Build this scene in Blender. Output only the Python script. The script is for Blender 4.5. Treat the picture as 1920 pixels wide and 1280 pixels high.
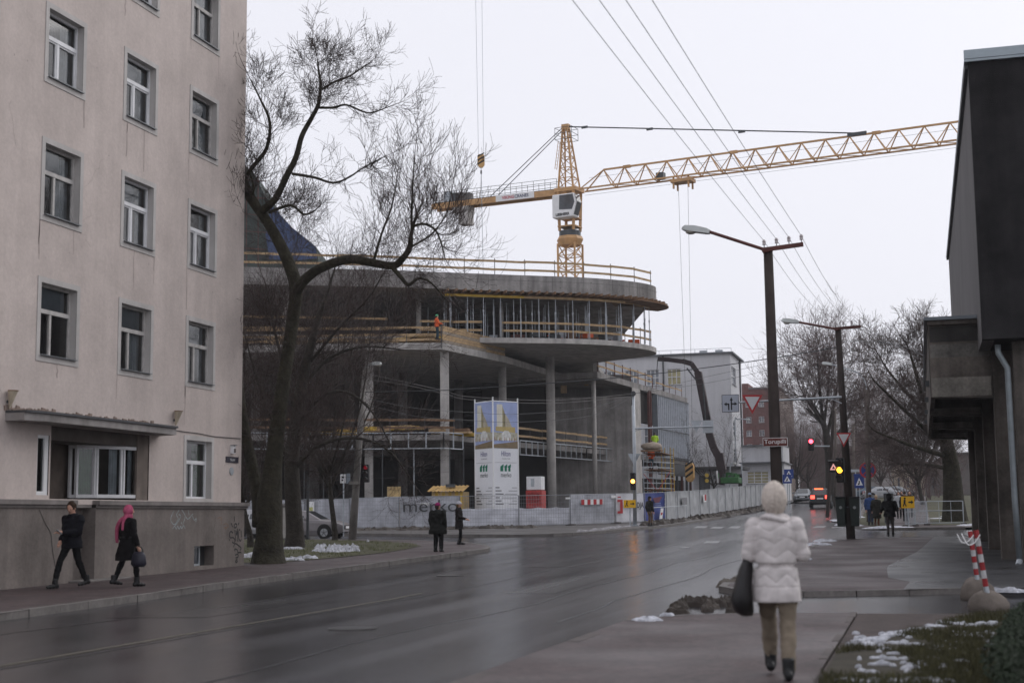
import bpy, bmesh, math, random
import numpy as np
from mathutils import Vector, Matrix, noise as mnoise
random.seed(7)
rad = math.radians
scene = bpy.context.scene
for o in list(bpy.data.objects): bpy.data.objects.remove(o)

# ------------------------------------------------------------ camera, world, sun, exposure
FPX, CX, CY, HC = 2667.0, 960.0, 640.0, 1.5          # 50 mm lens on a 36 mm sensor, in 1920 px units
YAW, PITCH, ROLL = rad(-15.9193), rad(7.0208), rad(0.63)
_f = np.array([math.sin(YAW)*math.cos(PITCH), math.cos(YAW)*math.cos(PITCH), math.sin(PITCH)])
_r = np.array([math.cos(YAW), -math.sin(YAW), 0.0]); _u = np.cross(_r, _f)
CR = _r*math.cos(ROLL) - _u*math.sin(ROLL); CU = _u*math.cos(ROLL) + _r*math.sin(ROLL); CF = _f
CO = np.array([0, 0, HC])
cam_d = bpy.data.cameras.new('camera'); cam = bpy.data.objects.new('camera', cam_d)
scene.collection.objects.link(cam); scene.camera = cam
cam.matrix_world = Matrix(((CR[0], CU[0], -CF[0], 0), (CR[1], CU[1], -CF[1], 0), (CR[2], CU[2], -CF[2], HC), (0, 0, 0, 1)))
cam_d.sensor_width = 36; cam_d.lens = 36*FPX/1920; cam_d.clip_end = 3000; cam_d.clip_start = 0.1
cam_d.dof.use_dof = True; cam_d.dof.focus_distance = 85; cam_d.dof.aperture_fstop = 1.8

world = bpy.data.worlds.new('World'); scene.world = world; world.use_nodes = True
nt = world.node_tree; nt.nodes.clear()
wo = nt.nodes.new('ShaderNodeOutputWorld'); bg = nt.nodes.new('ShaderNodeBackground')
sky = nt.nodes.new('ShaderNodeTexSky'); sky.sky_type = 'NISHITA'; sky.sun_disc = False
SUN_EL, SUN_ROT = rad(38), rad(40)
sky.sun_elevation = SUN_EL; sky.sun_rotation = SUN_ROT; sky.air_density = 1.0; sky.dust_density = 6; sky.ozone_density = 1
hs = nt.nodes.new('ShaderNodeHueSaturation'); hs.inputs['Saturation'].default_value = 0.10
mx = nt.nodes.new('ShaderNodeMix'); mx.data_type = 'RGBA'; mx.inputs[0].default_value = 0.82
mx.inputs['B'].default_value = (8.55, 8.6, 9.4, 1)              # even cloud cover
nt.links.new(sky.outputs[0], hs.inputs['Color']); nt.links.new(hs.outputs[0], mx.inputs['A'])
nt.links.new(mx.outputs['Result'], bg.inputs['Color']); bg.inputs['Strength'].default_value = 0.10
nt.links.new(bg.outputs[0], wo.inputs[0])

sun_d = bpy.data.lights.new('sun', 'SUN'); sun_d.energy = 0.6; sun_d.angle = rad(40); sun_d.color = (1, .97, .94)
sun = bpy.data.objects.new('sun', sun_d); scene.collection.objects.link(sun)
# sky sun_rotation is measured clockwise from +Y
sd = Vector((math.sin(SUN_ROT)*math.cos(SUN_EL), math.cos(SUN_ROT)*math.cos(SUN_EL), math.sin(SUN_EL)))
sun.rotation_euler = sd.to_track_quat('Z', 'Y').to_euler(); sun.location = (0, 0, 60)

vs = scene.view_settings; vs.view_transform = 'Standard'; vs.look = 'None'; vs.gamma = 1; vs.use_curve_mapping = False
vs.exposure = 0.2
scene.render.engine = 'CYCLES'
scene.cycles.max_bounces = 5; scene.cycles.diffuse_bounces = 2; scene.cycles.glossy_bounces = 2
scene.cycles.transparent_max_bounces = 6; scene.cycles.transmission_bounces = 2

# ------------------------------------------------------------ pixel -> place helpers
KY = [-100, 25, 50, 65, 83, 92, 105, 118, 130, 160, 220, 900]
KZ = [0, 0, .25, .5, .75, .9, 1.2, 1.65, 2.05, 2.9, 4.0, 4.5]
def zg(y): return float(np.interp(y, KY, KZ))
def ray(px, py): return CR*(px-CX)/FPX - CU*(py-CY)/FPX + CF
def G(px, py, off=0.0):                       # pixel on the ground
    d = ray(px, py); s = 3.0
    while s < 600:
        p = CO + d*s
        if p[2] <= zg(p[1]) + off: break
        s += 0.1
    return Vector((p[0], p[1], zg(p[1])+off))
def D(px, py, zc): return Vector(CO + ray(px, py)*zc)               # pixel at a distance along the view axis
def onX(px, py, X): d = ray(px, py); return Vector(CO + d*(X/d[0]))  # pixel on a wall parallel to the street
def onY(px, py, Y): d = ray(px, py); return Vector(CO + d*(Y/d[1]))  # pixel on a wall across the street
def onZ(px, py, Z): d = ray(px, py); return Vector(CO + d*((Z-HC)/d[2]))
def S(px, Y, off=0.0):                        # a standing point: pixel column at street distance Y
    p = onY(px, 960, Y); return Vector((p.x, Y, zg(Y)+off))
def zc_of(p): return float(np.dot(np.array(p)-CO, CF))
def ZAT(p, py):                               # height where the vertical through p meets pixel row py
    z = zc_of(p); a = (np.array([p[0], p[1], 0])-np.array([0, 0, HC]))
    # solve CY-FPX*(a+z k).U/((a+z k).F)=py
    k = np.array([0, 0, 1.0]); t = (CY-py)/FPX
    return float((t*np.dot(a, CF)-np.dot(a, CU))/(np.dot(k, CU)-t*np.dot(k, CF)))

# ------------------------------------------------------------ materials
MATS = {}
def mat(name, col, rough=.8, var=.15, scale=1.5, bump=0., bscale=30., metal=0., streak=0., spec=.35, rvar=0., fine=0.):
    if name in MATS: return MATS[name]
    m = bpy.data.materials.new(name); m.use_nodes = True; n = m.node_tree; N = n.nodes; L = n.links
    b = N['Principled BSDF']; b.inputs['Roughness'].default_value = rough; b.inputs['Metallic'].default_value = metal
    b.inputs['Specular IOR Level'].default_value = spec
    geo = N.new('ShaderNodeNewGeometry')
    def nz(sc, det=4., stretch=None):
        t = N.new('ShaderNodeTexNoise'); t.inputs['Scale'].default_value = sc; t.inputs['Detail'].default_value = det
        t.inputs['Roughness'].default_value = .6
        if stretch:
            mp = N.new('ShaderNodeMapping'); mp.inputs['Scale'].default_value = stretch
            L.new(geo.outputs['Position'], mp.inputs['Vector']); L.new(mp.outputs[0], t.inputs['Vector'])
        else: L.new(geo.outputs['Position'], t.inputs['Vector'])
        return t
    if var or streak or fine:
        a = nz(scale)
        val = a.outputs['Fac']
        mr = N.new('ShaderNodeMapRange'); mr.inputs['From Min'].default_value = .3; mr.inputs['From Max'].default_value = .7
        mr.inputs['To Min'].default_value = 1-var; mr.inputs['To Max'].default_value = 1+var
        L.new(val, mr.inputs['Value']); out = mr.outputs[0]
        for (amt, tex) in ((streak, (2.2, 2.2, .12)), (fine, (14., 14., 14.))):
            if amt:
                s2 = nz(1.0, 5., tex); m2 = N.new('ShaderNodeMapRange')
                m2.inputs['From Min'].default_value = .35; m2.inputs['From Max'].default_value = .65
                m2.inputs['To Min'].default_value = 1-amt; m2.inputs['To Max'].default_value = 1+amt*.6
                L.new(s2.outputs['Fac'], m2.inputs['Value'])
                mu = N.new('ShaderNodeMath'); mu.operation = 'MULTIPLY'; L.new(out, mu.inputs[0]); L.new(m2.outputs[0], mu.inputs[1]); out = mu.outputs[0]
        vm = N.new('ShaderNodeVectorMath'); vm.operation = 'SCALE'; vm.inputs[0].default_value = col[:3]
        L.new(out, vm.inputs['Scale']); L.new(vm.outputs[0], b.inputs['Base Color'])
    else: b.inputs['Base Color'].default_value = (*col[:3], 1)
    if rvar:
        r = nz(scale*1.7); mr = N.new('ShaderNodeMapRange'); mr.inputs['From Min'].default_value = .3; mr.inputs['From Max'].default_value = .7
        mr.inputs['To Min'].default_value = max(.05, rough-rvar); mr.inputs['To Max'].default_value = min(1, rough+rvar)
        L.new(r.outputs['Fac'], mr.inputs['Value']); L.new(mr.outputs[0], b.inputs['Roughness'])
    if bump:
        t = nz(bscale, 6.); bp = N.new('ShaderNodeBump'); bp.inputs['Strength'].default_value = bump; bp.inputs['Distance'].default_value = .02
        L.new(t.outputs['Fac'], bp.inputs['Height']); L.new(bp.outputs[0], b.inputs['Normal'])
    MATS[name] = m; return m
def emit(name, col, st):
    if name in MATS: return MATS[name]
    m = bpy.data.materials.new(name); m.use_nodes = True; b = m.node_tree.nodes['Principled BSDF']
    b.inputs['Base Color'].default_value = (*col, 1); b.inputs['Emission Color'].default_value = (*col, 1); b.inputs['Emission Strength'].default_value = st
    MATS[name] = m; return m
def glass(name, tint=(.72, .76, .78), trans=.45, rough=.05):
    if name in MATS: return MATS[name]
    m = bpy.data.materials.new(name); m.use_nodes = True; N = m.node_tree.nodes; L = m.node_tree.links
    b = N.new('ShaderNodeBsdfGlossy'); b.inputs['Roughness'].default_value = rough; fr = N.new('ShaderNodeFresnel'); fr.inputs[0].default_value = 1.9
    t = N.new('ShaderNodeBsdfTransparent'); t.inputs[0].default_value = (*tint, 1); x = N.new('ShaderNodeMixShader'); L.new(fr.outputs[0], x.inputs[0])
    L.new(t.outputs[0], x.inputs[1]); L.new(b.outputs[0], x.inputs[2]); L.new(x.outputs[0], N['Material Output'].inputs[0])
    MATS[name] = m; return m

M_plaster = mat('plaster_pink', (.545, .472, .435), .9, .10, .9, .35, 7, streak=.06, fine=.06)
M_plinth = mat('plinth_render', (.185, .16, .145), .9, .28, .6, .35, 14, streak=.16, fine=.1)
M_surround = mat('surround_plaster', (.50, .475, .455), .9, .12, 1.2, .15, 25, streak=.1)
M_frame_w = mat('window_paint_white', (.72, .72, .73), .5, .08, 3)
M_frame_o = mat('window_paint_old', (.46, .44, .42), .7, .2, 6, .2, 40)
M_glass = glass('window_glass')
M_curtain = mat('curtain_pale', (.66, .68, .70), .9, .2, 4)
M_curtain_g = mat('curtain_green', (.06, .19, .05), .9, .25, 4)
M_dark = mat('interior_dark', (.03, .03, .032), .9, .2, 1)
M_tin = mat('tin_grey', (.22, .23, .24), .45, .2, 3, metal=.4)
M_conc = mat('concrete', (.27, .255, .245), .9, .32, .7, .25, 12, streak=.28, fine=.12)
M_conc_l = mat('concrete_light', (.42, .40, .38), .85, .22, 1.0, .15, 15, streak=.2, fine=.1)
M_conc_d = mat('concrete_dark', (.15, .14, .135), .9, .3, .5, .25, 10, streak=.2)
M_conc_i = mat('concrete_shaded', (.026, .024, .023), .95, .3, .4, .1, 8)  # shade of the deep open floors put into this concrete colour
M_conc_w = mat('concrete_weathered', (.115, .10, .088), .95, .5, .8, .35, 10, streak=.3, fine=.15)
M_wood = mat('timber_board', (.42, .29, .16), .8, .25, 2.5, .1, 30)
M_wood_y = mat('timber_yellow', (.55, .36, .06), .7, .2, 2.5)
M_wood_d = mat('timber_wet', (.20, .12, .07), .8, .3, 2.5)
M_ply = mat('plywood', (.50, .36, .17), .7, .2, 1.5)
M_galv = mat('galvanised_steel', (.40, .43, .46), .45, .15, 3, metal=.5)
M_steel_d = mat('steel_dark', (.07, .075, .08), .5, .2, 3, metal=.4)
M_rust = mat('red_oxide_steel', (.11, .040, .034), .7, .25, 2)
M_crane = mat('crane_yellow', (.50, .29, .13), .55, .2, 1.5)
M_black = mat('black_plastic', (.012, .012, .013), .5, .1, 5)
M_white = mat('white_paint', (.75, .75, .75), .5, .06, 3)
M_red = mat('red_paint', (.40, .025, .03), .5, .12, 4)
M_orange = mat('orange_vest', (.75, .12, .03), .8, .1, 5)
M_lime = mat('lime_vest', (.45, .72, .05), .8, .1, 5)
M_green = mat('green_paint', (.02, .22, .10), .5, .15, 4)
M_blue = mat('blue_banner', (.03, .05, .22), .6, .2, 2)
M_signblue = mat('sign_blue', (.02, .05, .22), .5, .1, 4)
M_yellow = mat('sign_yellow', (.75, .42, .01), .5, .08, 4)
M_brown = mat('sign_brown', (.10, .018, .012), .5, .1, 4)
M_sheet = mat('fence_sheet', (.46, .47, .51), .6, .24, 1.4, .4, 4, streak=.14)
M_sheet_w = mat('fence_sheet_white', (.62, .63, .68), .6, .2, 1.6, .5, 4)
M_bark = mat('bark', (.040, .034, .028), .95, .35, 5, .9, 14)
M_bark_m = mat('bark_mossy', (.040, .036, .024), .95, .45, 4, .9, 12)
M_twig = mat('twig', (.055, .040, .036), .9, .25, 3)
for _m in (M_bark, M_bark_m):
    for _n in _m.node_tree.nodes:
        if _n.type == 'BUMP': _n.inputs['Distance'].default_value = .09
M_twig_r = mat('twig_reddish', (.12, .085, .08), .9, .25, 1)
M_grass = mat('grass_blade', (.085, .10, .025), .8, .4, 4)
M_snow = mat('snow', (.46, .47, .51), .8, .4, 9, .5, 30)
M_mud = mat('mud', (.042, .033, .027), .7, .4, 3, .8, 9, rvar=.2)
M_stone = mat('kerb_granite', (.15, .138, .13), .7, .25, 3, .3, 20, fine=.15)
M_pole = mat('wooden_pole', (.05, .039, .035), .9, .25, 2, .4, 20, streak=.25)
M_cpole = mat('concrete_pole', (.24, .225, .21), .9, .2, 2, .3, 20, streak=.15)
M_skin = mat('skin', (.52, .30, .22), .6, .05, 8)
M_brick = mat('brick_far', (.17, .085, .08), .9, .15, 2, streak=.08)
M_whitewall = mat('white_wall', (.60, .60, .62), .9, .06, .5, .05, 10, streak=.05)
M_greywall = mat('grey_wall', (.27, .255, .245), .9, .15, .4, .1, 6, streak=.1)
M_roof = mat('roof_tin', (.16, .17, .185), .6, .15, 1)

# ------------------------------------------------------------ building blocks
COL = scene.collection
class MB:
    def __init__(s): s.v = []; s.f = []
    def add(s, vs, fs):
        b = len(s.v); s.v += [tuple(v) for v in vs]; s.f += [tuple(b+i for i in f) for f in fs]; return s
    def boxm(s, M, sx=1, sy=1, sz=1):
        vs = [M @ Vector((x*sx/2, y*sy/2, z*sz/2)) for x in (-1, 1) for y in (-1, 1) for z in (-1, 1)]
        return s.add(vs, [(0, 1, 3, 2), (4, 6, 7, 5), (0, 4, 5, 1), (2, 3, 7, 6), (0, 2, 6, 4), (1, 5, 7, 3)])
    def box(s, c, sz, rz=0., rx=0., ry=0.):
        M = Matrix.Translation(Vector(c)) @ Matrix.Rotation(rz, 4, 'Z') @ Matrix.Rotation(rx, 4, 'X') @ Matrix.Rotation(ry, 4, 'Y')
        return s.boxm(M, *sz)
    def b2(s, a, b):
        return s.box([(a[i]+b[i])/2 for i in range(3)], [abs(a[i]-b[i]) for i in range(3)])
    def bar(s, p0, p1, w, h, up=Vector((0, 0, 1))):            # rectangular bar between two points
        p0 = Vector(p0); p1 = Vector(p1); d = (p1-p0); l = d.length
        if l < 1e-6: return s
        d /= l; x = d.cross(up)
        if x.length < 1e-4: x = d.cross(Vector((0, 1, 0)))
        x.normalize(); z = x.cross(d)
        M = Matrix((( x.x, d.x, z.x, (p0.x+p1.x)/2), (x.y, d.y, z.y, (p0.y+p1.y)/2), (x.z, d.z, z.z, (p0.z+p1.z)/2), (0, 0, 0, 1)))
        return s.boxm(M, w, l, h)
    def path(s, pts, rs, n=6, cap=True):
        pts = [Vector(p) for p in pts]
        if not hasattr(rs, '__len__'): rs = [rs]*len(pts)
        b = len(s.v); k = len(pts); prev = None
        for i, p in enumerate(pts):
            d = (pts[min(i+1, k-1)]-pts[max(i-1, 0)])
            if d.length < 1e-9: d = Vector((0, 0, 1))
            d.normalize()
            if prev is None:
                a = d.cross(Vector((0, 0, 1)))
                if a.length < .05: a = d.cross(Vector((1, 0, 0)))
            else: a = prev - d*prev.dot(d)
            if a.length < 1e-6: a = d.cross(Vector((0, 1, .3)))
            a.normalize(); prev = a; c = d.cross(a)
            for j in range(n):
                t = 2*math.pi*j/n; s.v.append(tuple(p + (a*math.cos(t)+c*math.sin(t))*rs[i]))
        for i in range(k-1):
            for j in range(n):
                s.f.append((b+i*n+j, b+i*n+(j+1) % n, b+(i+1)*n+(j+1) % n, b+(i+1)*n+j))
        if cap and n > 2:
            s.f.append(tuple(b+j for j in range(n-1, -1, -1))); s.f.append(tuple(b+(k-1)*n+j for j in range(n)))
        return s
    def tube(s, p0, p1, r, r1=None, n=6): return s.path([p0, p1], [r, r if r1 is None else r1], n)
    def prism(s, poly, vec):
        k = len(poly); vec = Vector(vec); P = [Vector(p) for p in poly]
        s.add(P+[p+vec for p in P], [tuple(range(k)), tuple(range(2*k-1, k-1, -1))]+[(i, i+k, (i+1) % k+k, (i+1) % k) for i in range(k)]); return s
    def rings(s, rings, n=14, cap=True):                         # horizontal elliptical rings: (x,y,z,rx,ry)
        b = len(s.v)
        for (x, y, z, rx, ry) in rings:
            for j in range(n):
                t = 2*math.pi*j/n; s.v.append((x+rx*math.cos(t), y+ry*math.sin(t), z))
        for i in range(len(rings)-1):
            for j in range(n): s.f.append((b+i*n+j, b+i*n+(j+1) % n, b+(i+1)*n+(j+1) % n, b+(i+1)*n+j))
        if cap:
            s.f.append(tuple(b+j for j in range(n-1, -1, -1))); s.f.append(tuple(b+(len(rings)-1)*n+j for j in range(n)))
        return s
    def ball(s, c, r, n=10, m=6):
        r = r if hasattr(r, '__len__') else (r, r, r)
        b = len(s.v); s.v.append((c[0], c[1], c[2]-r[2]))
        for i in range(1, m):
            a = -math.pi/2+math.pi*i/m
            for j in range(n):
                t = 2*math.pi*j/n; s.v.append((c[0]+r[0]*math.cos(a)*math.cos(t), c[1]+r[1]*math.cos(a)*math.sin(t), c[2]+r[2]*math.sin(a)))
        s.v.append((c[0], c[1], c[2]+r[2])); e = len(s.v)-1
        for j in range(n): s.f.append((b, b+1+(j+1) % n, b+1+j)); s.f.append((e, e-n+j, e-n+(j+1) % n))
        for i in range(m-2):
            for j in range(n): s.f.append((b+1+i*n+j, b+1+i*n+(j+1) % n, b+1+(i+1)*n+(j+1) % n, b+1+(i+1)*n+j))
        return s
    def disc(s, c, axis, r, h, n=20):
        a = Vector(axis).normalized(); return s.path([Vector(c)-a*h/2, Vector(c)+a*h/2], [r, r], n)
    def quad(s, a, b, c, d): return s.add([a, b, c, d], [(0, 1, 2, 3)])
    def mesh(s, name, m, loc=(0, 0, 0), fix=True, smooth=False):
        me = bpy.data.meshes.new(name); l = Vector(loc)
        me.from_pydata([(v[0]-l.x, v[1]-l.y, v[2]-l.z) for v in s.v], [], s.f)
        if fix:
            bm = bmesh.new(); bm.from_mesh(me); bmesh.ops.recalc_face_normals(bm, faces=bm.faces); bm.to_mesh(me); bm.free()
        if m: me.materials.append(m)
        if smooth: me.polygons.foreach_set('use_smooth', [True]*len(me.polygons))
        me.update(); return me
    def build(s, name, m, parent=None, fix=True, smooth=False, label=None, bevel=0., loc=None):
        # vertices are world coordinates (or the thing's own when its Empty sits at the origin)
        base = root_of(parent) if parent else Vector(loc if loc is not None else s.center_base())
        o = bpy.data.objects.new(name, s.mesh(name, m, base, fix, smooth)); COL.objects.link(o)
        if parent: o.parent = parent
        else: o.location = base
        if label: o['label'] = label
        if bevel:
            bv = o.modifiers.new('bevel', 'BEVEL'); bv.width = bevel; bv.segments = 1; bv.limit_method = 'ANGLE'
        return o
    def center_base(s):
        a = np.array(s.v); return (float(a[:, 0].mean()), float(a[:, 1].mean()), float(a[:, 2].min()))
ROOTLOC = {}
def root_of(o):
    while o.parent: o = o.parent
    return Vector(ROOTLOC.get(o.name, o.location))
def thing(name, label, cat, loc, group=None):
    o = bpy.data.objects.new(name, None); COL.objects.link(o); o.location = loc; o.empty_display_size = .2
    o['label'] = label; o['category'] = cat
    if group: o['group'] = group
    return o
def tag(o, label, cat, group=None):
    o['label'] = label; o['category'] = cat
    if group: o['group'] = group
    return o
def struct(o, kind='structure'): o['kind'] = kind; return o
def place(root, loc, rz=0.):                        # parts were built round the origin: move the whole thing
    root.location = loc; root.rotation_euler = (0, 0, rz); return root
def copy_tree(o, parent=None):
    c = o.copy(); COL.objects.link(c); c.parent = parent
    for ch in list(o.children): copy_tree(ch, c)
    return c
_ts = bpy.data.scenes.new('scratch'); _tv = _ts.view_layers[0]
def evaluated_mesh(ob):                              # evaluate one object alone, not the whole scene
    _ts.collection.objects.link(ob); _tv.update()
    me = bpy.data.meshes.new_from_object(ob.evaluated_get(_tv.depsgraph)); _ts.collection.objects.unlink(ob); return me
def text(name, s, size, m, org, right, up, parent=None, align='CENTER', sx=1., bold=0., ext=0.):
    cu = bpy.data.curves.new('t', 'FONT'); cu.body = s; cu.size = size; cu.align_x = align; cu.offset = bold; cu.extrude = ext; cu.resolution_u = 3
    ob = bpy.data.objects.new('t', cu); me = evaluated_mesh(ob)
    bpy.data.objects.remove(ob); bpy.data.curves.remove(cu)
    r = Vector(right).normalized(); u = Vector(up).normalized(); n = r.cross(u); base = root_of(parent) if parent else Vector((0, 0, 0))
    for v in me.vertices: v.co = Vector(org)+r*(v.co.x*sx)+u*v.co.y+n*v.co.z-base
    me.materials.clear(); me.materials.append(m)
    o = bpy.data.objects.new(name, me); COL.objects.link(o)
    if parent: o.parent = parent
    return o
def ribbon(pts, w, n, off=0.004):                    # flat painted stroke on a wall with normal n
    mb = MB(); n = Vector(n).normalized(); P = [Vector(p)+n*off for p in pts]; L = []
    for i, p in enumerate(P):
        d = (P[min(i+1, len(P)-1)]-P[max(i-1, 0)]).normalized(); s = d.cross(n).normalized()*w/2; L += [p-s, p+s]
    mb.add(L, [(2*i, 2*i+1, 2*i+3, 2*i+2) for i in range(len(P)-1)]); return mb
def join(*mbs):
    r = MB()
    r.v = mbs[0].v; r.f = mbs[0].f                   # grows the first one in place
    for m in mbs[1:]: r.add(m.v, m.f)
    return r
# ------------------------------------------------------------ ground, roads, pavements
def asphalt(name, col, r0, r1, fine=.25, track=True):
    m = mat(name, col, .5, .30, .5 if track else 1.7, .12 if track else .35, 45 if track else 18, spec=.5, fine=fine); N = m.node_tree.nodes; L = m.node_tree.links; b = N['Principled BSDF']
    g = N.new('ShaderNodeNewGeometry'); mp = N.new('ShaderNodeMapping'); mp.inputs['Scale'].default_value = (.8, .02, 1) if track else (.5, .5, 1)
    t = N.new('ShaderNodeTexNoise'); t.inputs['Scale'].default_value = 1; t.inputs['Detail'].default_value = 6
    L.new(g.outputs['Position'], mp.inputs['Vector']); L.new(mp.outputs[0], t.inputs['Vector'])
    mr = N.new('ShaderNodeMapRange'); mr.inputs['From Min'].default_value = .35; mr.inputs['From Max'].default_value = .65
    mr.inputs['To Min'].default_value = r0; mr.inputs['To Max'].default_value = r1
    L.new(t.outputs['Fac'], mr.inputs['Value']); L.new(mr.outputs[0], b.inputs['Roughness']); return m
M_road = asphalt('wet_asphalt', (.036, .034, .037), .15, .27, .55)
M_pave = asphalt('pavement_brown', (.058, .039, .039), .5, .75, .55, False)
M_pave_g = asphalt('pavement_grey_wet', (.042, .042, .045), .26, .5, .5, False)
M_pave_s = asphalt('pavement_site', (.085, .078, .075), .4, .6, .35, False)
M_soil = mat('soil_grass', (.060, .058, .028), .95, .5, 1.2, .7, 12, fine=.3)
M_site = mat('site_mud', (.07, .058, .048), .8, .4, .6, .6, 6)
M_line = mat('worn_road_paint', (.22, .22, .225), .5, .5, 3, fine=.6)
def sheet(name, poly, off, m, parent=None, step=4.0):
    bm = bmesh.new(); f = bm.faces.new([bm.verts.new((p[0], p[1], 0)) for p in poly])
    bmesh.ops.triangulate(bm, faces=bm.faces[:]); ys = [p[1] for p in poly]
    lv = sorted(set([y for y in KY if min(ys) < y < max(ys)]))
    for y in lv: bmesh.ops.bisect_plane(bm, geom=bm.verts[:]+bm.edges[:]+bm.faces[:], plane_co=(0, y, 0), plane_no=(0, 1, 0))
    for v in bm.verts: v.co.z = zg(v.co.y)+off
    bmesh.ops.recalc_face_normals(bm, faces=bm.faces[:])
    if sum(f.normal.z for f in bm.faces) < 0: bmesh.ops.reverse_faces(bm, faces=bm.faces[:])
    me = bpy.data.meshes.new(name); bm.to_mesh(me); bm.free(); me.materials.append(m)
    o = bpy.data.objects.new(name, me); COL.objects.link(o)
    if parent: o.parent = parent
    else: o['kind'] = 'structure'
    return o
KL = [(-13.6, -20), (-13.65, 19), (-13.95, 22), (-14.3, 25), (-14.6, 28.2), (-14.7, 32), (-14.8, 36), (-14.95, 41), (-15.05, 46), (-15.2, 49.8), (-15.7, 51.8), (-16.6, 53.8), (-18.2, 56.6), (-21.3, 59.6), (-27, 62), (-36, 63.2), (-70, 64)]
KS = [(-90, 76), (-40, 74), (-28.3, 71.2), (-22.5, 67.8), (-19.5, 66.9), (-17.4, 68), (-16.2, 71), (-15.3, 78), (-14.8, 85), (-14.6, 97), (-14.1, 107), (-13.1, 122), (-12.6, 150), (-12.2, 250)]
KR = [(-3.95, -20), (-3.95, 13.7), (-3.93, 19.1), (-3.3, 20.4)]
KR2 = [(12, 29.2), (.62, 27.35), (-2.11, 26.35), (-3.3, 26.6), (-3.85, 27.8), (-4.0, 30), (-3.95, 40), (-3.8, 50), (-3.7, 55.2), (-3.2, 57.2), (-2.3, 58.6), (1.6, 61.3), (16, 62.5)]
KR3 = [(60, 75), (2, 74.4), (-1.6, 74.2), (-3.1, 76.5), (-3.9, 81), (-4.3, 100), (-5, 135), (-6, 180), (-6.3, 250)]
sheet('ground', [(-600, -60), (600, -60), (600, 900), (-600, 900)], -.05, M_soil)
sheet('road', [(-120, -30), (70, -30), (70, 330), (-120, 330)], 0, M_road)
sheet('pavement', KL+[(-70, -20)], .12, M_pave)
sheet('pavement', KS+[(-90, 250)], .12, M_pave_s)
sheet('pavement', KR+[(-.96, 21.1), (-.95, 15.4), (-.95, -20)], .10, M_pave)
sheet('pavement', KR2+[(16, 29.2)], .10, M_pave)
sheet('pavement', KR3+[(60, 250)], .12, M_pave)
sheet('asphalt_strip', [(-.4, 26.95), (.62, 27.35), (12, 29.25), (12, 61.4), (1.6, 61.2), (.4, 60.2), (-.25, 45), (-.9, 36), (-.75, 31), (-.3, 29.5)], .104, M_pave_g)
lawn_l = [G(470, 1058, .13), G(560, 1051, .13), G(640, 1044, .13), G(725, 1035, .13), G(790, 1023, .13), G(770, 1018, .13), G(700, 1013.5, .13), G(560, 1011, .13), (-36, 61.5, 0), (-36, 38, 0), (-18.2, 38, 0)]
sheet('lawn', [(p[0], p[1]) for p in lawn_l], .135, M_soil)
lawn_r = [(-.90, -20), (-.90, 15.2), (-.35, 17.2), (.45, 20.2), (.9, 21.1), (10, 21.5), (10, -20)]
sheet('soil', [(-.93, -20), (-.93, 15.4), (-.94, 21.05), (10, 21.5), (10, -20)], .09, mat('bare_soil', (.05, .036, .033), .8, .3, 3, .5, 30, fine=.3))
sheet('lawn', lawn_r, .10, mat('soil_dark', (.035, .03, .02), .95, .4, 3, .7, 12))
lawn_f = [(-3.6, 84), (-2.5, 77), (-1.9, 79), (-2.2, 100), (-2.6, 170), (-5.5, 178), (-4.0, 100)]
sheet('lawn', lawn_f, .135, M_soil)
lawn_f2 = [(.4, 79), (30, 80), (30, 240), (.4, 240)]
sheet('lawn', lawn_f2, .135, M_soil)

_kb = MB().box((0, 0, 0), (1, 1, 1)).mesh('kerb_stone', M_stone)
def kerb(pts, top, w=.16, h=.30, side=1, L=1.0, m=None):
    root = bpy.data.objects.new('kerb', None); COL.objects.link(root); root['kind'] = 'structure'
    P = [Vector((p[0], p[1], 0)) for p in pts]; root.location = (P[0].x, P[0].y, 0)
    acc = []
    for a, b in zip(P, P[1:]):
        n = max(1, round((b-a).length/L))
        acc += [(a.lerp(b, i/n), a.lerp(b, (i+1)/n)) for i in range(n)]
    for a, b in acc:
        d = b-a; c = (a+b)/2; z0 = zg(a.y); z1 = zg(b.y); s = Vector((-d.y, d.x, 0)).normalized()*side*w*.5
        o = bpy.data.objects.new('kerb_stone', m or _kb); COL.objects.link(o); o.parent = root
        o.location = (c.x+s.x-root.location.x+random.uniform(-.012, .012), c.y+s.y-root.location.y, (z0+z1)/2+top+.012-h/2+random.uniform(-.012, .006))
        o.rotation_euler = (0, -math.atan2(z1-z0, d.length), math.atan2(d.y, d.x)+random.uniform(-.012, .012)); o.scale = (d.length-.02, w, h)
    return root
kerb([p for p in KL if p[1] > 8][:-1] if False else [(-13.6, 8)]+[p for p in KL if 9 < p[1]][:-1], .12, side=1)
kerb(KS[1:12], .12, side=1, L=1.4)
_kd = MB().box((0, 0, 0), (1, 1, 1)).mesh('kerb_stone', mat('kerb_dirty', (.075, .062, .058), .7, .35, 3, .3, 20))
kerb([(-3.95, 6)]+KR[1:]+[(-2.75, 20.85), (-.96, 21.1)], .088, side=-1, m=_kd)
kerb(KR2[1:-1], .10, side=-1)
kerb(KR3[1:7], .12, side=-1, L=1.4)
kerb([(-.95, 6), (-.95, 15.4), (-.96, 21.1)], .088, w=.08, side=1, m=_kd)

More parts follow.
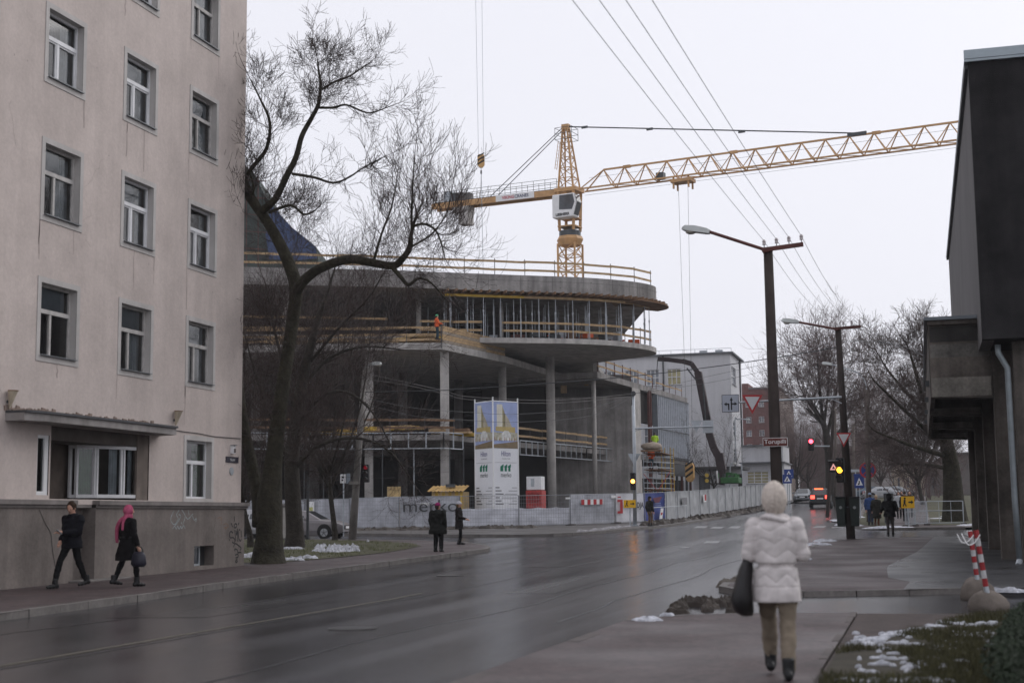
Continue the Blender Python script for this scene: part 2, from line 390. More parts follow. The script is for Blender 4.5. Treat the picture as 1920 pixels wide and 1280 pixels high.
mk = struct(bpy.data.objects.new('road_marking', None)); COL.objects.link(mk)
def dash(px0, px1, py0, py1):
    q = [G(px0, py1), G(px1, py1), G(px1+6, py0), G(px0+8, py0)]; sheet('road_dash', [(p.x, p.y) for p in q], .005, M_line, mk)
for (a, b, c, d) in [(1330, 1352, 987, 990.5), (1364, 1384, 986.5, 990), (1396, 1412, 986, 989.5), (1522, 1544, 986, 989), (1558, 1580, 986, 989), (1318, 1345, 1014, 1018), (1300, 1322, 986, 989.5), (1272, 1290, 1025, 1027)]: dash(a, b, c, d)
sheet('road_dash', [(-9.35, 6), (-9.25, 6), (-9.55, 27), (-9.65, 27)], .005, mat('worn_centre_line', (.085, .075, .055), .6, .4, 5, fine=.4), mk)

def blades(name, poly, n, h, m, ymin=-1e9, ymax=1e9, dens=None):
    xs = [p[0] for p in poly]; ys = [p[1] for p in poly]; P = [(p[0], p[1]) for p in poly]; mb = MB(); c = 0; rnd = random.Random(3)
    def inside(x, y):
        r = False; j = len(P)-1
        for i in range(len(P)):
            if (P[i][1] > y) != (P[j][1] > y) and x < (P[j][0]-P[i][0])*(y-P[i][1])/(P[j][1]-P[i][1])+P[i][0]: r = not r
            j = i
        return r
    while c < n:
        x = rnd.uniform(min(xs), max(xs)); y = rnd.uniform(max(min(ys), ymin), min(max(ys), ymax)); c += 1
        if not inside(x, y): continue
        if mnoise.noise(Vector((x*.9, y*.9, 0))) < -.12: continue
        z = zg(y)+.125; a = rnd.uniform(0, 6.28); hh = h*rnd.uniform(.4, 1.2); w = hh*.12
        dx, dy = math.cos(a)*w, math.sin(a)*w; lx, ly = rnd.gauss(0, hh*.5), rnd.gauss(0, hh*.5)
        mb.add([(x-dx, y-dy, z-.03), (x+dx, y+dy, z-.03), (x+lx, y+ly, z+hh)], [(0, 1, 2)])
    return struct(mb.build(name, m, fix=False), 'stuff')
blades('grass', [p for p in lawn_r if p[0] < 9]+[(3.2, 21), (3.2, 9)] if False else [(-.90, 10), (-.90, 15.2), (-.35, 17.2), (.45, 20.2), (.9, 21.1), (3.2, 21.2), (3.2, 10)], 70000, .06, mat('grass_dull', (.055, .052, .022), .9, .45, 5), 10, 22)
blades('grass', [(p[0], p[1]) for p in lawn_l], 26000, .09, M_grass, 36, 62)

def lump(c, rx, ry, h, seed, n=18, rings=5, rough=.35, rz=0.):
    mb = MB(); V = []; off = Vector((seed*7.3, seed*1.7, 0))
    for i in range(rings+1):
        t = i/rings
        for j in range(n):
            a = 2*math.pi*j/n; k = 1+rough*mnoise.noise(Vector((math.cos(a)*1.6, math.sin(a)*1.6, seed*3.1))); hz = h*(1-t**2.6)*(1+rough*2*mnoise.noise(Vector((math.cos(a)*t*3, math.sin(a)*t*3, seed*5.3)))) - (.03 if i == rings else 0)
            x = rx*t*k*math.cos(a); y = ry*t*k*math.sin(a)
            x, y = x*math.cos(rz)-y*math.sin(rz), x*math.sin(rz)+y*math.cos(rz)
            V.append((c[0]+x, c[1]+y, c[2]+hz+zg(c[1]+y)-zg(c[1])))
    F = [(i*n+j, i*n+(j+1) % n, (i+1)*n+(j+1) % n, (i+1)*n+j) for i in range(rings) for j in range(n)]
    mb.add(V, F); return mb
def snow(items, name='snow', m=None, h=.04):
    mb = MB(); s = 1
    for (px, py, w, d) in items:
        c = G(px, py, .11); s += 1
        mb = join(mb, lump(c, w/2, d/2, h*random.uniform(.7, 1.3), s+px*.01, rough=.6))
    return struct(mb.build(name, m or M_snow, fix=False, smooth=False), 'stuff')
snow([(1215, 1162, .45, .3), (1250, 1153, .25, .2), (1535, 1020, 1.2, 1.2), (1545, 1013, .9, 2), (1515, 1048, .3, .6), (1885, 1107, .7, .25), (1845, 1106, .3, .2)])
snow([(1598+i*11.2, 1207-i*2.35+random.uniform(-3, 3)-(4 if i > 12 else 0), random.uniform(.14, .30), random.uniform(.06, .13)) for i in range(19)]+[(1605+random.uniform(0, 110), 1200+random.uniform(-6, 8), random.uniform(.08, .2), random.uniform(.04, .1)) for i in range(16)]+[(random.uniform(1600, 1870), random.uniform(1185, 1262), random.uniform(.05, .16), random.uniform(.03, .09)) for i in range(70)]+[(1590+i*13, 1276+random.uniform(-3, 3), .24, .10) for i in range(15)]+[(random.uniform(1795, 1880), random.uniform(1160, 1195), random.uniform(.1, .22), random.uniform(.1, .2)) for i in range(22)], h=.014)
snow([(625+random.uniform(-28, 45), 1031+random.uniform(-5, 5), random.uniform(.12, .42), random.uniform(.15, .6)) for i in range(75)]+[(550, 1051, 1.2, .5), (575, 1048, .8, .6), (468, 1046, .9, .7), (600, 1034, .8, .5), (550, 1030, 1, .6), (690, 1016, .15, .2)], h=.10)
snow([(1575, 975, 1.2, 3), (1610, 970, 1.0, 2.5), (1600, 980, .8, 2), (1580, 983, 1, 1.5), (1612, 985, .5, 1.5), (1770, 972, 2.5, 1.6), (1785, 968, 1.6, 2), (1815, 985, 1.2, 2), (1675, 989, 3, .8)], h=.06)
snow([(1090+i*14, 997-i*1.6, .7, .5) for i in range(12)], name='dirty_snow', m=mat('dirty_snow', (.30, .29, .30), .8, .4, 4, .5, 20), h=.08)
# clods of mud and ice on the driveway edge
for k in range(15):
    px, py = random.uniform(1262, 1372), random.uniform(1128, 1149); c = G(px, py, .02)
    o = lump(c, random.uniform(.10, .24), random.uniform(.10, .22), random.uniform(.05, .13), k+40, 14, 6, .45).build('mud_clod', M_mud, fix=True)
    tag(o, 'brown clod of mud and ice heaped at the driveway mouth', 'mud clod', 'mud clods at the driveway mouth')
for k in range(7):
    px, py = random.uniform(1352, 1395), random.uniform(1094, 1112); c = G(px, py, .02)
    o = lump(c, random.uniform(.15, .3), random.uniform(.12, .25), random.uniform(.06, .12), k+70, 12, 5, .45).build('broken_kerb_lump', mat('broken_kerb', (.12, .105, .09), .9, .3, 6, .6, 16), fix=True)
    tag(o, 'broken kerb lump at the corner of the brown pavement', 'stone', 'broken lumps at the pavement corner')
# strip of mud and rubble along the foot of the site fence
for (pts, w) in (([(1210, 986), (1250, 981), (1300, 974), (1350, 967), (1400, 959), (1435, 952)], 1.0), ([(580, 995), (700, 994), (800, 993), (900, 991), (1000, 990)], .6)):
    mb = MB(); s = 0
    for (a, b) in zip(pts, pts[1:]):
        for t in np.arange(0, 1, .06):
            s += 1; c = G(a[0]+(b[0]-a[0])*t+random.uniform(-3, 3), a[1]+(b[1]-a[1])*t+random.uniform(-1, 1), .1)
            mb = join(mb, lump(c, random.uniform(.25, .6), random.uniform(.3, .8), random.uniform(.08, .28)*w, s, 8, 3, .7))
    struct(mb.build('rubble', M_mud, fix=False), 'stuff')

# ------------------------------------------------------------ apartment building on the left
XF = -18.4
apt = thing('apartment_building', 'pink plastered apartment block with tall windows and grey plinth', 'building', (XF, 30, 0))
def yz(px, py): p = onX(px, py, XF); return p.y, p.z
Y_END = yz(452, 900)[0]
colY = []
for (l, r, ym) in [(75, 142, 600), (226, 282, 630), (352, 399, 660)]:
    colY.append((yz(l, ym)[0], yz(r, ym)[0]))
colY = [(a, a+1.38) for a, b in colY]
def zr(pts): return sum(yz(*p)[1] for p in pts)/len(pts)
rows = [(zr([(75, 527), (226, 567), (352, 601)]), zr([(75, 664), (226, 691), (352, 715)])),
        (zr([(80, 267), (230, 327), (354, 381)]), zr([(79, 403), (227, 450), (353, 492)])),
        (zr([(87, 13), (235, 97), (358, 167)]), zr([(83, 141), (232, 214), (356, 277)]))]
rows.append((rows[2][0]+rows[2][0]-rows[1][0], rows[2][1]+rows[2][1]-rows[1][1]))
rows.append((rows[3][0]+rows[2][0]-rows[1][0], rows[3][1]+rows[2][1]-rows[1][1]))
dcol = colY[1][0]-colY[0][0]
allcols = [(colY[0][0]-dcol*k, colY[0][0]-dcol*k+1.38) for k in (2, 1)]+colY
zc0 = yz(200, 938)[1]                                    # top of the plinth cornice
ztop = rows[-1][0]+1.3
gz = (zr([(349, 824)]), zr([(349, 936)])-.0)
y0b, y1b = yz(94, 880)[0], yz(279, 880)[0]               # the recessed bay
zbay0, zbay1 = zc0+.02, onX(331, 806, XF+.62).z-.13
yw0, yw1 = yz(69, 880)[0], yz(91, 880)[0]
op = []
for (zt, zb) in rows:
    for (a, b) in allcols: op.append((a, b, zb, zt))
op.append((colY[2][0], colY[2][1], gz[1]+.03, gz[0])); op.append((y0b, y1b, zbay0, zbay1)); zbw = yz(80, 815)[1]+.05; op.append((yw0, yw1, zc0+.1, zbw-.05))
def wall_grid(openings, y0, y1, z0, z1, X):
    ys = sorted(set([y0, y1]+[v for o in openings for v in o[:2] if y0 < v < y1])); zs = sorted(set([z0, z1]+[v for o in openings for v in o[2:] if z0 < v < z1])); mb = MB()
    for a, b in zip(ys, ys[1:]):
        for c, d in zip(zs, zs[1:]):
            cy, cz = (a+b)/2, (c+d)/2
            if any(o[0] < cy < o[1] and o[2] < cz < o[3] for o in openings): continue
            mb.quad((X, a, c), (X, b, c), (X, b, d), (X, a, d))
    return mb
YN = allcols[0][0]-3
wl = wall_grid(op, YN, Y_END, zc0-.1, ztop, XF)
wl.quad((XF, Y_END, -.2), (XF-12, Y_END, -.2), (XF-12, Y_END, ztop), (XF, Y_END, ztop)); wl.quad((XF, YN, -.2), (XF-12, YN, -.2), (XF-12, YN, ztop), (XF, YN, ztop))
wl.quad((XF, YN, ztop), (XF, Y_END, ztop), (XF-12, Y_END, ztop), (XF-12, YN, ztop)); wl.quad((XF-12, YN, -.2), (XF-12, Y_END, -.2), (XF-12, Y_END, ztop), (XF-12, YN, ztop))
wl.build('wall', M_plaster, apt, fix=False)
MB().box((XF-5.7, (YN+Y_END)/2, ztop+.13), (12.9, Y_END-YN+.7, .22)).build('roof', M_roof, apt)
RV = .155
def window(y0, y1, z0, z1, fm, style, surround=True, sillp=True, green=False, sx=XF, rng=random.Random(1)):
    x = sx; w = MB()
    root = MB(); t = .055
    # outer frame + transom + mullion; set back into the wall
    def fr(a, b, c, d, tt=t, dx=0., dep=.07): 
        return join(MB().b2((x-RV+dx, a, c), (x-RV-dep+dx, a+tt, d)), MB().b2((x-RV+dx, b-tt, c), (x-RV-dep+dx, b, d)), MB().b2((x-RV+dx, a+tt, d-tt), (x-RV-dep+dx, b-tt, d)), MB().b2((x-RV+dx, a+tt, c), (x-RV-dep+dx, b-tt, c+tt)))
    H = z1-z0; zt = z1-H*.37; ym = y0+(y1-y0)*.44
    root = fr(y0, y1, z0, z1)
    root = join(root, MB().b2((x-RV+.012, y0+t, zt-.05), (x-RV-.07, y1-t, zt+.045)), MB().b2((x-RV+.004, ym-.035, z0+t), (x-RV-.068, ym+.035, zt-.05)))
    if style != 'old':
        root = join(root, fr(y0+t, ym-.035, z0+t, zt-.05, .04, -.012, .05), fr(ym+.035, y1-t, z0+t, zt-.05, .04, -.012, .05))
    fo = root.build('window', fm, apt)
    for (a, b, c, d) in ((y0+t, ym-.035, z0+t, zt-.05), (ym+.035, y1-t, z0+t, zt-.05), (y0+t, y1-t, zt+.045, z1-t)):
        MB().quad((x-RV-.045, a, c), (x-RV-.045, b, c), (x-RV-.045, b, d), (x-RV-.045, a, d)).build('pane', M_glass, fo, fix=False)
    rv = MB()                                   # reveals
    rv.quad((x, y0, z0), (x-RV-.1, y0, z0), (x-RV-.1, y0, z1), (x, y0, z1)); rv.quad((x, y1, z0), (x-RV-.1, y1, z0), (x-RV-.1, y1, z1), (x, y1, z1))
    rv.quad((x, y0, z1), (x, y1, z1), (x-RV-.1, y1, z1), (x-RV-.1, y0, z1)); rv.quad((x, y0, z0), (x, y1, z0), (x-RV-.1, y1, z0), (x-RV-.1, y0, z0))
    rv.build('reveal', M_surround, fo, fix=False)
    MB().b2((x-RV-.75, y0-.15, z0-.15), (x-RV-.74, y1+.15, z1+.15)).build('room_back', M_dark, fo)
    if sillp: MB().box((x-RV/2+.03, (y0+y1)/2, z0+.012), (RV+.10, y1-y0-.01, .022), 0, 0, rad(6)).build('sill', M_tin, fo)
    if surround:
        s = .125; q = MB(); o = .018
        q.b2((x+o, y0-s, z0-.14), (x-.005, y0, z1+s)); q.b2((x+o, y1, z0-.14), (x-.005, y1+s, z1+s)); q.b2((x+o, y0, z1), (x-.005, y1, z1+s)); q.b2((x+o, y0, z0-.14), (x-.005, y1, z0-.012))
        q.build('surround', M_surround, fo)
    k = rng.random(); cw = []
    if rng.random() < .6: MB().b2((x-RV-.13, y0+.05, zt), (x-RV-.135, y0+(y1-y0)*rng.choice([.7, .95]), z1-.03)).build('blind', mat('blind_grey', (.30, .32, .34), .8, .1, 3), fo)
    if k < .8: cw.append((y0, y0+(y1-y0)*rng.uniform(.15, .4)))
    if k > .25: cw.append((y1-(y1-y0)*rng.uniform(.15, .45), y1))
    for (a, b) in cw:
        mb = MB(); n = 14; P = [(x-RV-.2+.03*math.sin(i*1.9), a+(b-a)*i/n) for i in range(n+1)]
        for i in range(n): mb.quad((*P[i], z0), (*P[i+1], z0), (*P[i+1], z1-.08), (*P[i], z1-.08))
        mb.build('curtain', M_curtain_g if green else M_curtain, fo, fix=False)
styles = [['old', 'old', 'old'], ['old', 'new', 'new'], ['new', 'new', 'old'], ['new', 'new', 'old'], ['new', 'old', 'new']]
for r, (zt, zb) in enumerate(rows):
    for c, (a, b) in enumerate(allcols):
        st = styles[r][max(0, c-2)]; window(a, b, zb, zt, M_frame_w if st == 'new' else M_frame_o, st)
window(colY[2][0], colY[2][1], gz[1]+.03, gz[0], M_frame_w, 'old', True, False, green=True)
# ground floor bay: recess, curved band of glass, narrow window, canopy
bd = 1.0
rc = MB()
rc.quad((XF, y0b, zbay0), (XF-bd, y0b, zbay0), (XF-bd, y0b, zbay1), (XF, y0b, zbay1)); rc.quad((XF-bd, y0b, zbay0), (XF-bd, y1b, zbay0), (XF-bd, y1b, zbay1), (XF-bd, y0b, zbay1))
rc.quad((XF, y1b, zbay0), (XF-bd, y1b, zbay0), (XF-bd, y1b, zbay1), (XF, y1b, zbay1)); rc.quad((XF, y0b, zbay1), (XF, y1b, zbay1), (XF-bd, y1b, zbay1), (XF-bd, y0b, zbay1)); rc.quad((XF, y0b, zbay0), (XF, y1b, zbay0), (XF-bd, y1b, zbay0), (XF-bd, y0b, zbay0))
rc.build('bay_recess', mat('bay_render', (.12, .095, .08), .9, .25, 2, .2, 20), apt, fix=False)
def bayp(px, dep): return Vector((XF-dep, onX(px, 900, XF-dep).y, 0))
plan = [bayp(131, .85), bayp(143, .70), bayp(176, .42), bayp(181, .38), bayp(226, .14), bayp(231, .12), bayp(256, .07)]
zb0, zb1 = zbay0+.06, yz(200, 833)[1]
bay = MB()
for i, p in enumerate(plan):
    w = .05 if i in (0, 1) else .035
    bay.box((p.x, p.y, (zb0+zb1)/2), (.06, w*1.6, zb1-zb0))
for a, b in zip(plan, plan[1:]):
    for z in (zb0+.03, zb1-.04): bay.bar((a.x, a.y, z), (b.x, b.y, z), .07, .08)
bo = bay.build('bay_window', M_frame_w, apt)
for (i, j) in ((1, 2), (3, 4), (5, 6)):
    a, b = plan[i], plan[j]
    MB().quad((a.x, a.y, zb0), (b.x, b.y, zb0), (b.x, b.y, zb1), (a.x, a.y, zb1)).build('pane', M_glass, bo, fix=False)
    n = (b-a).normalized().cross(Vector((0, 0, 1)))
    if n.x > 0: n = -n
    for (t0, t1, mm) in (((.0, .95, M_curtain_g),) if i == 1 else ((0, .15, M_curtain), (.62, .98, M_curtain)) if i == 3 else ((.1, .45, M_curtain_g), (.6, .95, M_curtain))):
        q = MB(); k = 10
        for s in range(k):
            u = a.lerp(b, t0+(t1-t0)*s/k)+n*(.12+.02*math.sin(s*2.)); v = a.lerp(b, t0+(t1-t0)*(s+1)/k)+n*(.12+.02*math.sin(s*2.+2))
            q.quad((u.x, u.y, zb0), (v.x, v.y, zb0), (v.x, v.y, zb1-.05), (u.x, u.y, zb1-.05))
        q.build('curtain', mm, bo, fix=False)
MB().b2((XF-.02, yz(258, 880)[0], zbay0), (XF-.16, y1b-.02, zbay1-.01)).build('bay_pilaster', mat('bay_pilaster', (.17, .14, .12), .9, .25, 2, .2, 20, streak=.2), apt)
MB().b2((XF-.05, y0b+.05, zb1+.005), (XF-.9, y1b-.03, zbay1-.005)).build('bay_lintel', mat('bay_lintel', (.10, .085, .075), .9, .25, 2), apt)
nw = join(MB().b2((XF-.02, yw0, zc0+.1), (XF-.1, yw0+.04, zbw-.05)), MB().b2((XF-.02, yw1-.14, zc0+.1), (XF-.1, yw1, zbw-.05)), MB().b2((XF-.02, yw0+.04, zbw-.12), (XF-.1, yw1-.14, zbw-.05)), MB().b2((XF-.02, yw0+.04, zc0+.1), (XF-.1, yw1-.14, zc0+.18))).build('narrow_window', M_white, apt)
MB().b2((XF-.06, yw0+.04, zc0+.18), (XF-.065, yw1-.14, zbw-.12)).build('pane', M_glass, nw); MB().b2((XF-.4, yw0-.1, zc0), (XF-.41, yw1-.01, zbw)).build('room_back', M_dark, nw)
CPJ = .62
cy0 = onX(46, 775, XF+CPJ*.75).y; cy1 = onX(331, 805, XF+CPJ).y; cz0 = onX(331, 806, XF+CPJ).z
cpoly = [(XF-.02, cy0), (XF+CPJ*.75, cy0), (XF+CPJ, cy0+.5), (XF+CPJ, cy1), (XF-.02, cy1+.25)]
co = MB().prism([(x, y, cz0-.12) for x, y in cpoly], (0, 0, .16)).build('canopy', mat('canopy_edge', (.27, .25, .24), .9, .25, 2, .2, 20, streak=.2), apt)
MB().prism([(x+(.05 if x > XF else 0), y, cz0+.045) for x, y in cpoly], (0, 0, .05)).build('flashing', mat('flashing_dark', (.07, .07, .075), .5, .2, 3), co)
rg = random.Random(5); pk = MB()
for i in range(46):
    yy = cy0+(cy1-cy0)*i/46; pk.box((XF+.012, yy, cz0+.12+rg.uniform(0, .06)), (.03, .12, rg.uniform(.04, .13)), 0, rg.uniform(-.3, .3))
pk.build('broken_plaster_edge', mat('old_plaster', (.24, .18, .15), .9, .3, 6, .3, 30), co)
# plinth with its cornice, the recess under the bay, the cellar window
PX = XF+.09
yr0, yr1 = yz(131, 1000)[0], yz(172, 1000)[0]
cw = (yz(358, 1050)[0], yz(395, 1050)[0], .12+zg(34)+.10, .12+zg(34)+.62)
pl = wall_grid([(yr0, yr1, -.3, zc0-.1), cw], YN, Y_END+.05, -.3, zc0-.1, PX)
pl.quad((PX, Y_END+.05, -.3), (XF-12, Y_END+.05, -.3), (XF-12, Y_END+.05, zc0-.1), (PX, Y_END+.05, zc0-.1))
for yy in (yr0, yr1): pl.quad((PX, yy, -.3), (PX-.35, yy, -.3), (PX-.35, yy, zc0-.1), (PX, yy, zc0-.1))
pl.quad((PX-.35, yr0, -.3), (PX-.35, yr1, -.3), (PX-.35, yr1, zc0-.1), (PX-.35, yr0, zc0-.1))
for yy in cw[:2]: pl.quad((PX, yy, cw[2]), (PX-.4, yy, cw[2]), (PX-.4, yy, cw[3]), (PX, yy, cw[3]))
pl.quad((PX, cw[0], cw[3]), (PX, cw[1], cw[3]), (PX-.4, cw[1], cw[3]), (PX-.4, cw[0], cw[3])); pl.quad((PX, cw[0], cw[2]), (PX, cw[1], cw[2]), (PX-.4, cw[1], cw[2]), (PX-.4, cw[0], cw[2]))
plo = pl.build('plinth', M_plinth, apt, fix=False)
MC = mat('cornice_grey', (.20, .18, .17), .9, .2, 2, .2, 20, streak=.15)
for (a, b) in ((YN, yr0), (yr1, Y_END+.2)):
    MB().b2((XF-.02, a, zc0-.105), (PX+.10, b, zc0-.005)).b2((XF-.02, a, zc0-.17), (PX+.045, b, zc0-.107)).build('plinth_cornice', MC, apt)
MB().b2((XF-.3, yr0, zc0-.17), (PX-.1, yr1, zc0-.004)).build('plinth_cornice', MC, apt)
yc = cw[0]+(cw[1]-cw[0])*.55; xw = PX-.18
cwin = join(MB().b2((xw, cw[0], cw[2]), (xw-.05, cw[0]+.05, cw[3])), MB().b2((xw, yc, cw[2]), (xw-.05, yc+.05, cw[3])), MB().b2((xw, cw[0]+.05, cw[2]), (xw-.05, yc, cw[2]+.05)), MB().b2((xw, cw[0]+.05, cw[3]-.05), (xw-.05, yc, cw[3])), MB().b2((xw+.01, cw[0]+.17, cw[2]+.05), (xw-.04, cw[0]+.2, cw[3]-.05))).build('cellar_window', M_galv, apt)
MB().b2((xw-.03, cw[0]+.05, cw[2]+.05), (xw-.035, yc, cw[3]-.05)).build('pane', mat('cellar_glass', (.035, .04, .05), .15, .2, 4), cwin)
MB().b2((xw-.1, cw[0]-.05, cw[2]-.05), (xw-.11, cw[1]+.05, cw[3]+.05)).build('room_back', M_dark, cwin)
ys0, ys1 = yz(122, 1085)[0], yz(218, 1085)[0]
MB().b2((XF, ys0, -.1), (PX+.32, ys1, .2)).build('door_step', M_stone, apt, bevel=.02)
def wpt(px, py): return onX(px, py, PX)
NX = (1, 0, 0)
MINK = mat('graffiti_black', (.015, .015, .017), .7, .2, 5); MCH = mat('graffiti_pale', (.30, .35, .36), .8, .3, 8); MOC = mat('graffiti_ochre', (.21, .13, .09), .8, .3, 8)
def spline(P, k=5):
    out = []; n = len(P)
    for i in range(n-1):
        a, b, c, d = P[max(i-1, 0)], P[i], P[i+1], P[min(i+2, n-1)]
        for j in range(k):
            t = j/k; out.append(tuple(.5*((2*b[m])+(-a[m]+c[m])*t+(2*a[m]-5*b[m]+4*c[m]-d[m])*t*t+(-a[m]+3*b[m]-3*c[m]+d[m])*t**3) for m in range(len(b))))
    out.append(tuple(P[-1])); return out
def scrib(strokes, w, m, name, off=.004):
    mb = MB()
    for st in strokes:
        pts = spline(st) if len(st) > 2 else st
        mb = join(mb, ribbon([wpt(300+x*160/1707, 950+y*120/1280) for x, y in pts], w, NX, off))
    return mb.build(name, m, plo, fix=False)
scrib([[(1480, 180), (1490, 290)], [(1420, 320), (1450, 400)], [(1580, 310), (1560, 360)], [(1480, 380), (1500, 335), (1535, 350), (1520, 405), (1485, 410), (1480, 370)],
       [(1455, 520), (1420, 485), (1390, 530), (1400, 610), (1460, 610), (1490, 650), (1480, 720), (1440, 700)], [(1490, 450), (1510, 620), (1515, 690)], [(1515, 460), (1530, 560), (1548, 430)], [(1548, 430), (1555, 690)],
       [(1600, 450), (1575, 470), (1570, 600), (1600, 680), (1625, 640)], [(1620, 470), (1630, 600)], [(1380, 640), (1390, 670)], [(1470, 800), (1500, 730), (1570, 770), (1620, 820), (1600, 860)],
       [(1500, 880), (1490, 840), (1540, 850), (1560, 910), (1610, 900), (1620, 930)], [(1500, 960), (1550, 940), (1560, 1000), (1510, 1010)], [(1545, 1040), (1510, 1080), (1530, 1110), (1550, 1070)]], .036, MINK, 'graffiti')
scrib([[(280, 70), (210, 240), (280, 350), (360, 240), (330, 150), (380, 60)], [(370, 150), (410, 170), (380, 260), (300, 370)], [(430, 50), (480, 130), (500, 200), (450, 360)], [(660, 130), (560, 240), (520, 200)], [(560, 60), (580, 160)], [(650, 180), (680, 260), (720, 230), (715, 300)], [(250, 440), (290, 380), (320, 440), (350, 380), (380, 440), (410, 380), (430, 430), (470, 370), (500, 430)], [(430, 300), (420, 340)]], .022, MCH, 'graffiti')
scrib([[(1150, 230), (1200, 200), (1240, 240), (1190, 260)], [(1220, 280), (1230, 340)], [(1260, 360), (1320, 330), (1370, 390), (1280, 410), (1340, 440)]], .02, MOC, 'graffiti')
scrib([[(1068, 40), (1080, 130), (1105, 220), (1098, 330), (1075, 430), (1095, 520)]], .008, MINK, 'crack')
scrib([[((x-300)*1707/160, (y-950)*1280/120) for x, y in ((74, 956), (84, 980), (95, 1000), (98, 1030), (103, 1060), (106, 1082))]], .022, mat('crack_dark', (.035, .03, .028), .9, .2, 4), 'crack')
# things fixed to the wall
for (px, py, lab) in ((14, 745, 'cone shaped wall uplight beside the dark bay, away from the corner'), (326, 781, 'cone shaped wall uplight at the end of the door canopy')):
    p = onX(px, py, XF); t = thing('wall_lamp', lab, 'wall lamp', (XF, p.y, p.z-.1), 'wall uplights of the pink block')
    MB().rings([(XF+.06, p.y, p.z-.22, .02, .02), (XF+.13, p.y, p.z+.13, .10, .11)], 14).build('shade', mat('lamp_shade_glass', (.42, .36, .27), .5, .2, 5), t)
    MB().rings([(XF+.132, p.y, p.z+.131, .108, .118), (XF+.135, p.y, p.z+.148, .108, .118)], 14).build('rim', M_wood_d, t)
    MB().b2((XF, p.y-.03, p.z-.12), (XF+.07, p.y+.03, p.z-.06)).build('bracket', M_steel_d, t)
a = onX(423, 855, XF); b = onX(446, 868, XF)
sg = thing('street_name_plate', 'dark enamel street name plate with white letters at the wall corner', 'sign', (XF, (a.y+b.y)/2, b.z))
MB().b2((XF, a.y, b.z), (XF+.02, b.y, a.z)).build('plate', mat('enamel_dark', (.02, .016, .03), .35, .1, 5), sg)
text('lettering', 'TERALDNEI', (a.z-b.z)*.52, M_white, (XF+.024, (a.y+b.y)/2, b.z+(a.z-b.z)*.3), (0, 1, 0), (0, 0, 1), sg, sx=.62)
p = onX(434, 842, XF)
sg = thing('wall_box', 'small white box lamp above the street name plate', 'wall box', (XF, p.y, p.z-.12))
MB().b2((XF, p.y-.06, p.z-.12), (XF+.10, p.y+.06, p.z+.1)).build('case', M_frame_w, sg); MB().b2((XF, p.y-.08, p.z+.102), (XF+.14, p.y+.08, p.z+.12)).build('lid', M_tin, sg)
MB().b2((XF+.10, p.y-.045, p.z-.1), (XF+.112, p.y+.045, p.z+.02)).build('window_pane', mat('box_pane', (.10, .08, .07), .3, .1, 4), sg)
p = onX(433.5, 883, XF); tag(MB().disc((XF+.012, p.y, p.z), (1, 0, 0), .11, .024, 18).build('round_plaque', M_galv), 'round grey metal plaque below the street name plate', 'plaque')
o = MB().path([onX(x, y, XF)+Vector((.02, 0, 0)) for x, y in ((322, 806), (345, 809), (370, 812), (400, 818), (425, 820), (450, 822))], .01, 5).build('wall_cable', M_black); tag(o, 'thin black cable running along the pink wall above the end window', 'cable')

# water runs below the sills, hairline cracks and flaked spots on the plaster
MRUN = mat('plaster_run', (.40, .335, .31), .9, .2, 3); MFLK = mat('plaster_flake', (.36, .31, .29), .9, .3, 8); rw = random.Random(9)
runs = MB(); crk = MB(); flk = MB()
for (zt, zb) in rows[:4]:
    for (a, b) in allcols[1:]:
        for k in range(rw.randint(1, 3)):
            y = rw.choice([a-.12, b+.1, rw.uniform(a, b)]); L = rw.uniform(.25, 1.1); z = zb-.15
            P = [(XF, y+rw.gauss(0, .012), z-L*i/4) for i in range(5)]; runs = join(runs, ribbon(P, rw.uniform(.015, .05), NX, .003))
for k in range(16):
    y = rw.uniform(YN+3, Y_END-.3); z = rw.uniform(3, 13); P = [(XF, y, z)]
    for i in range(7): P.append((XF, P[-1][1]+rw.gauss(0, .10), P[-1][2]-rw.uniform(.04, .22)))
    if any(o[0]-.4 < y < o[1]+.4 and o[2]-.3 < z and z-1.4 < o[3]+.3 for o in op): continue
    crk = join(crk, ribbon(P, .007, NX, .003))
for k in range(120):
    y = rw.uniform(YN+3, Y_END-.05) if k % 2 else Y_END-abs(rw.gauss(0, .25))-.03; z = rw.uniform(2.4, 14); r = rw.uniform(.008, .03)
    if any(o[0]-.3 < y < o[1]+.3 and o[2]-.3 < z < o[3]+.3 for o in op): continue
    n = 6; flk.add([(XF+.003, y+r*rw.uniform(.5, 1.2)*math.cos(i*6.283/n), z+r*1.4*rw.uniform(.5, 1.2)*math.sin(i*6.283/n)) for i in range(n)], [tuple(range(n))])
for q, nm, mm in ((runs, 'water_run', MRUN), (crk, 'crack', MFLK), (flk, 'flaked_spot', MFLK)): struct(q.build(nm, mm, apt, fix=False), 'stuff')
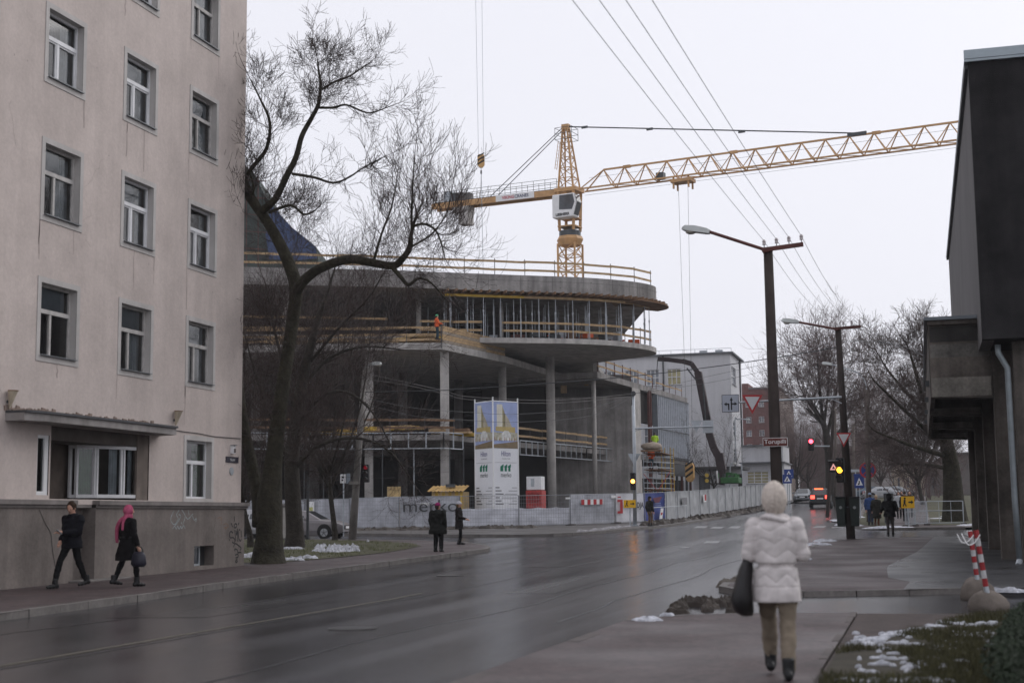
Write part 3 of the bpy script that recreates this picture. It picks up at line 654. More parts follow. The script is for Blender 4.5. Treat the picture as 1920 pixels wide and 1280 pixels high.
# sealed seams, patches and a cover in the road
sm = struct(bpy.data.objects.new('road_seam', None)); COL.objects.link(sm); M_seam = mat('bitumen_seam', (.018, .017, .018), .45, .2, 4)
for (x, y0_, y1_, w) in ((-9.3, 4, 58, .05), (-6.6, 8, 50, .04), (-11.9, 12, 46, .035), (-5.2, 20, 64, .05)):
    n = 26; P = [(x+.10*math.sin(i*.9+x)+rw.gauss(0, .03), y0_+(y1_-y0_)*i/n) for i in range(n+1)]
    for (a, b) in zip(P, P[1:]): sheet('seam', [(a[0]-w/2, a[1]), (a[0]+w/2, a[1]), (b[0]+w/2, b[1]), (b[0]-w/2, b[1])], .0035, M_seam, sm)
M_patch = asphalt('asphalt_patch', (.030, .029, .031), .17, .28)
for q in ([(-12.4, 20), (-10.8, 20.3), (-10.9, 25), (-12.5, 24.6)], [(-7.9, 27), (-6.9, 27), (-7.1, 34), (-8.0, 33.6)], [(-10.6, 38), (-9.2, 38), (-9.3, 41), (-10.7, 41)], [(-5.6, 44), (-4.4, 44.3), (-4.5, 47), (-5.7, 46.5)]): sheet('asphalt_patch', q, .003, M_patch)
for (x, y) in ((-7.6, 18.5), (-11.2, 33.5)):
    t = thing('manhole_cover', ('round iron cover set in the road, the one nearer the brown pavement', 'round iron cover set in the road towards the pink block')[x < -10], 'manhole cover', (x, y, zg(y))); MB().disc((x, y, zg(y)+.006), (0, 0, 1), .34, .010, 24).build('rim', mat('iron_worn', (.06, .055, .052), .45, .3, 6, metal=.5), t); MB().disc((x, y, zg(y)+.008), (0, 0, 1), .29, .010, 24).build('cover', mat('iron_dark', (.03, .028, .028), .4, .3, 9, .6, 40, metal=.4), t)
# ------------------------------------------------------------ hall with concrete frames on the right
hall = thing('concrete_hall', 'dark rendered hall raised on weathered concrete frames beside the pavement', 'building', (3, 45, zg(45)))
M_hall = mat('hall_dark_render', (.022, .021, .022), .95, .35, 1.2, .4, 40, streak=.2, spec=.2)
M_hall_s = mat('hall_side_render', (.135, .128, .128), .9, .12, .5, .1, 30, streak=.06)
HX, HY0, HY1 = onY(1842, 636, 37).x, 37.0, 66.0
hz0 = onY(1842, 636, 37).z; hz1 = onY(1814, 118, 37).z
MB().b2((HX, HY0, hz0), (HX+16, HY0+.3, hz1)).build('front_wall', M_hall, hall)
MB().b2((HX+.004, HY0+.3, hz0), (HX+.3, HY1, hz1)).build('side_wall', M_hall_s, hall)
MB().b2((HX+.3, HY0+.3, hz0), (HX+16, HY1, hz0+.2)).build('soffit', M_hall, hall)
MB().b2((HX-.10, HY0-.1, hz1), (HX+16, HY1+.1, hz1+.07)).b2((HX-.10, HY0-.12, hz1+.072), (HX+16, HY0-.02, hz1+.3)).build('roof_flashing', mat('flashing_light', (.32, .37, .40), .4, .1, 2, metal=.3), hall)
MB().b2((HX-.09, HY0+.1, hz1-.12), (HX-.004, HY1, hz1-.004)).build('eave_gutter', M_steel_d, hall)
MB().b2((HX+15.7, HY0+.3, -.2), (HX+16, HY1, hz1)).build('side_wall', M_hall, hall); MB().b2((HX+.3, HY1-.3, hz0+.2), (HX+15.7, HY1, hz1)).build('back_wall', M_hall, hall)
# frames: columns with cantilever beams carrying a slab
FX0 = onY(1744, 680, 40).x
zbt = onY(1746, 746, 40).z; zst = onY(1746, 606, 40).z
for k, fy in enumerate((40., 47.5, 55., 62.5)):
    MB().b2((1.95, fy-.25, zg(fy)+.05), (2.65, fy+.25, hz0-.01)).build('column', M_conc_w, hall)
    MB().prism([(FX0, fy-.25, zst-.1), (FX0, fy-.25, zbt), (1.94, fy-.25, zbt-.06), (1.94, fy-.25, zst-.1)], (0, .5, 0)).build('cantilever_beam', M_conc_w, hall)
    pass
MBL = mat('concrete_pale_band', (.22, .205, .18), .95, .3, 1.5, .3, 10, streak=.2, fine=.2); MBD = mat('concrete_black_stain', (.045, .042, .040), .95, .5, 1.2, .3, 10, streak=.3)
for (f0, f1, mm) in ((.0, .27, MBL), (.30, .52, M_conc_w), (.55, .74, mat('concrete_grey_band', (.15, .142, .13), .95, .45, 1.2, .3, 10, streak=.3, fine=.2)), (.77, .99, MBD)):
    MB().b2((FX0+.01, 39.742, zbt+(zst-.12-zbt)*f0+.01), (1.90, 39.749, zbt+(zst-.12-zbt)*f1)).build('board_band', mm, hall)
for fy in (47.5, 55., 62.5): MB().b2((FX0+.01, fy-.258, zbt+.01), (1.90, fy-.251, zbt+.22)).build('board_band', MBL, hall)
MB().b2((FX0-.03, 39.6, zst-.095), (1.93, 63, zst+.02)).build('slab', M_conc_w, hall)
MB().b2((FX0-.12, 39.5, zst+.022), (1.93, 63.1, zst+.11)).build('slab_flashing', mat('flashing_mid', (.16, .18, .20), .45, .15, 2, metal=.3), hall)
MB().b2((FX0-.02, 40.3, zbt+.05), (FX0+.1, 62.3, zst-.1)).build('slab_fascia', M_conc_w, hall)
for i in range(4): MB().b2((FX0-.14, 42+i*6, zbt+.5), (FX0-.03, 42.3+i*6, zbt+.65)).build('bracket_lamp', M_steel_d, hall)
MB().b2((2.75, 38, zg(38)), (3.0, 64, hz0-.01)).build('ground_wall', M_conc_w, hall)
MB().b2((2.35, 37.6, zg(37)), (18, 37.95, hz0-.01)).build('ground_wall', M_conc_w, hall)
pp = [(2.05, 37.3, hz0+.02), (2.08, 37.3, hz0-.35), (2.42, 37.4, hz0-.95)]
p_b = onY(1912, 1050, 37.4)
MB().path([onY(1871, 646, 37.4), onY(1872, 662, 37.4), onY(1889, 690, 37.4), onY(1893, 760, 37.4), onY(1903, 940, 37.4), p_b], .075, 10).build('downpipe', mat('downpipe_zinc', (.20, .225, .24), .45, .15, 3, metal=.4), hall, smooth=True)
MB().path([p_b, p_b+Vector((-.05, -.2, -.12))], .075, 10).build('downpipe_shoe', M_galv, hall)

# striped posts standing in boulders
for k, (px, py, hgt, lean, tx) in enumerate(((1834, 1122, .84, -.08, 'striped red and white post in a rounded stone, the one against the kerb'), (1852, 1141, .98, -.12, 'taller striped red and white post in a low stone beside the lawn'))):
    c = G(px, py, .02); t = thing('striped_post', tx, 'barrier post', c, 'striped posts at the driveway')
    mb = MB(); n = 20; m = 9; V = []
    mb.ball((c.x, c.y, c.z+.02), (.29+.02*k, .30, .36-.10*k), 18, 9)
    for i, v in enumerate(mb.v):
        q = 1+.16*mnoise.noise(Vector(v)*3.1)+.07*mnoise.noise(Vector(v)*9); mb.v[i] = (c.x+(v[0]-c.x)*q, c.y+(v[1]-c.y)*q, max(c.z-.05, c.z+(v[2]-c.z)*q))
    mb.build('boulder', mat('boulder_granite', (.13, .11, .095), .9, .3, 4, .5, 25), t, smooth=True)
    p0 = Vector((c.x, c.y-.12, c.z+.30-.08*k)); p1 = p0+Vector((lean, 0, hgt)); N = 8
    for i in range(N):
        MB().tube(p0.lerp(p1, i/N), p0.lerp(p1, (i+1)/N-.002), .040, n=12).build('band', (mat('post_red_vignetted', (.26, .018, .022), .6, .3, 9) if i % 2 else mat('post_white_vignetted', (.42, .42, .42), .6, .25, 9)) if i else M_galv, t, smooth=False)  # stripe colours darkened to carry the lens's corner vignetting
    MB().path(spline([p0.lerp(p1, .93)+Vector((.05, -.05, 0)), p0.lerp(p1, .8)+Vector((-.06, -.07, 0)), p0.lerp(p1, .78)+Vector((-.16, -.05, 0)), p0.lerp(p1, .95)+Vector((-.22, 0, 0))]), .009, 5).build('rope', M_white, t)

# hedge at the lower right corner
hg = thing('hedge', 'dark clipped evergreen hedge at the edge of the lawn', 'hedge', (1.2, 14.5, .08))
def leaf_cloud(c, r, n, size, rng, flat=False):
    mb = MB()
    for i in range(n):
        while True:
            v = Vector((rng.uniform(-1, 1), rng.uniform(-1, 1), rng.uniform(-1, 1)))
            if flat or v.length < 1: break
        p = Vector(c)+Vector((v.x*r[0], v.y*r[1], v.z*r[2]))
        if p.z < .1: continue
        a = Vector((rng.gauss(0, 1), rng.gauss(0, 1), rng.gauss(0, 1))).normalized()*size*rng.uniform(.6, 1.3); b = a.orthogonal().normalized()*size*.5
        mb.add([p-a*.5, p+b*.5, p+a*.5, p-b*.5], [(0, 1, 2, 3)])
    return mb
rg = random.Random(11)
hb = [(.75, 12.2, .42), (1.2, 12.2, .5), (.85, 13.2, .42), (1.3, 13.4, .5), (.95, 14.3, .4), (1.4, 14.6, .5), (1.05, 15.5, .4), (1.5, 15.8, .45), (1.15, 16.8, .36), (1.6, 17.2, .42), (1.3, 18.2, .34), (1.75, 18.6, .4), (.8, 11.2, .45), (1.2, 11.2, .5)]
hq = MB()
for c in hb: hq = join(hq, leaf_cloud((c[0], c[1], .1+c[2]*.5), (.36, .62, c[2]*.62), 1500, .05, rg))
hq.build('foliage', mat('hedge_leaf', (.016, .026, .012), .8, .4, 4), hg, fix=False)
st = MB()
for c in hb: st.path([(c[0], c[1], .05), (c[0]+.05, c[1], c[2])], [.03, .01], 5)
st.build('stem', M_bark, hg)

# ------------------------------------------------------------ poles, lamps, signals, signs, wires
def street_lamp_head(t, p_arm, p_tip, parent, w=.3, l=None):
    d = (p_tip-p_arm); l = d.length; d.normalize()
    s = d.cross(Vector((0, 0, 1))).normalized(); u = s.cross(d)
    def P(a, b, c): return p_arm+d*a+s*b+u*c
    h = MB(); prof = [(0, .10, .05, -.05), (l*.12, .13, .08, -.06), (l*.55, .15, .10, -.07), (l*.9, .14, .07, -.07), (l, .07, .01, -.05)]
    R = []
    for (a, ww, zt, zb) in prof: R += [P(a, -ww, zb), P(a, ww, zb), P(a, ww*.75, zt), P(a, -ww*.75, zt)]
    F = [(4*i+j, 4*i+(j+1) % 4, 4*i+4+(j+1) % 4, 4*i+4+j) for i in range(4) for j in range(4)]+[(0, 1, 2, 3), (16, 19, 18, 17)]
    h.add(R, F); h.build('lamp_head', mat('lamp_alu', (.45, .47, .46), .4, .15, 4, metal=.3), parent)
    MB().ball(P(l*.66, 0, -.075), (.15, .15, .07), 12, 6).build('lamp_glass', mat('lamp_glass', (.42, .40, .35), .15, .05, 3), parent, smooth=True)
wire_ends = {}
def utility_pole(px_base, Y, top_py, lean, hpx, lab, arm=True, headp=None, cross=None, r=(.17, .12), m=None, key=None, px_top=None):
    b = S(px_base, Y, .1); b.z -= .0
    zt = ZAT(b, top_py); tp = onY(px_top, top_py, Y) if px_top else Vector((b.x+lean, b.y, zt))
    t = thing('utility_pole', lab, 'pole', b)
    MB().path([b+Vector((0, 0, -.3)), b.lerp(tp, .5), tp], [r[0], (r[0]+r[1])/2, r[1]], 10).build('pole', m or M_pole, t, smooth=True)
    if arm:
        a0 = onY(headp[0], headp[1], Y); a1 = onY(headp[2], headp[3], Y)
        MB().path([tp+Vector((-.12, -.14, -.12)), tp+Vector((.05, -.14, -.10)), a0], .045, 8).build('lamp_arm', M_rust, t)
        street_lamp_head('l', a0, a1, t)
        c1 = onY(cross[0], cross[1], Y); c0 = tp+Vector((-.15, -.16, -.06))
        MB().bar(c0, c1, .09, .11).build('crossarm', M_rust, t)
        E = []
        for k in range(4):
            p = c0.lerp(c1, .06+k*.30); 
            MB().tube(p+Vector((0, 0, .04)), p+Vector((0, 0, .17)), .012, n=5).build('insulator_pin', M_steel_d, t)
            MB().rings([(p.x, p.y, p.z+.13, .05, .05), (p.x, p.y, p.z+.2, .04, .04), (p.x, p.y, p.z+.22, .055, .055), (p.x, p.y, p.z+.27, .03, .03)], 8).build('insulator', mat('insulator_white', (.55, .50, .50), .3, .1, 4), t)
            E.append(p+Vector((0, 0, .24)))
        wire_ends[key] = E
    return t, b, tp
pole1, p1b, p1t = utility_pole(1459, 38, 466, 0, 0, 'tall dark pole carrying a lamp arm, four insulators and the brown sign', True, (1331, 435, 1279, 427), (1506, 458), (.165, .125), key='a', px_top=1440)
pole2, p2b, p2t = utility_pole(1594, 58, 614, 0, 0, 'leaning dark pole with a lamp arm, yield sign and amber signal', True, (1498, 604, 1465, 600), (1614, 612), (.18, .12), key='b', px_top=1571)
# the same line goes on behind the viewer
pole0 = copy_tree(pole1); pole0.location = (p1b.x-1.2, -9, .1); pole0['label'] = 'dark lamp pole on the pavement behind the viewer'
for k in range(4):
    e1 = wire_ends['a'][k]; e2 = wire_ends['b'][k]
    q = [D(px, 0, 19) for px in (1035, 1095, 1121, 1200)][k]
    e0 = wire_ends['a'][k]-p1b+Vector(pole0.location)
    tgt = q
    # sagging spans
    def span(a, b, sag, n=16): return [a.lerp(b, i/n)-Vector((0, 0, sag*4*(i/n)*(1-i/n))) for i in range(n+1)]
    tag(MB().path(span(e0, e1, .25), .006, 4).build('overhead_wire', M_steel_d, fix=False), 'thin overhead wire strung from the brown signed pole over the street', 'wire', 'wires over the near street')
    tag(MB().path(span(e1, e2, .35), .006, 4).build('overhead_wire', M_steel_d, fix=False), 'thin overhead wire strung between the two lamp poles', 'wire', 'wires between the lamp poles')
# brown place sign on pole 1
def flat_sign(name, lab, cat, pts, Y, m, off=.03, border=None, bw=.03):
    pass
a = onY(1430, 821, 37.7); b = onY(1477, 836, 37.7)
sg = thing('place_sign', 'brown place name sign with white letters reading Torupilli', 'sign', ((a.x+b.x)/2, 37.7, b.z))
MB().b2((a.x, 37.70, b.z), (b.x, 37.73, a.z)).build('rim', M_white, sg); MB().b2((a.x+.012, 37.693, b.z+.012), (b.x-.012, 37.699, a.z-.012)).build('plate', M_brown, sg)
text('lettering', 'Torupilli', (a.z-b.z)*.70, M_white, ((a.x+b.x)/2, 37.688, b.z+(a.z-b.z)*.33), (1, 0, 0), (0, 0, 1), sg, sx=1.05)
MB().b2(((a.x+b.x)/2-.1, 37.731, b.z+.06), ((a.x+b.x)/2+.1, 37.9, b.z+.1)).build('clamp', M_galv, sg)
def yield_sign(px0, px1, pyt, pyb, Y, lab, back=False, pole=None):
    a = onY(px0, pyt, Y); b = onY(px1, pyt, Y); c = onY((px0+px1)/2, pyb, Y); s = .005
    t = thing('yield_sign', lab, 'sign', c)
    def tri(k, y, h): 
        g = (a+b+c)/3; return MB().prism([Vector((g.x+(p.x-g.x)*k, y, g.z+(p.z-g.z)*k)) for p in (a, b, c)], (0, h, 0))
    if back: tri(1, Y, .02).build('plate', M_galv, t)
    else: tri(1, Y, .02).build('rim', M_red, t); tri(.70, Y-.006, .005).build('face', mat('sign_white', (.6, .6, .62), .5, .06, 3), t)
    return t, a, b, c
# arm from pole 2 to the left with lane sign and yield sign
YA = 57.6
a0 = onY(1578, 744, YA); a1 = onY(1352, 756, YA)
t = thing('sign_gantry_arm', 'long horizontal steel arm reaching left from the leaning pole', 'sign arm', a0)
MB().tube(a0, a1, .045, .035, 8).build('tube', M_galv, t); MB().tube(onY(1578, 756, YA), onY(1556, 746, YA), .02, n=6).build('brace', M_galv, t)
y1, *_ = yield_sign(1391, 1430, 740, 776, YA-.1, 'large red bordered yield sign hanging on the long arm over the road')
MB().b2((onY(1408, 752, YA).x, YA-.08, onY(1408, 754, YA).z), (onY(1414, 752, YA).x, YA-.0, onY(1408, 749, YA).z)).build('clamp', M_galv, y1)
a = onY(1353, 740, YA-.1); b = onY(1386, 772, YA-.1)
ls = thing('lane_sign', 'square grey lane sign with three black arrows on the long arm', 'sign', ((a.x+b.x)/2, YA-.1, b.z))
MB().b2((a.x, YA-.1, b.z), (b.x, YA-.08, a.z)).build('rim', M_black, ls, bevel=.0); MB().b2((a.x+.02, YA-.106, b.z+.02), (b.x-.02, YA-.101, a.z-.02)).build('face', mat('sign_grey', (.40, .43, .50), .5, .06, 3), ls)
W = b.x-a.x; H = a.z-b.z
def sp(u, v): return Vector((a.x+W*u, YA-.110, b.z+H*v))
ar = MB()
for poly in ([(.52, .12), (.60, .12), (.60, .68), (.52, .68)], [(.47, .66), (.56, .86), (.65, .66)], [(.36, .12), (.44, .12), (.44, .48), (.36, .48)], [(.26, .42), (.44, .42), (.44, .50), (.26, .50)], [(.28, .36), (.28, .57), (.11, .46)], [(.60, .43), (.76, .43), (.76, .51), (.60, .51)], [(.74, .37), (.74, .58), (.91, .47)]):
    ar.prism([sp(u, v) for u, v in poly], (0, .004, 0))
ar.build('arrows', M_black, ls); MB().b2((a.x+W*.4, YA-.079, a.z-H*.52), (a.x+W*.6, YA, a.z-H*.48)).build('clamp', M_galv, ls)
y2, *_ = yield_sign(1568, 1596, 811, 838, 57.75, 'small red bordered yield sign fixed to the leaning pole')
MB().b2((onY(1580, 815, 57.7).x, 57.77, onY(1580, 820, 57.7).z), (onY(1584, 815, 57.7).x, 57.9, onY(1580, 817, 57.7).z)).build('clamp', M_galv, y2)
E_amber = emit('signal_amber', (1.0, .42, .02), 6.0); E_red = emit('signal_red', (1.0, .05, .08), 8.0); E_orange = emit('signal_orange', (1.0, .33, .04), 12.0)
M_lens = mat('dark_lens', (.03, .02, .018), .3, .1, 5)
def signal(c, lit, lab, s=1.0, face=Vector((0, -1, 0)), n=3, name='traffic_signal', back=None):
    t = thing(name, lab, 'traffic light', c-Vector((0, 0, .5*s)))
    f = face.normalized(); sd = f.cross(Vector((0, 0, 1))).normalized()
    M = Matrix(((sd.x, -f.x, 0, c.x), (sd.y, -f.y, 0, c.y), (0, 0, 1, c.z), (0, 0, 0, 1)))
    MB().boxm(M, .32*s, .24*s, .34*n*s).build('housing', M_black, t, bevel=.03*s)
    for k in range(n):
        p = c+f*.125*s+Vector((0, 0, (n-1)/2*.33*s-k*.33*s))
        MB().disc(p, f, .115*s, .03*s, 16).build('lens', lit[1] if k == lit[0] else M_lens, t)
        v = MB()
        for j in range(9):
            a0_, a1_ = math.pi*j/9, math.pi*(j+1)/9
            A = [p+sd*math.cos(q)*.135*s+Vector((0, 0, math.sin(q)*.135*s)) for q in (a0_, a1_)]
            v.add([A[0], A[1], A[1]+f*.2*s, A[0]+f*.2*s], [(0, 1, 2, 3)])
        v.build('visor', M_black, t, fix=False)
    if back: MB().tube(c-f*.1*s, back, .03, n=6).build('bracket', M_steel_d, t)
    return t
c = onY(1576, 881, 57.6); signal(c, (1, E_amber), 'amber lit traffic light on the leaning pole with the yield sign', .95, Vector((-.25, -1, 0)), back=Vector((c.x+.25, 57.95, c.z)))
c = onY(1563, 875, 57.6)
rs = thing('warning_display', 'small box display with a red bordered triangle beside the amber light', 'sign', c-Vector((0, 0, .2)))
MB().box(c, (.34, .2, .44)).build('case', M_black, rs); MB().b2((c.x-.2, 57.35, c.z+.23), (c.x+.2, 57.72, c.z+.26)).build('hood', M_tin, rs)
MB().prism([(c.x-.14, 57.49, c.z-.12), (c.x+.14, 57.49, c.z-.12), (c.x, 57.49, c.z+.14)], (0, .01, 0)).build('triangle', emit('triangle_pink', (.9, .45, .42), .55), rs)
MB().prism([(c.x-.06, 57.484, c.z-.08), (c.x+.06, 57.484, c.z-.08), (c.x, 57.484, c.z+.04)], (0, .004, 0)).build('symbol', M_black, rs)
MB().tube((c.x+.1, 57.66, c.z), (c.x+.45, 57.9, c.z), .025, n=6).build('bracket', M_steel_d, rs)
# litter bins hung either side of the pole in view, standing beyond the crossing
for k, px in enumerate((1577, 1603)):
    p = S(px, 62.5 if False else 57.9+.0); z0 = onY(px, 986, 57.9).z; z1 = onY(px, 933, 57.9).z
    t = thing('litter_bin', ('dark green litter bin strapped to the road side of the leaning pole', 'dark green litter bin strapped to the pavement side of the leaning pole')[k], 'litter bin', (p.x, 57.9, z0))
    w = .36; MB().add([(p.x-w*.42, 57.7, z0), (p.x+w*.42, 57.7, z0), (p.x+w*.42, 58.1, z0), (p.x-w*.42, 58.1, z0), (p.x-w*.55, 57.65, z1), (p.x+w*.55, 57.65, z1), (p.x+w*.55, 58.15, z1), (p.x-w*.55, 58.15, z1)], [(3, 2, 1, 0), (4, 5, 6, 7), (0, 1, 5, 4), (1, 2, 6, 5), (2, 3, 7, 6), (3, 0, 4, 7)]).build('body', mat('bin_green', (.012, .02, .017), .5, .2, 5), t, bevel=.02)
    MB().b2((p.x-w*.58, 57.6, z1+.002), (p.x+w*.58, 58.18, z1+.05)).build('lid', M_black, t, bevel=.015)
    MB().disc((p.x, 57.66, z0+(z1-z0)*.66), (0, -1, 0), .06, .01, 12).build('emblem', mat('bin_emblem', (.25, .27, .26), .5, .1, 4), t)
    q = Vector((p2b.x, 57.95, z0+.75)); MB().bar((p.x, 57.9, z0+.75), (p.x+(q.x-p.x)*.8, 57.95, z0+.75), .3, .04).build('strap', M_steel_d, t)
# left signal mast with its arm, signs seen from behind and flashing amber
YM = 84.0; mb_ = S(1190, YM, .12); zt = ZAT(mb_, 736)
ms = thing('signal_mast', 'grey steel signal mast at the site corner with a long arm', 'signal mast', mb_)
MB().path([mb_, onY(1190, 860, YM), onY(1187.5, 736, YM)], [.12, .10, .08], 10).build('mast', M_galv, ms, smooth=True)
MB().tube(onY(1189, 803, YM), onY(1336, 799, YM), .05, .04, 8).build('arm', M_galv, ms); MB().tube(onY(1189, 808, YM), onY(1203, 804, YM), .025, n=6).build('brace', M_galv, ms)
MB().disc(onY(1188, 738, YM)+Vector((0, -.1, 0)), (0, 1, 0), .16, .05, 12).build('wire_ring', M_steel_d, ms)
MB().b2((mb_.x-.2, YM-.2, mb_.z-.05), (mb_.x+.2, YM+.2, mb_.z+.06)).build('base_plate', M_galv, ms)
yb1, *_ = yield_sign(1294, 1317, 788, 811, YM+.12, 'grey back of a yield sign on the signal mast arm', True); 
a = onY(1317, 788, YM+.1); b = onY(1338, 811, YM+.1); tag(MB().b2((a.x, YM+.1, b.z), (b.x, YM+.13, a.z)).build('square_sign', M_galv), 'grey back of a square lane sign on the signal mast arm', 'sign')
yb2, *_ = yield_sign(1177, 1201, 850, 872, YM+.14, 'grey back of a yield sign low on the signal mast', True)
c = onY(1187, 902, YM-.3); signal(c, (1, E_orange), 'orange lit traffic light on the mast before the white fence banner', 1.0, Vector((.1, -1, 0)), back=Vector((mb_.x, YM, c.z)))
# signal and signs farther up the street
c = onY(1521, 833, 100); signal(c, (0, E_red), 'red traffic light hanging from an arm over the far road', 1.25, n=2)
fp = S(1551, 100, .12); t = thing('signal_mast', 'thin far mast whose arm carries the hanging red light', 'signal mast', fp); MB().tube(fp, onY(1563, 770, 100), .14, .10, 8).build('mast', M_pole, t); MB().tube(onY(1556, 836, 100), onY(1522, 836, 100), .05, n=6).build('arm', M_galv, t)
c = onY(1388, 900, 128); signal(c, (1, E_red), 'red signal beside the green truck behind the far fence', 1.1, back=None)
fm = S(1393, 128.3, .1); t = thing('signal_mast', 'grey post beside the green truck with a red signal', 'signal mast', fm); MB().tube(fm, Vector((fm.x, 128.3, ZAT(fm, 868))), .07, n=8).build('mast', M_galv, t); MB().b2((c.x, 128.05, c.z-.05), (fm.x, 128.3, c.z+.05)).build('bracket', M_steel_d, t)
def small_sign(px, py, w, h, Y, m, name, lab, sym=None, post_to=True, round_=False):
    c = onY(px, py, Y); t = thing(name, lab, 'sign', (c.x, Y, zg(Y)+.1))
    if round_:
        MB().disc(c, (0, 1, 0), w/2, .03, 24).build('rim', M_red, t); MB().disc(c-Vector((0, .02, 0)), (0, 1, 0), w*.40, .02, 24).build('face', M_signblue, t)
        q = MB()
        for s in (-1, 1): q.bar(c+Vector((-w*.27, -.035, -s*w*.27)), c+Vector((w*.27, -.035-.004*s, s*w*.27)), .006, w*.08, Vector((0, 0, 1)))
        q.build('cross', M_red, t)
    else:
        MB().b2((c.x-w/2, Y, c.z-h/2), (c.x+w/2, Y+.03, c.z+h/2)).build('plate', m, t)
        if sym == 'tri':
            MB().prism([(c.x-w*.36, Y-.006, c.z-h*.28), (c.x+w*.36, Y-.006, c.z-h*.28), (c.x, Y-.006, c.z+h*.34)], (0, .004, 0)).build('triangle', M_white, t)
            MB().b2((c.x-w*.06, Y-.012, c.z-h*.2), (c.x+w*.06, Y-.007, c.z+h*.1)).b2((c.x-w*.15, Y-.012, c.z-h*.24), (c.x-w*.05, Y-.007, c.z-h*.1)).build('symbol', M_black, t)
        if sym == 'ped':
            MB().bar((c.x+w*.05, Y-.006, c.z), (c.x+w*.36, Y-.006, c.z), .004, h*.12).prism([(c.x+w*.26, Y-.008, c.z+h*.18), (c.x+w*.26, Y-.008, c.z-h*.18), (c.x+w*.42, Y-.008, c.z)], (0, .004, 0)).build('arrow', M_black, t)
            MB().bar((c.x-w*.25, Y-.006, c.z-h*.05), (c.x-w*.22, Y-.006, c.z+h*.22), .004, h*.16).bar((c.x-w*.25, Y-.006, c.z-h*.05), (c.x-w*.36, Y-.006, c.z-h*.35), .004, h*.09).bar((c.x-w*.24, Y-.006, c.z-h*.05), (c.x-w*.12, Y-.006, c.z-h*.34), .004, h*.09).disc((c.x-w*.21, Y-.006, c.z+h*.33), (0, 1, 0), h*.09, .004, 10).build('walker', M_black, t)
    if post_to: MB().tube((c.x, Y+.06, zg(Y)+.1), (c.x, Y+.06, c.z+h*.4), .035, n=8).build('post', M_galv, t)
    return t
small_sign(1627, 881, .98, .98, 88, None, 'no_stopping_sign', 'round blue and red no stopping sign on the far pole', post_to=False, round_=True)
small_sign(1479, 888, .75, .75, 118, M_signblue, 'crossing_sign', 'upper blue crossing sign with white triangle before the hedge', 'tri', True)
small_sign(1476, 897.5, .72, .72, 117.4, M_signblue, 'crossing_sign', 'lower blue crossing sign with white triangle before the hedge', 'tri', True)
small_sign(1611, 903, .62, .80, 96, M_signblue, 'crossing_sign', 'blue crossing sign with white triangle on a thin post near the round sign', 'tri', True)
small_sign(1611, 890, .72, .14, 95.9, M_signblue, 'street_sign', 'narrow blue street name sign above the crossing sign', None, False)
small_sign(1604, 882, .9, .2, 110, M_galv, 'street_sign', 'narrow grey direction plate on a post behind the leaning pole', None, True)
small_sign(1702, 941, .66, .60, 76, M_yellow, 'detour_sign', 'yellow pedestrian detour sign on a post by the far pavement', 'ped', True)
small_sign(1180.5, 944, .72, .46, 83.2, M_yellow, 'detour_sign', 'yellow pedestrian detour sign before the white fence banner', 'ped', True)
# farther poles
t, b_, tp_ = utility_pole(1629, 88, 730, 0, 0, 'plain dark pole carrying the round blue sign', False, r=(.17, .13), m=mat('far_pole', (.12, .10, .088), .9, .2, 2), px_top=1625)
MB().path(spline([onY(1625, 735, 88), onY(1622, 715, 88), onY(1606, 698, 88), onY(1560, 683, 88)]), .04, 6).build('lamp_arm', M_galv, t); street_lamp_head('', onY(1560, 683, 88), onY(1541, 680, 88), t)
for (px, Y, ty, pxt, lab) in ((1601, 112, 795, 1600, 'grey far pole behind the leaning pole'), (1567, 135, 765, 1566, 'slim far pole near the bare street tree')):
    utility_pole(px, Y, ty, 0, 0, lab, False, r=(.15, .11), m=MATS['far_pole'], px_top=pxt)
# leaning concrete pole at the left with a lamp
pb = G(660, 1011, .13); YP = pb.y
t = thing('lamp_post', 'leaning grey concrete lamp post beside the bare trees', 'lamp post', pb)
tp = onY(684, 690, YP); MB().path([pb-Vector((0, 0, .2)), onY(672, 850, YP), tp], [.19, .15, .11], 10).build('pole', M_cpole, t, smooth=True)
MB().path([tp, onY(690, 684, YP), onY(696, 683, YP)], .03, 6).build('lamp_arm', M_galv, t); street_lamp_head('', onY(695, 683, YP), onY(715, 681, YP), t)
MB().box(onY(668, 905, YP)+Vector((0, -.2, 0)), (.5, .1, .14)).build('bracket', M_cpole, t)
sp_ = S(644, 66, .12); zz = onY(644, 897, 66).z
t = thing('direction_sign', 'white sign with a dark symbol on a post left of the concrete lamp post', 'sign', sp_); MB().tube(sp_, (sp_.x, sp_.y, zz+.2), .035, n=8).build('post', M_galv, t); MB().b2((sp_.x-.14, 65.9, zz-.22), (sp_.x+.14, 65.93, zz+.22)).build('plate', M_white, t)
MB().b2((sp_.x-.06, 65.89, zz+.02), (sp_.x+.07, 65.897, zz+.12)).b2((sp_.x-.07, 65.89, zz-.12), (sp_.x+.02, 65.897, zz-.03)).build('symbol', M_black, t); MB().b2((sp_.x+.16, 65.95, zz-.25), (sp_.x+.36, 65.98, zz+.25)).build('side_plate', mat('sign_back_grey', (.2, .23, .26), .5, .1, 4), t)
c = onY(687, 887, YP); signal(c, (0, emit('signal_dim', (.45, .01, .03), .15)), 'dark traffic light with a red lens beside the concrete lamp post', .8, back=onY(672, 887, YP))
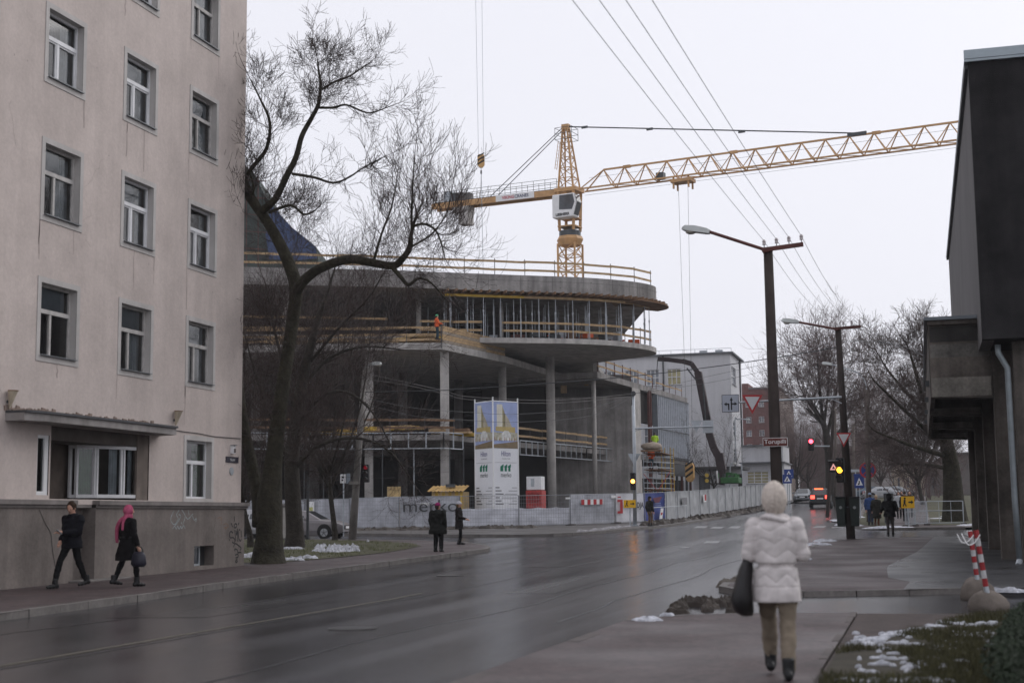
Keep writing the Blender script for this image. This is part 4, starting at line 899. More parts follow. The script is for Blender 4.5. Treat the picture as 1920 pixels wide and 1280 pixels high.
# span wires across the site corner
def wire(lab, grp, pts, r=.014, m=None):
    tag(MB().path(spline(pts, 8), r, 4).build('span_wire', m or M_steel_d, fix=False), lab, 'wire', grp)
top_m = onY(1187.5, 738, YM); top_l = onY(683, 700, YP)
for dz in (0, .25):
    a_ = top_l-Vector((0, 0, dz)); b_ = top_m-Vector((0, 0, dz*.6))
    mid = [D(x, y+dz*22, zc_of(a_)+(zc_of(b_)-zc_of(a_))*k) for (x, y, k) in ((760, 716, .15), (835, 733, .3), (885, 744, .4), (1040, 750, .7))]
    wire('sagging span wire from the concrete lamp post to the signal mast', 'span wires at the site corner', [a_]+mid+[b_], .010, m=mat('wire_grey', (.16, .15, .15), .6, .1, 2))
    a2 = onY(676, 790-0*dz, YP)-Vector((0, 0, dz)); mid = [D(x, y+dz*60, zc_of(a2)+(zc_of(b_)-zc_of(a2))*k) for (x, y, k) in ((780, 765, .2), (870, 772, .4), (970, 776, .6), (1108, 764, .85))]
    wire('low span wire crossing before the banner tower', 'low span wires at the site corner', [onY(677, 745, YP)-Vector((0, 0, dz))]+mid+[b_], .009)
a_ = onY(672, 735, YP); b_ = onY(1568, 651, 57.9)
wire('long dark span wire rising to the leaning pole', 'long span wires', [a_]+[D(x, y, zc_of(a_)+(zc_of(b_)-zc_of(a_))*k) for (x, y, k) in ((835, 731, .2), (1110, 712, .5), (1300, 692, .7), (1450, 671, .87))]+[b_], .018)
b2_ = onY(1575, 640, 57.9); e_ = onY(1742, 668, 58); wire('thin span wire from the leaning pole to the concrete hall', 'hall wires', [b2_, D(1640, 640, 62), D(1700, 652, 60), Vector((FX0-.02, 58, e_.z))], .012)
for (y0_, y1_) in ((740, 636), (752, 642)):
    wire('faint span wire from the mast towards the leaning pole', 'faint span wires', [top_m, D(1330, y0_-35, 76), D(1450, y0_-62, 67), onY(1571, y1_, 57.9)], .008)
# ------------------------------------------------------------ concrete building under construction
site = thing('unfinished_building', 'curved concrete building under construction with bare columns and props', 'building', (-28, 108, zg(108)))
def XY(v): return Vector((v.x, v.y, 0))
Ztop = D(1155, 524, 107).z; Zb1 = ZAT(D(1155, 524, 107), 554)
edge1 = [onZ(px, py, Ztop) for px, py in ((250, 493), (450, 500), (600, 503.5), (720, 506), (837, 510.5), (953, 515), (1040, 518), (1090, 520), (1130, 522.5), (1155, 524.5), (1180, 527), (1201, 530), (1216, 533), (1226, 536), (1230, 539), (1228, 542), (1215, 545))]
def smooth_path(P, k=3): return [Vector(p) for p in spline([tuple(p) for p in P], k)]
edge1s = smooth_path(edge1, 3)
BACK = 140.
def slab(name, path, z0, z1, m, back=BACK):
    bl = D(250, 900, back); br = XY(path[-1]).lerp(XY(D(1150, 900, back)), .8)
    poly = [Vector((p.x, p.y, z0)) for p in path]+[Vector((br.x, br.y, z0)), Vector((bl.x, bl.y, z0))]
    mb = MB().prism(poly, (0, 0, z1-z0))
    bm = bmesh.new(); me = mb.mesh(name, m, site.location); bm.from_mesh(me); bmesh.ops.triangulate(bm, faces=[f for f in bm.faces if len(f.verts) > 4]); bm.to_mesh(me); bm.free()
    o = bpy.data.objects.new(name, me); COL.objects.link(o); o.parent = site; return o
slab('roof_slab', edge1s, Zb1, Ztop, M_conc)
def inset(path, d):
    out = []
    for i, p in enumerate(path):
        t = XY(path[min(i+1, len(path)-1)]-path[max(i-1, 0)]).normalized(); n = Vector((-t.y, t.x, 0))
        out.append(p+n*d)
    return out
def walk(path, step, start=0.):
    acc = start; out = []; L = 0
    for a, b in zip(path, path[1:]):
        l = (b-a).length
        while acc <= L+l:
            t = (acc-L)/l; out.append((a.lerp(b, t), (b-a).normalized())); acc += step
        L += l
    return out
def railing(path, z, h, boards, post_step=2.3, m=M_wood, bw=.16, pm=M_steel_d, parent=site, pr=.03):
    W = walk(path, post_step)
    for (p, t) in W: MB().tube((p.x, p.y, z), (p.x, p.y, z+h+.08), pr, n=5).build('railing_post', pm, parent)
    for (a, _), (b, _) in zip(W[::1], W[1::1]):
        for hb in boards:
            j = random.uniform(-.03, .03); e = (b-a)*.04
            MB().bar((a.x-e.x, a.y-e.y, z+hb+j), (b.x+e.x, b.y+e.y, z+hb+random.uniform(-.04, .04)), .04, bw).build('railing_board', m, parent)
railing([p for p in inset(edge1s[3:], .25)][:-3], Ztop, 1.15, (.42, 1.02))
# board and panel joints, tie holes on the rim
jm = mat('joint_dark', (.10, .095, .09), .9, .2, 3)
for (p, t) in walk(edge1s, 2.45, .6):
    n = Vector((t.y, -t.x, 0)); n = n if n.dot(Vector((CF[0], CF[1], 0))) < 0 else -n
    MB().bar(p+n*.004+Vector((0, 0, Zb1-Ztop+.02)), p+n*.004-Vector((0, 0, .02)), .02, .012, n).build('panel_joint', jm, site)
    for dz in (.35, .85): c = p+t*.6+n*.004+Vector((0, 0, Zb1-Ztop+dz)); MB().disc(c, n, .035, .012, 8).build('tie_hole', jm, site)
for z in (Ztop-.42,):
    for a, b in zip(edge1s, edge1s[1:]):
        t = XY(b-a).normalized(); n = Vector((t.y, -t.x, 0)); n = n if n.dot(Vector((CF[0], CF[1], 0))) < 0 else -n
        if n.y < .3: MB().bar(Vector((a.x, a.y, z))+n*.003, Vector((b.x, b.y, z))+n*.003, .012, .018).build('board_joint', jm, site)
# slab 2 with its rounded nose
Z2b = D(1155, 648, 107).z; Z2t = ZAT(D(1155, 648, 107), 638.5)
edge2 = smooth_path([onZ(px, py, Z2b) for px, py in ((250, 632), (450, 636), (700, 640), (945, 642.5), (1000, 643), (1060, 644), (1110, 645.6), (1155, 648.2), (1190, 652), (1215, 656), (1227, 659.4), (1231, 662.5), (1226, 665.5), (1200, 670), (1150, 676), (1113, 681))], 3)
slab('floor_slab', edge2, Z2b, Z2t, M_conc_l)
i0 = next(i for i, p in enumerate(edge2) if zc_of(p) > 0 and p.x > onZ(945, 642.5, Z2b).x-.01)
nose2 = edge2[i0:i0+26]
railing(inset(nose2, .25), Z2t, 1.25, (.55, 1.15), 2.0)
railing([onZ(px, py, Z2b) for px, py in ((450, 637), (600, 639), (780, 641))], Z2t, 1.6, (.5, 1.3), 2.6)
railing([onZ(px, py, Z2b) for px, py in ((790, 641), (860, 642), (938, 642.5))], Z2t, 1.25, (.55, 1.15), 2.2)
# formwork: joists, yellow beams, props
fw = [p for p in edge1s if p.x > onZ(800, 509, Ztop).x]
fwo = inset(fw, -.75)
def thin_deck(path, z, h, m, name, w=3.0):
    a = path; b = inset(path, w); mb = MB()
    for i in range(len(a)-1):
        q = [a[i], a[i+1], b[i+1], b[i]]; mb.prism([(p.x, p.y, z) for p in q], (0, 0, h))
    return mb.build(name, m, site)
zj = Zb1-.42
for (p, t) in walk(fwo, .62):
    n = Vector((-t.y, t.x, 0)); a = p+n*random.uniform(-.12, .2); b = p+n*2.6
    MB().bar((a.x, a.y, zj+.30), (b.x, b.y, zj+.30), .09, .2).build('formwork_joist', M_wood_d, site)
thin_deck([p for p in inset(fw, .02) if p.x < onZ(1216, 533, Ztop).x], Zb1-.022, .02, mat('formply', (.20, .14, .09), .7, .25, 2), 'formwork_sheet', 3.0)
nz_ = [p for p in fw if p.x > onZ(1175, 526, Ztop).x]
thin_deck(inset(nz_, -.95), zj+.06, .06, M_wood_d, 'formwork_platform', 1.6)
for (a, b) in zip(walk(inset(fw, .5), 3.0), walk(inset(fw, .5), 3.0)[1:]):
    MB().bar((a[0].x, a[0].y, zj+.08), (b[0].x, b[0].y, zj+.08), .12, .18).build('formwork_beam', M_wood_y if a[0].x < onZ(950, 515, Ztop).x else M_wood, site)
for (d, st, s0) in ((.55, 1.35, .3), (1.6, 1.5, .9), (3.0, 1.6, .5), (4.6, 1.9, 1.2), (6.4, 2.1, .2), (8.4, 2.4, .7)):
    for (p, t) in walk(inset(fw, d), st, s0):
        p = p+Vector((random.uniform(-.15, .15), random.uniform(-.15, .15), 0))
        MB().tube((p.x, p.y, Z2t), (p.x, p.y, Z2t+1.9), .04, n=6).tube((p.x, p.y, Z2t+1.9), (p.x, p.y, zj+.0), .03, n=6).box((p.x, p.y, Z2t+1.9), (.1, .1, .14)).build('steel_prop', M_galv, site)
# stored materials on the floor
for k in range(70):
    p, t = random.choice(walk(inset(nose2, random.uniform(1.2, 6)), .7)); s = random.choice([(.9, .6, .5), (1.6, .1, .12), (.5, .5, .7), (1.2, .25, .3)])
    MB().box((p.x, p.y, Z2t+s[2]/2+random.choice([0, .0, .25])), s, random.uniform(0, 3)).build('stored_material', random.choice([M_steel_d, M_wood_d, M_rust, M_galv, M_black, M_orange]), site)
# terrace on the left at the same level
cor = D(830, 655, 99); Z3b = cor.z; Z3t = ZAT(cor, 642)
e3 = [onZ(px, py, Z3b) for px, py in ((250, 664), (440, 661), (600, 657.5), (700, 656), (830, 655), (950, 680))]
slab('terrace_slab', e3, Z3b, Z3t, M_conc_l, 136)
side = [e3[4], e3[5]]
n_b = 6
for k in range(n_b):
    for (a, b) in ((0, .34), (.34, .66), (.66, .97)):
        p, q = side[0].lerp(side[1], a), side[0].lerp(side[1], b)
        MB().bar((p.x, p.y, Z3t+.1+k*.2), (q.x, q.y, Z3t+.1+k*.2), .04, .18).build('parapet_board', M_wood if (k+int(a*9)) % 3 else mat('timber_grey', (.30, .25, .2), .8, .25, 3), site)
for k in range(8):
    p = side[0].lerp(side[1], k/7.3); MB().tube((p.x-.08, p.y-.05, Z3b+.1), (p.x-.08, p.y-.05, Z3t+1.35), .03, n=5).build('parapet_post', M_steel_d, site)
railing([e3[1]+Vector((0, .3, 0)), e3[2]+Vector((0, .3, 0)), e3[3]+Vector((0, .3, 0)), e3[4]+Vector((-.1, .3, 0))], Z3t, 1.2, (.25, .6, 1.1), 2.4)
for k in range(16):
    p = e3[1].lerp(e3[4], random.uniform(.1, .97))+Vector((0, random.uniform(.8, 4), 0)); MB().box((p.x, p.y, Z3t+.12+random.uniform(0, .5)), (random.uniform(1.2, 3), random.uniform(.4, 1), random.uniform(.1, .35)), random.uniform(-.4, .4)).build('timber_stack', random.choice([M_wood, M_ply, M_wood_y, M_wood_d]), site)
# columns
def column(px, zc, z0, z1, r, m=M_conc_l, n=16, name='column'):
    p = D(px, 800, zc); z0 = zg(p.y)+.05 if z0 is None else z0
    MB().path([(p.x, p.y, z0), (p.x, p.y, z1)], r, n).build(name, m, site, smooth=n > 8)
def sqcol(px, zc, z0, z1, w, m=M_conc_l):
    p = D(px, 800, zc); z0 = zg(p.y)+.05 if z0 is None else z0
    MB().box((p.x, p.y, (z0+z1)/2), (w, w, z1-z0), YAW*-1).build('column', m, site)
sqcol(692, 100, None, Z3b, .56); sqcol(834, 99.9, None, Z3b, .60); column(943, 110.5, None, Z3b, .30); column(1033, 113, None, Z2b, .36); column(1114, 119, None, Z2b-1.35, .2)
p = D(1117, 700, 119); MB().box((p.x, p.y, Z2b-.68), (.5, .5, 1.34), -YAW).build('column_head', M_conc_l, site)
column(785.5, 106, Z2t, Zb1-.02, .20); column(942, 106.5, Z2t, Zb1-.3, .18); sqcol(536, 101.5, Z3t, Zb1-.02, .5)
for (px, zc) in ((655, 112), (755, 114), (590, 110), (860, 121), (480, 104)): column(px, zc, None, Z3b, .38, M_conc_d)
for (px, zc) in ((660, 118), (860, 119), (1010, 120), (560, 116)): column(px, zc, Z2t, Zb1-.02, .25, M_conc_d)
# inner walls with deep-floor shade in their colour, lift core, grey wall at the right
def vwall(name, pxa, zca, pxb, zcb, z0, z1, m, th=.25):
    a, b = D(pxa, 900, zca), D(pxb, 900, zcb); n = XY(b-a).normalized().cross(Vector((0, 0, 1)))
    n = -n if n.y < 0 else n
    MB().prism([(a.x, a.y, z0), (b.x, b.y, z0), (b.x+n.x*th, b.y+n.y*th, z0), (a.x+n.x*th, a.y+n.y*th, z0)], (0, 0, z1-z0)).build(name, m, site)
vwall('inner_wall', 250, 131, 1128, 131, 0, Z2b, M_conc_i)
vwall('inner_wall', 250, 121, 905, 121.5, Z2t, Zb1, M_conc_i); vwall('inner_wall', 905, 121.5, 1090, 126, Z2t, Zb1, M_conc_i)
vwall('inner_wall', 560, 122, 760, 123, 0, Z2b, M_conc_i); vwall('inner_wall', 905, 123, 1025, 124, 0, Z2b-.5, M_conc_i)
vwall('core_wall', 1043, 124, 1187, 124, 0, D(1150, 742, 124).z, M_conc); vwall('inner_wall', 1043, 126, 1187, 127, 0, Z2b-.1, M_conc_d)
for (x0, x1, y0, y1) in ((1052, 1064, 723, 737), (1096, 1104, 714, 723)):
    a = D(x0, y0, 123.8); b = D(x1, y1, 123.8); MB().b2((a.x, a.y-.15, b.z), (b.x, a.y, a.z)).build('timber_hatch', M_wood, site)
# mezzanine with light steel framing on its edge
Zm = D(834, 826, 98.2).z
em = [onZ(px, py, Zm) for px, py in ((250, 823), (460, 826), (700, 826.5), (832, 825), (868, 827.5), (975, 838.5), (1100, 849), (1195, 856.5))]
slab('mezzanine_slab', inset(em, .35), Zm+.05, Zm+.42, M_conc, 130)
HF = .54
def frame_edge(a, b, n, zlo, zhi):
    for z in (zlo, zhi): MB().bar((a.x, a.y, z), (b.x, b.y, z), .08, .07).build('frame_rail', M_galv, site)
    for k in range(n+1):
        p = a.lerp(b, k/n); MB().bar((p.x, p.y, zlo+.035), (p.x, p.y, zhi-.035), .07, .07).build('frame_stud', M_galv, site)
frame_edge(em[1], em[2], 6, Zm-HF, Zm+HF); frame_edge(em[2], em[3], 4, Zm-HF, Zm+HF); frame_edge(em[3], em[4], 2, Zm-HF, Zm+HF); frame_edge(em[5], em[6], 12, Zm-HF, Zm+HF); frame_edge(em[6], em[7], 8, Zm-HF, Zm+HF)
for (px) in (571, 607, 665, 717, 776, 843, 869):
    a, b = (em[2], em[3]) if px > 700 else (em[1], em[2]); p = onZ(px, 826, Zm); MB().tube((p.x, p.y, zg(p.y)), (p.x, p.y, Zm-HF), .04, n=6).build('facade_post', M_steel_d if px % 2 else M_galv, site)
railing([e+Vector((0, .5, 0)) for e in em[1:5]], Zm+.42, 1.15, (.5, 1.05), 2.4, M_wood_d)
railing([e+Vector((-.3, .3, 0)) for e in em[5:8]], Zm+.42, 1.2, (.5, 1.1), 2.2, M_wood)
for k in range(16):
    p = em[1].lerp(em[4], random.uniform(.2, .98))+Vector((0, random.uniform(.6, 3), 0)); MB().box((p.x, p.y, Zm+.55+random.uniform(0, .6)), (random.uniform(1.2, 3.4), random.uniform(.3, 1), random.uniform(.1, .3)), random.uniform(-.2, .2), random.uniform(-.1, .1)).build('timber_stack', random.choice([M_wood_y, M_ply, M_wood, M_wood_y, M_wood_d]), site)
# right wing running back along the street
A_, B_ = D(1122, 697, 118), D(1291, 745, 146); Zr = A_.z
def wing(px): # plan point on the wing front at a pixel column
    a, b = XY(A_), XY(B_); d = ray(px, 800); k = np.cross([b.x-a.x, b.y-a.y], [d[0], d[1]]); t = (d[0]*a.y-d[1]*a.x)/(d[1]*(b.x-a.x)-d[0]*(b.y-a.y)); return a.lerp(b, t)
_wt = (XY(B_)-XY(A_)).normalized(); WN = Vector((_wt.y, -_wt.x, 0))
wp = [wing(x) for x in (1122, 1150, 1187, 1200, 1232, 1290, 1302)]
bk = XY(D(1150, 900, 150))
def wslab(name, pts, z0, z1, m, back=9):
    t = (pts[-1]-pts[0]).normalized(); n = Vector((-t.y, t.x, 0)); poly = list(pts)+[pts[-1]+n*back, pts[0]+n*back]; MB().prism([(p.x, p.y, z0) for p in poly], (0, 0, z1-z0)).build(name, m, site)
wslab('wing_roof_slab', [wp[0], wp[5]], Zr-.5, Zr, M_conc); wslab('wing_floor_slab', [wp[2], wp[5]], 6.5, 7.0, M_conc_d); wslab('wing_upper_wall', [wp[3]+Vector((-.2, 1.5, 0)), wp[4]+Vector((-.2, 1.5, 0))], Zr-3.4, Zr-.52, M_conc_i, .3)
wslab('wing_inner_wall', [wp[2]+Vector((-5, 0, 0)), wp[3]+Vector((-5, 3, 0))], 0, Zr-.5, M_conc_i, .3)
railing([wp[0].copy(), wp[1], wp[2], wp[3], wp[4]], Zr, 1.15, (.5, 1.05), 2.4, M_wood, .14, M_rust, pr=.05); railing([wp[4], wp[5]], Zr, .8, (.6,), 2.4, M_wood, .12, M_rust)
for (a, b, m) in ((1187, 1200, M_conc_l),):
    p, q = wing(a), wing(b); MB().prism([(p.x, p.y-.1, 1), (q.x, q.y-.1, 1), (q.x, q.y+.5, 1), (p.x, p.y+.5, 1)], (0, 0, Zr-1.5)).build('column', m, site)
for px in (1216, 1219): 
    p = wing(px); MB().box((p.x, p.y+.3, (Zr+.5)/2), (.22, .22, Zr-1.2)).build('steel_column', M_rust, site)
for px in (1250, 1257, 1266, 1275, 1284, 1291):
    p = wing(px); MB().box((p.x, p.y+.3, 4.2), (.22, .22, 4.5)).build('steel_column', M_rust if px % 2 else M_steel_d, site)
p, q = wing(1232), wing(1290); N_ = 17
for k in range(N_+1):
    a = p.lerp(q, k/N_); MB().box((a.x, a.y, (6.95+Zr-.55)/2), (.24, .10, Zr-7.5), math.atan2(WN.y, WN.x)).build('wall_stud', mat('stud_steel', (.55, .58, .63), .5, .15, 3, metal=.2), site)
for z in (7.05, 9.6, Zr-.56): MB().bar((p.x+WN.x*.1, p.y+WN.y*.1, z), (q.x+WN.x*.1, q.y+WN.y*.1, z), .06, .1).build('stud_rail', M_steel_d, site)
MB().prism([(*(p-WN*.16).xy, 6.95), (*(q-WN*.16).xy, 6.95), (*(q-WN*.22).xy, 6.95), (*(p-WN*.22).xy, 6.95)], (0, 0, Zr-7.5)).build('stud_backing', mat('insulation_board', (.10, .11, .13), .8, .15, 1), site)
a = wing(1229); MB().box((a.x, a.y, (6.95+Zr-.55)/2), (.5, .1, Zr-7.5)).build('corner_panel', mat('panel_grey', (.16, .18, .20), .6, .15, 2), site)
MB().prism([(*(p+WN*.1).xy, 5.3), (*(q+WN*.1).xy, 5.3), (*q.xy, 5.3), (*p.xy, 5.3)], (0, 0, 1.15)).build('fascia_band', mat('fascia_dark', (.07, .072, .078), .6, .2, 2), site)
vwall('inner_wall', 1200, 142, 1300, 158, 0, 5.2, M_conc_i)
# sloped tower part behind the trees, with net and blue sheeting
tw = [D(px, py, 122) for px, py in ((330, 505), (330, 295), (452, 305), (474, 322), (497, 368), (516, 392), (545, 425), (592, 462), (600, 505))]
back = Vector((XY(Vector(CF)).x*9, XY(Vector(CF)).y*9, 0))
MB().prism(tw, back).build('tower_core', mat('debris_net', (.055, .07, .065), .9, .35, 1, .3, 8), site)
MB().prism([D(px, py, 121.8) for px, py in ((508, 386), (520, 396), (547, 426), (592, 462), (594, 484), (556, 488), (505, 486), (498, 440))], back*.01).build('blue_sheeting', mat('blue_tarp', (.045, .07, .15), .6, .3, 1.2, .3, 4), site)
for y in (340, 372, 404, 436, 468): MB().bar(D(330, y-12, 121.7), D(500, y, 121.7), .05, .06).build('scaffold_ledger', M_rust, site)
for x in (440, 462, 484): MB().bar(D(x, 330, 121.6), D(x, 500, 121.6), .06, .06).build('scaffold_standard', M_rust, site)
# scaffold tower
c0, c1 = D(1207, 900, 113), D(1258, 900, 116); zb = zg(113); sc = thing('scaffold_tower', 'steel scaffold tower with ladder rungs beside the studded wall', 'scaffold', (c0.x, c0.y, zb))
zt_ = ZAT(c0, 850); off_ = Vector((0, 1.6, 0))
for k in range(4):
    p = XY(c0).lerp(XY(c1), k/3)
    for o in (Vector(), off_): MB().tube((p.x+o.x, p.y+o.y, zb), (p.x+o.x, p.y+o.y, zt_+.6), .035, n=6).build('standard', M_wood_y if k in (2, 3) else M_galv, sc)
for z in np.arange(zb+.5, zt_, .42):
    for o in (Vector(), off_): MB().bar((c0.x, c0.y+o.y, z), (c1.x, c1.y+o.y, z), .05, .05).build('ledger', M_galv if int(z*7) % 3 else M_rust, sc)
for z in (zb+2.0, zt_-1.3, zt_): MB().b2((c0.x, min(c0.y, c1.y), z), (c1.x, c1.y+1.5, z+.05)).build('platform', M_wood_d, sc)
for (a, b) in ((0, 1), (1, 0)): MB().tube((c0.x, c0.y-.04, zb+a*3+.3), (c1.x, c1.y-.04, zb+b*3+.6), .025, n=6).build('brace', M_red, sc)
p = D(1222, 836, 112.8); t = thing('canvas_bundle', 'tan canvas covered bundle lying above the scaffold tower', 'bundle', (p.x, p.y, p.z-.5))
mb = MB().ball(p, (.85, .6, .32), 16, 8)
for i, v in enumerate(mb.v): q = 1+.25*mnoise.noise(Vector(v)*2); mb.v[i] = (p.x+(v[0]-p.x)*q, p.y+(v[1]-p.y)*q, p.z+(v[2]-p.z)*q)
mb.build('canvas', mat('canvas_tan', (.40, .33, .27), .9, .2, 3, .3, 8), t, smooth=True); MB().b2((p.x-.8, p.y-.5, p.z-.45), (p.x+.8, p.y+.5, p.z-.3)).build('pallet', M_wood_d, t)
for s in (-.6, .6): MB().tube((p.x+s, p.y, zt_+.04), (p.x+s, p.y, p.z-.44), .04, n=6).build('trestle', M_steel_d, t)

# ------------------------------------------------------------ tower crane
zcM = 130.; mB = D(1070, 517, zcM); mx_, my_ = mB.x, mB.y
crane = thing('tower_crane', 'yellow tower crane rising behind the building with its jib to the right', 'crane', (mx_, my_, zg(my_)))
pm = Vector((mx_, my_, 0))
Zjb = ZAT(pm, 360); Zcab0 = ZAT(pm, 416); Zslew = ZAT(pm, 446); Ztp = ZAT(pm, 238)
tip = onZ(1795, 266, Zjb); jd = XY(tip-pm); jl = jd.length; jd.normalize(); js = Vector((-jd.y, jd.x, 0))
cend = onZ(815, 393, Zjb-.2); 
def lat_mast(z0, z1, w, bays, name):
    q = w/2; mb = MB(); C4 = [jd*q*a+js*q*b for a, b in ((1, 1), (-1, 1), (-1, -1), (1, -1))]
    for c in C4: MB().bar(pm+c+Vector((0, 0, z0)), pm+c+Vector((0, 0, z1)), .16, .16).build('mast_leg', M_crane, crane)
    h = (z1-z0)/bays
    for k in range(bays):
        for i in range(4):
            a, b = C4[i], C4[(i+1) % 4]; z = z0+k*h
            mb.bar(pm+a+Vector((0, 0, z)), pm+b+Vector((0, 0, z+h)) if k % 2 else pm+b+Vector((0, 0, z+h)), .07, .07); mb.bar(pm+a+Vector((0, 0, z+h)), pm+b+Vector((0, 0, z+h)), .07, .07)
            mb.bar(pm+b+Vector((0, 0, z)), pm+a+Vector((0, 0, z+h)), .05, .05) if k % 3 == 0 else None
    mb.build(name, M_crane, crane)
lat_mast(zg(my_), Zslew-.6, 1.7, 22, 'mast_bracing')
a0, a1 = Zslew-.6, Zslew
MB().path([pm+Vector((0, 0, Zslew-.75)), pm+Vector((0, 0, Zslew-.2)), pm+Vector((0, 0, Zslew+.1))], [1.0, 1.25, 1.1], 8).build('slewing_ring', M_crane, crane)
MB().path([pm+Vector((0, 0, Zslew+.1)), pm+Vector((0, 0, Zslew+.6))], [1.0, 1.0], 16).build('slewing_platform', M_steel_d, crane)
for a, b in ((1, 1), (-1, 1), (-1, -1), (1, -1)): MB().bar(pm+jd*.7*a+js*.7*b+Vector((0, 0, Zslew+.6)), pm+jd*.8*a+js*.8*b+Vector((0, 0, Zjb+.2)), .22, .22).build('turret_leg', M_crane, crane)
MB().boxm(Matrix.Translation(pm+Vector((0, 0, Zjb+.1))) @ Matrix.Rotation(math.atan2(jd.y, jd.x), 4, 'Z'), 2.2, 1.9, .35).build('turret_deck', M_crane, crane)
for k in range(2): MB().boxm(Matrix.Translation(pm+Vector((0, 0, Zslew+1.0+k*.8))) @ Matrix.Rotation(math.atan2(jd.y, jd.x), 4, 'Z'), 1.7, 1.7, .12).build('turret_frame', M_crane, crane)
# tower head
apex = pm+jd*(-.25)+Vector((0, 0, Ztp)); hb = [pm+jd*.75*a+js*.75*b+Vector((0, 0, Zjb+.25)) for a, b in ((1, 1), (-1, 1), (-1, -1), (1, -1))]; ht = [apex+jd*.22*a+js*.22*b for a, b in ((1, 1), (-1, 1), (-1, -1), (1, -1))]
for i in range(4): MB().bar(hb[i], ht[i], .14, .14).build('head_leg', M_crane, crane)
mb = MB()
for i in range(4):
    for k in range(6):
        t0, t1 = k/6, (k+1)/6; mb.bar(hb[i].lerp(ht[i], t0), hb[(i+1) % 4].lerp(ht[(i+1) % 4], t1), .06, .06); mb.bar(hb[i].lerp(ht[i], t1), hb[(i+1) % 4].lerp(ht[(i+1) % 4], t1), .06, .06)
mb.build('head_bracing', M_crane, crane)
MB().boxm(Matrix.Translation(apex+Vector((0, 0, .0))) @ Matrix.Rotation(math.atan2(jd.y, jd.x), 4, 'Z'), .7, .5, .5).build('head_sheave', M_crane, crane)
mb = MB(); pz = Ztp-1.25
for (a, b) in ((1, 1), (-1, 1), (-1, -1), (1, -1)):
    p = pm-jd*.2+jd*.85*a+js*.7*b; mb.tube((p.x, p.y, pz), (p.x, p.y, pz+1.1), .025, n=5)
for z in (0, .55, 1.1):
    for i in range(4):
        f_ = ((1, 1), (-1, 1), (-1, -1), (1, -1)); a, b = f_[i], f_[(i+1) % 4]; p = pm-jd*.2+jd*.85*a[0]+js*.7*a[1]; q = pm-jd*.2+jd*.85*b[0]+js*.7*b[1]; mb.tube((p.x, p.y, pz+z), (q.x, q.y, pz+z), .025, n=5)
mb.build('head_platform', M_steel_d, crane)
mb = MB(); l0 = pm-jd*1.35
for s in (-.2, .2): mb.tube((l0.x+js.x*s, l0.y+js.y*s, pz-2.6), (l0.x+jd.x*.4+js.x*s, l0.y+jd.y*.4+js.y*s, pz), .03, n=5)
for k in range(8): z = pz-2.5+k*.33; mb.tube((l0.x+jd.x*.05*k-js.x*.2, l0.y+jd.y*.05*k-js.y*.2, z), (l0.x+jd.x*.05*k+js.x*.2, l0.y+jd.y*.05*k+js.y*.2, z), .015, n=4)
mb.build('ladder', M_crane, crane)
# jib: triangular truss
JH, JW, LEN = 1.65, 1.25, jl*1.35
j0 = pm+jd*1.3
def jb(s, k): return j0+jd*s+js*(JW/2*k)+Vector((0, 0, Zjb))
def jt(s): return j0+jd*s+Vector((0, 0, Zjb+JH))
for k in (-1, 1): MB().bar(jb(0, k), jb(LEN, k), .13, .13).build('jib_bottom_chord', M_crane, crane)
MB().bar(jt(2.2), jt(LEN), .15, .15).build('jib_top_chord', M_crane, crane)
mb = MB(); BAY = 2.05; nb = int(LEN/BAY)
for k in (-1, 1): mb.bar(jb(.1, k), jt(2.2), .09, .09)
for i in range(1, nb):
    s = 2.2+(i-1)*BAY
    for k in (-1, 1):
        mb.bar(jt(s), jb(s+BAY*.5, k), .075, .075); mb.bar(jb(s+BAY*.5, k), jt(s+BAY), .075, .075)
    mb.bar(jb(s+BAY*.5, -1), jb(s+BAY*1.5, 1), .05, .05); mb.bar(jb(s+BAY*.5, -1), jb(s+BAY*.5, 1), .06, .06)
mb.build('jib_lacing', M_crane, crane)
MB().path([jb(1, -1)+Vector((0, 0, .9)), jb(LEN, -1)+Vector((0, 0, .9))], .012, 4).path([jb(0, 1)-Vector((0, 0, .35)), jb(LEN, 1)-Vector((0, 0, .3))], .012, 4).build('jib_cable', M_steel_d, crane)
for s in (1.5, 11.6, 24, 34): MB().bar(jt(s+3)-jd*.35, jt(s+3)+jd*.35, .2, .26).build('jib_joint', M_crane, crane)
tj = onZ(1610, 252, Zjb+JH); st_ = (XY(tj)-XY(j0)).dot(jd)
MB().tube(apex+jd*.3, jt(st_)+Vector((0, 0, .15)), .06, n=6).build('tie_bar', M_steel_d, crane)
for k in (.06, .3, .62): c = (apex+jd*.3).lerp(jt(st_), k); MB().bar(c-jd*.3, c+jd*.3, .14, .2).build('tie_joint', M_steel_d, crane)
MB().bar(jt(st_)-jd*1.0+Vector((0, 0, .1)), jt(st_)+jd*.6+Vector((0, 0, .1)), .2, .32).build('tie_anchor', M_steel_d, crane)
